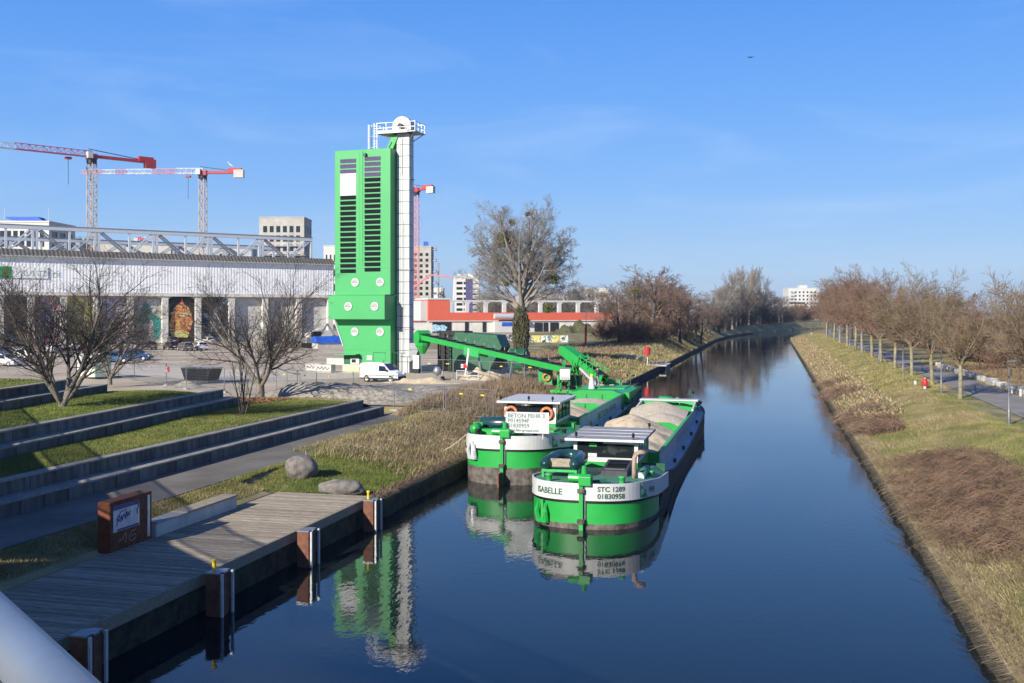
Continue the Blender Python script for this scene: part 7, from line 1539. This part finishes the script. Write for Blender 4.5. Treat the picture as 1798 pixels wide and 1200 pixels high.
# ------------------------------------------------------------------ people
def person(loc, rz, label, jacket, trousers, arms=((0.34, 0.1, 1.02), (-0.30, 0.22, 1.05)), stride=0.12, hair=(0.03, 0.02, 0.015)):
    e = empty('person', loc, rz, label, 'person')
    J = {'pelvis': (0, 0, 0.95), 'waist': (0, 0, 1.12), 'chest': (0, 0.01, 1.34), 'neck': (0, 0, 1.5), 'head0': (0, 0.02, 1.58), 'head1': (0, 0.03, 1.70)}
    ch_ = [('pelvis', 'waist', 0.14), ('waist', 'chest', 0.16), ('chest', 'neck', 0.065), ('neck', 'head0', 0.085), ('head0', 'head1', 0.095)]
    vs_ = [J['pelvis'], J['waist'], J['chest'], J['neck'], J['head0'], J['head1']]; rd = [0.145, 0.135, 0.165, 0.06, 0.09, 0.085]; ed = [(0, 1), (1, 2), (2, 3), (3, 4), (4, 5)]
    hands = []
    for s, arm in zip((1, -1), arms):
        b0 = len(vs_); vs_ += [(s * 0.19, 0, 1.42), (s * 0.25, -0.03, 1.18), arm, (arm[0], arm[1] + 0.07, arm[2] - 0.03)]; rd += [0.075, 0.052, 0.038, 0.036]; ed += [(2, b0), (b0, b0 + 1), (b0 + 1, b0 + 2), (b0 + 2, b0 + 3)]; hands.append(Vector(vs_[-1]))
    for s in (1, -1):
        b0 = len(vs_); st_ = stride * s; vs_ += [(s * 0.10, 0, 0.9), (s * 0.11, st_ * 0.5 + 0.03, 0.5), (s * 0.11, st_, 0.09), (s * 0.12, st_ + 0.16, 0.04)]; rd += [0.10, 0.065, 0.05, 0.04]; ed += [(0, b0), (b0, b0 + 1), (b0 + 1, b0 + 2), (b0 + 2, b0 + 3)]
    me = bpy.data.meshes.new('body'); me.from_pydata(vs_, ed, []); o = bpy.data.objects.new('tmp', me); col.objects.link(o)
    m1 = o.modifiers.new('skin', 'SKIN'); me.skin_vertices[0].data[0].use_root = True
    for i, r_ in enumerate(rd): me.skin_vertices[0].data[i].radius = (r_, r_)
    o.modifiers.new('sub', 'SUBSURF').levels = 1
    bpy.context.view_layer.update(); ev = bpy.data.meshes.new_from_object(o.evaluated_get(bpy.context.evaluated_depsgraph_get())); bpy.data.objects.remove(o)
    q = MB(); q.v = [tuple(v.co) for v in ev.vertices]; q.f = [tuple(p_.vertices) for p_ in ev.polygons]
    for h in hands:                               # five fingers closing forward
        for k in range(4): x = -0.024 + k * 0.016; q.tube([h + Vector((x, 0.02, 0)), h + Vector((x, 0.055, -0.005)), h + Vector((x, 0.08 - 0.006 * abs(k - 1.5), -0.035))], [0.009, 0.0085, 0.007], 5)
        q.tube([h + Vector((0.03, -0.01, 0)), h + Vector((0.05, 0.03, -0.01)), h + Vector((0.045, 0.055, -0.03))], [0.011, 0.01, 0.008], 5)
    q.tube([(0, 0.115, 1.655), (0, 0.135, 1.63), (0, 0.115, 1.62)], [0.006, 0.014, 0.008], 5)
    me2 = q.mesh('body', True); sk = MATS.get('skin') or mat('skin', (0.5, 0.27, 0.18), 0.6, 0.08)
    for m_ in (paint_cloth(jacket), paint_cloth(trousers), sk, M('black')): me2.materials.append(m_)
    for p_ in me2.polygons:
        c = p_.center; p_.material_index = 2 if c.z > 1.49 else (3 if c.z < 0.09 else (1 if c.z < 0.98 and abs(c.x) < 0.235 else 0))
        if any((c - h).length < 0.075 for h in hands) or (abs(c.x) > 0.235 and any((c - h).length < 0.085 for h in hands)): p_.material_index = 2
    link('body', me2, None, e)
    hr = MB(); 
    for k in range(1): hr.lathe((0, 0.015, 1.66), [(0.1, 0.0), (0.105, 0.04), (0.085, 0.1), (0.04, 0.13)], 12)
    MATS.get('hair') or mat('hair', hair, 0.8); hr.build('hair', M('hair'), e, smooth=True)
    MB().box((0.035, 0.105, 1.665), (0.025, 0.012, 0.012)).box((-0.035, 0.105, 1.665), (0.025, 0.012, 0.012)).build('eyes', M('black'), e); MB().box((0, 0.1, 1.585), (0.05, 0.012, 0.01)).build('mouth', M('red'), e)
    return e
def paint_cloth(c):
    k = 'cloth_%.3f_%.3f_%.3f' % c; return MATS.get(k) or mat(k, c, 0.9, 0.15, 6)
pw_ = Gd(1049, 83.6, 0.62 + 1.79); person(pw_, R(-70), 'worker in dark blue jacket and grey trousers standing on the farther barge', (0.03, 0.04, 0.09), (0.22, 0.23, 0.26), ((0.22, 0.32, 1.1), (-0.22, 0.34, 1.12)))
pc_ = Gd(1039, 83.2, 0.62 + 1.79); e = empty('white_canister', pc_, 0, 'white conical bag with yellow lid beside the worker', 'bag'); MB().lathe((0, 0, 0), [(0.28, 0), (0.2, 0.6), (0.1, 1.0)], 12).build('bag', M('white_paint'), e); MB().lathe((0, 0, 1.0), [(0.14, 0), (0.16, 0.1), (0.1, 0.2)], 10).build('lid', M('yellow'), e)
p = G(1425, 590, 2.0); person((p.x, p.y, 2.0), R(150), 'distant walker in dark coat on the grass above the canal bend', (0.05, 0.04, 0.04), (0.45, 0.43, 0.4), stride=0.25)
p = G(1475, 590, 2.0); person((p.x, p.y, 2.05), R(170), 'distant person in a white jacket on the towpath', (0.75, 0.75, 0.75), (0.04, 0.04, 0.05), stride=0.3)
# ================================================================== ground cover
def blades(name, m, P, hmin, hmax, w, lean, seed, droop=0.0, wind=(0.3, 0.1), label=None, seg=1):
    rr = np.random.RandomState(seed + 4000); n = len(P); h = hmin + (hmax - hmin) * rr.rand(n, 1) ** 1.5; a = rr.rand(n) * 6.283; ln = lean * (0.3 + rr.rand(n, 1))
    dr = np.stack([np.cos(a), np.sin(a)], 1) * ln + np.array([wind]) * lean; side = np.stack([-np.sin(a * 3.1), np.cos(a * 3.1)], 1) * w * (0.6 + 0.8 * rr.rand(n, 1))
    z0 = np.zeros((n, 1)); B0 = P + np.concatenate([side, z0], 1) - [0, 0, 0.02]; B1 = P - np.concatenate([side, z0], 1) - [0, 0, 0.02]
    k = 1 / np.sqrt(1 + (ln ** 2))
    if seg == 1:
        T = P + np.concatenate([dr * h * k, h * k], 1); V = np.stack([B0, B1, T], 1).reshape(-1, 3); F = np.arange(3 * n).reshape(-1, 3)
    else:
        Mid = P + np.concatenate([dr * h * k * 0.4, h * k * 0.75], 1); T = P + np.concatenate([dr * h * k * 1.2, h * k * (0.9 - droop)], 1); sd = np.concatenate([side, z0], 1) * 0.7
        V = np.stack([B0, B1, Mid - sd, Mid + sd, T, T + sd * 0.3], 1).reshape(-1, 3); b = np.arange(n)[:, None] * 6; F = np.concatenate([b + [0, 1, 2, 3], b + [3, 2, 4, 5]], 0)
    o = link(name, npmesh(name, V, F), m); return tag(o, label, 'grass', kind='stuff')
def sample(n, x0, x1, y0, y1, seed, bias=1.0, zf=hgt, mask=None):
    rr = np.random.RandomState(seed); y = y0 + (y1 - y0) * rr.rand(n) ** bias; x = x0 + (x1 - x0) * rr.rand(n)
    if mask is not None: k = mask(x, y, rr.rand(n)); x, y = x[k], y[k]
    return np.stack([x + curve(y), y, zf(x, y)], 1)
mat('straw', (0.29, 0.22, 0.11), 0.9, c2=(0.56, 0.45, 0.265), scale=0.55, detail=9, lo=0.34, hi=0.66, c3=(0.42, 0.33, 0.175))
mat('green_blade', (0.07, 0.115, 0.016), 0.8, c2=(0.20, 0.22, 0.045), scale=0.6, detail=9, lo=0.34, hi=0.66)
mat('olive_blade', (0.13, 0.135, 0.03), 0.85, c2=(0.36, 0.29, 0.125), scale=0.5, detail=9, lo=0.36, hi=0.64)
mat('bramble', (0.075, 0.045, 0.032), 0.85, c2=(0.29, 0.19, 0.125), scale=1.1, detail=8, lo=0.36, hi=0.64)
mat('dead_weed', (0.16, 0.11, 0.065), 0.9, c2=(0.3, 0.22, 0.14), scale=0.7, detail=8)
mat('leaf_litter', (0.2, 0.09, 0.035), 0.9, c2=(0.36, 0.19, 0.08), scale=3)
def nm(sc, t, sg=1): return lambda x, y, r: (sg * vnoise(x + 37, y + 11, sc) + 0.25 * (r - 0.5)) > t
# right bank
blades('bank_grass', M('olive_blade'), sample(210000, 5.35, 13.6, 18, 100, 1, 1.6), 0.06, 0.22, 0.008, 0.9, 1)
blades('bank_straw', M('straw'), sample(130000, 5.35, 12.6, 18, 105, 2, 1.6, mask=nm(5, -0.05)), 0.12, 0.36, 0.0075, 1.3, 2, 0.25, (-0.9, 0.2), seg=2)
blades('bank_green', M('green_blade'), sample(70000, 6.5, 15.1, 20, 100, 3, 1.3, mask=nm(4, 0.05, -1)), 0.06, 0.2, 0.014, 0.7, 3)
blades('bank_grass', M('olive_blade'), sample(60000, 5.35, 15.1, 95, 330, 4, 1.4), 0.1, 0.35, 0.035, 0.8, 4)
blades('bank_straw', M('straw'), sample(26000, 5.35, 9.5, 80, 330, 5, 1.4), 0.25, 0.65, 0.04, 1.1, 5, 0.2, (-0.6, 0), seg=2)
blades('verge_grass', M('olive_blade'), sample(40000, 18.95, 27, 60, 150, 6, 1.3), 0.06, 0.3, 0.025, 0.8, 6)
blades('verge_weed', M('bramble'), sample(26000, 20.5, 26.5, 62, 140, 7, 1.2), 0.15, 0.5, 0.02, 0.8, 7)
# fringe hanging over the water edge
blades('fringe', M('straw'), sample(40000, 5.32, 6.1, 18, 160, 8, 1.6), 0.12, 0.42, 0.007, 1.3, 8, 0.6, (-1.0, 0), seg=2)
blades('fringe', M('dead_weed'), sample(14000, -16.5, -16.1, 39.5, 110, 9, 1.0), 0.15, 0.5, 0.014, 1.2, 9, 0.5, (0.9, 0), seg=2)
# bramble patches: arching stems
def stems(name, P, L, r, m, seed, label, wind=(-0.5, -0.2)):
    rr = np.random.RandomState(seed); S = []
    for p in P:
        a = rr.rand() * 6.28; dx, dy = math.cos(a) * 0.7 + wind[0], math.sin(a) * 0.7 + wind[1]; l_ = L * (0.5 + rr.rand()); hh = l_ * (0.25 + 0.3 * rr.rand()); q = None
        for t in (0, 0.3, 0.6, 1.0):
            w = np.array([p[0] + dx * l_ * t, p[1] + dy * l_ * t, p[2] + hh * 4 * t * (1.05 - t) * 0.8])
            if q is not None: S.append((q, w, r, r * 0.8, 0))
            q = w
    V, F = seg_mesh(name, S, 3); o = link(name, npmesh(name, V, F), m); return tag(o, label, 'brambles', kind='stuff')
def bm_mask(x, y, r): return ((x - 8.2 - 0.02 * (y - 46)) / 2.6) ** 2 + ((y - 46) / 12.5) ** 2 + 0.9 * vnoise(x, y, 1.5) + 0.9 * (r - 0.5) < 0.8
Pb_ = sample(12000, 5.4, 11.5, 32, 60, 21, 1.0, mask=bm_mask)
stems('bramble_patch', Pb_, 0.75, 0.008, M('bramble'), 22, 'large reddish brown bramble patch on the right bank')
blades('bramble_twigs', M('bramble'), sample(26000, 5.4, 11.5, 32, 60, 23, 1.0, mask=bm_mask), 0.15, 0.4, 0.009, 1.3, 24, 0.2, (-0.4, 0), seg=2)
Pb_ = sample(5000, 5.5, 8.5, 70, 120, 25, 1.1, mask=nm(6, 0.0)); stems('bramble_patch', Pb_, 1.0, 0.014, M('bramble'), 26, 'brown bramble clumps at the water edge farther along the right bank')
Pb_ = sample(260, 5.4, 6.4, 22, 60, 27, 1.0); stems('edge_twigs', Pb_, 0.5, 0.006, M('dead_weed'), 28, 'grey dead twigs over the nearest right water edge', (-0.6, 0))
# left bank
blades('bank_green', M('green_blade'), sample(60000, -22.4, -16.3, 39.4, 50, 31, 1.0), 0.06, 0.18, 0.012, 0.7, 31)
blades('bank_grass', M('olive_blade'), sample(40000, -22.4, -20.7, 14, 46, 32, 0.8), 0.05, 0.16, 0.012, 0.8, 32)
blades('bank_straw', M('straw'), sample(60000, -22.3, -16.3, 46, 72, 33, 1.0, mask=lambda x, y, r: r * 4 < np.clip((y - 45) / 3, 0.1, 4)), 0.25, 0.7, 0.010, 1.1, 33, 0.25, (0.5, -0.3), seg=2)
blades('bank_grass', M('olive_blade'), sample(50000, -24, -16.3, 48, 92, 34, 1.0), 0.1, 0.35, 0.015, 0.8, 34)
blades('dead_weeds', M('dead_weed'), sample(34000, -25, -16.5, 66, 98, 35, 1.0, mask=nm(3, -0.12)), 0.3, 0.95, 0.014, 0.45, 35, seg=2)
blades('far_bank_grass', M('olive_blade'), sample(60000, -30, -16.2, 96, 330, 36, 1.4), 0.12, 0.45, 0.04, 0.8, 36)
blades('far_bank_straw', M('straw'), sample(30000, -27, -16.2, 96, 340, 37, 1.3, mask=nm(7, -0.02)), 0.25, 0.7, 0.04, 1.0, 37, 0.2, (0.4, 0), seg=2)
blades('dead_weeds', M('dead_weed'), sample(26000, -36, -22, 110, 190, 38, 1.0, mask=nm(6, 0.0)), 0.3, 0.85, 0.03, 0.35, 38, seg=2)
P_ = []
Pb_ = sample(1400, -24, -17, 88, 125, 39, 1.0, mask=nm(4, -0.02)); stems('shrub_stems', Pb_, 1.4, 0.012, M('dead_weed'), 40, 'brown scrub on the bank under the conveyors', (0, 0))
# lawns
def lz(fa, fb, y0, y1, z, n, seed):
    rr = np.random.RandomState(seed); y = y0 + (y1 - y0) * rr.rand(n) ** 0.8; s = rr.rand(n); x = np.array([fa(a) for a in y]) * (1 - s) + np.array([fb(a) for a in y]) * s
    return np.stack([x, y, z + 0.10 * vnoise(x, y, 3.0) + 0.06 * np.sin(s * math.pi)], 1)
blades('lawn_grass', M('green_blade'), lz(lambda y: L2(y) - 0.5, lambda y: M1(y) - 0.02, 26, 64, 2.6, 90000, 41), 0.04, 0.13, 0.012, 0.7, 41)
blades('lawn_grass', M('olive_blade'), lz(lambda y: L2(y) - 0.45, lambda y: M1(y) - 0.1, 26, 66, 2.6, 40000, 42), 0.04, 0.11, 0.012, 0.8, 42)
blades('lawn_grass', M('green_blade'), lz(lambda y: M2(y) - 0.5, lambda y: N1(y) - 0.02, 36, 57, 3.62, 50000, 43), 0.04, 0.13, 0.014, 0.7, 43)
blades('lawn_grass', M('green_blade'), lz(lambda y: N2(y) - 0.5, lambda y: N2(y) - 9, 38, 52, 4.58, 24000, 44), 0.04, 0.12, 0.016, 0.7, 44)
# leaf litter below the spreading tree
p = G(457, 700, 2.5); rr = np.random.RandomState(50); n = 9000; a = rr.rand(n) * 6.28; r_ = 5.2 * rr.rand(n) ** 0.6; X = p.x + r_ * np.cos(a) * 0.75; Y = p.y - 1.0 + r_ * np.sin(a)
k = (X < np.array([L2(v) - 0.6 for v in Y])) & (Y < 71); X, Y = X[k], Y[k]; n = len(X); Z = np.interp(Y, [64, 65.4, 66.8, 68.2, 69.6, 71], [2.62, 2.5, 2.25, 1.95, 1.7, 1.62]) + 0.10 * vnoise(X, Y, 3.0) + 0.09; u = rr.normal(0, 1, (n, 3)) * [1, 1, 0.35]; u /= np.linalg.norm(u, axis=1, keepdims=True); v = np.cross(u, rr.normal(0, 1, (n, 3)) * [0.3, 0.3, 1]); v /= np.linalg.norm(v, axis=1, keepdims=True); c = np.stack([X, Y, Z], 1)
tag(link('leaf_litter', npmesh('leaf_litter', np.stack([c - u * 0.07, c + v * 0.05, c + u * 0.07, c - v * 0.05], 1).reshape(-1, 3), np.arange(4 * n).reshape(-1, 4)), M('leaf_litter')), 'brown fallen leaves under the spreading tree', 'leaves', kind='stuff')

# ================================================================== air
hm_ = bpy.data.materials.new('haze'); hm_.use_nodes = True; hn = hm_.node_tree.nodes; hn.remove(hn['Principled BSDF'])
pv_ = hn.new('ShaderNodeVolumePrincipled'); pv_.inputs['Color'].default_value = (0.72, 0.86, 1.0, 1); pv_.inputs['Density'].default_value = 0.00012; pv_.inputs['Anisotropy'].default_value = 0.2
hm_.node_tree.links.new(pv_.outputs[0], hn['Material Output'].inputs['Volume'])
hb_ = MB().bx(-5000, 6000, -700, 7600, -3.5, 95).build('haze', hm_); hb_['kind'] = 'stuff'
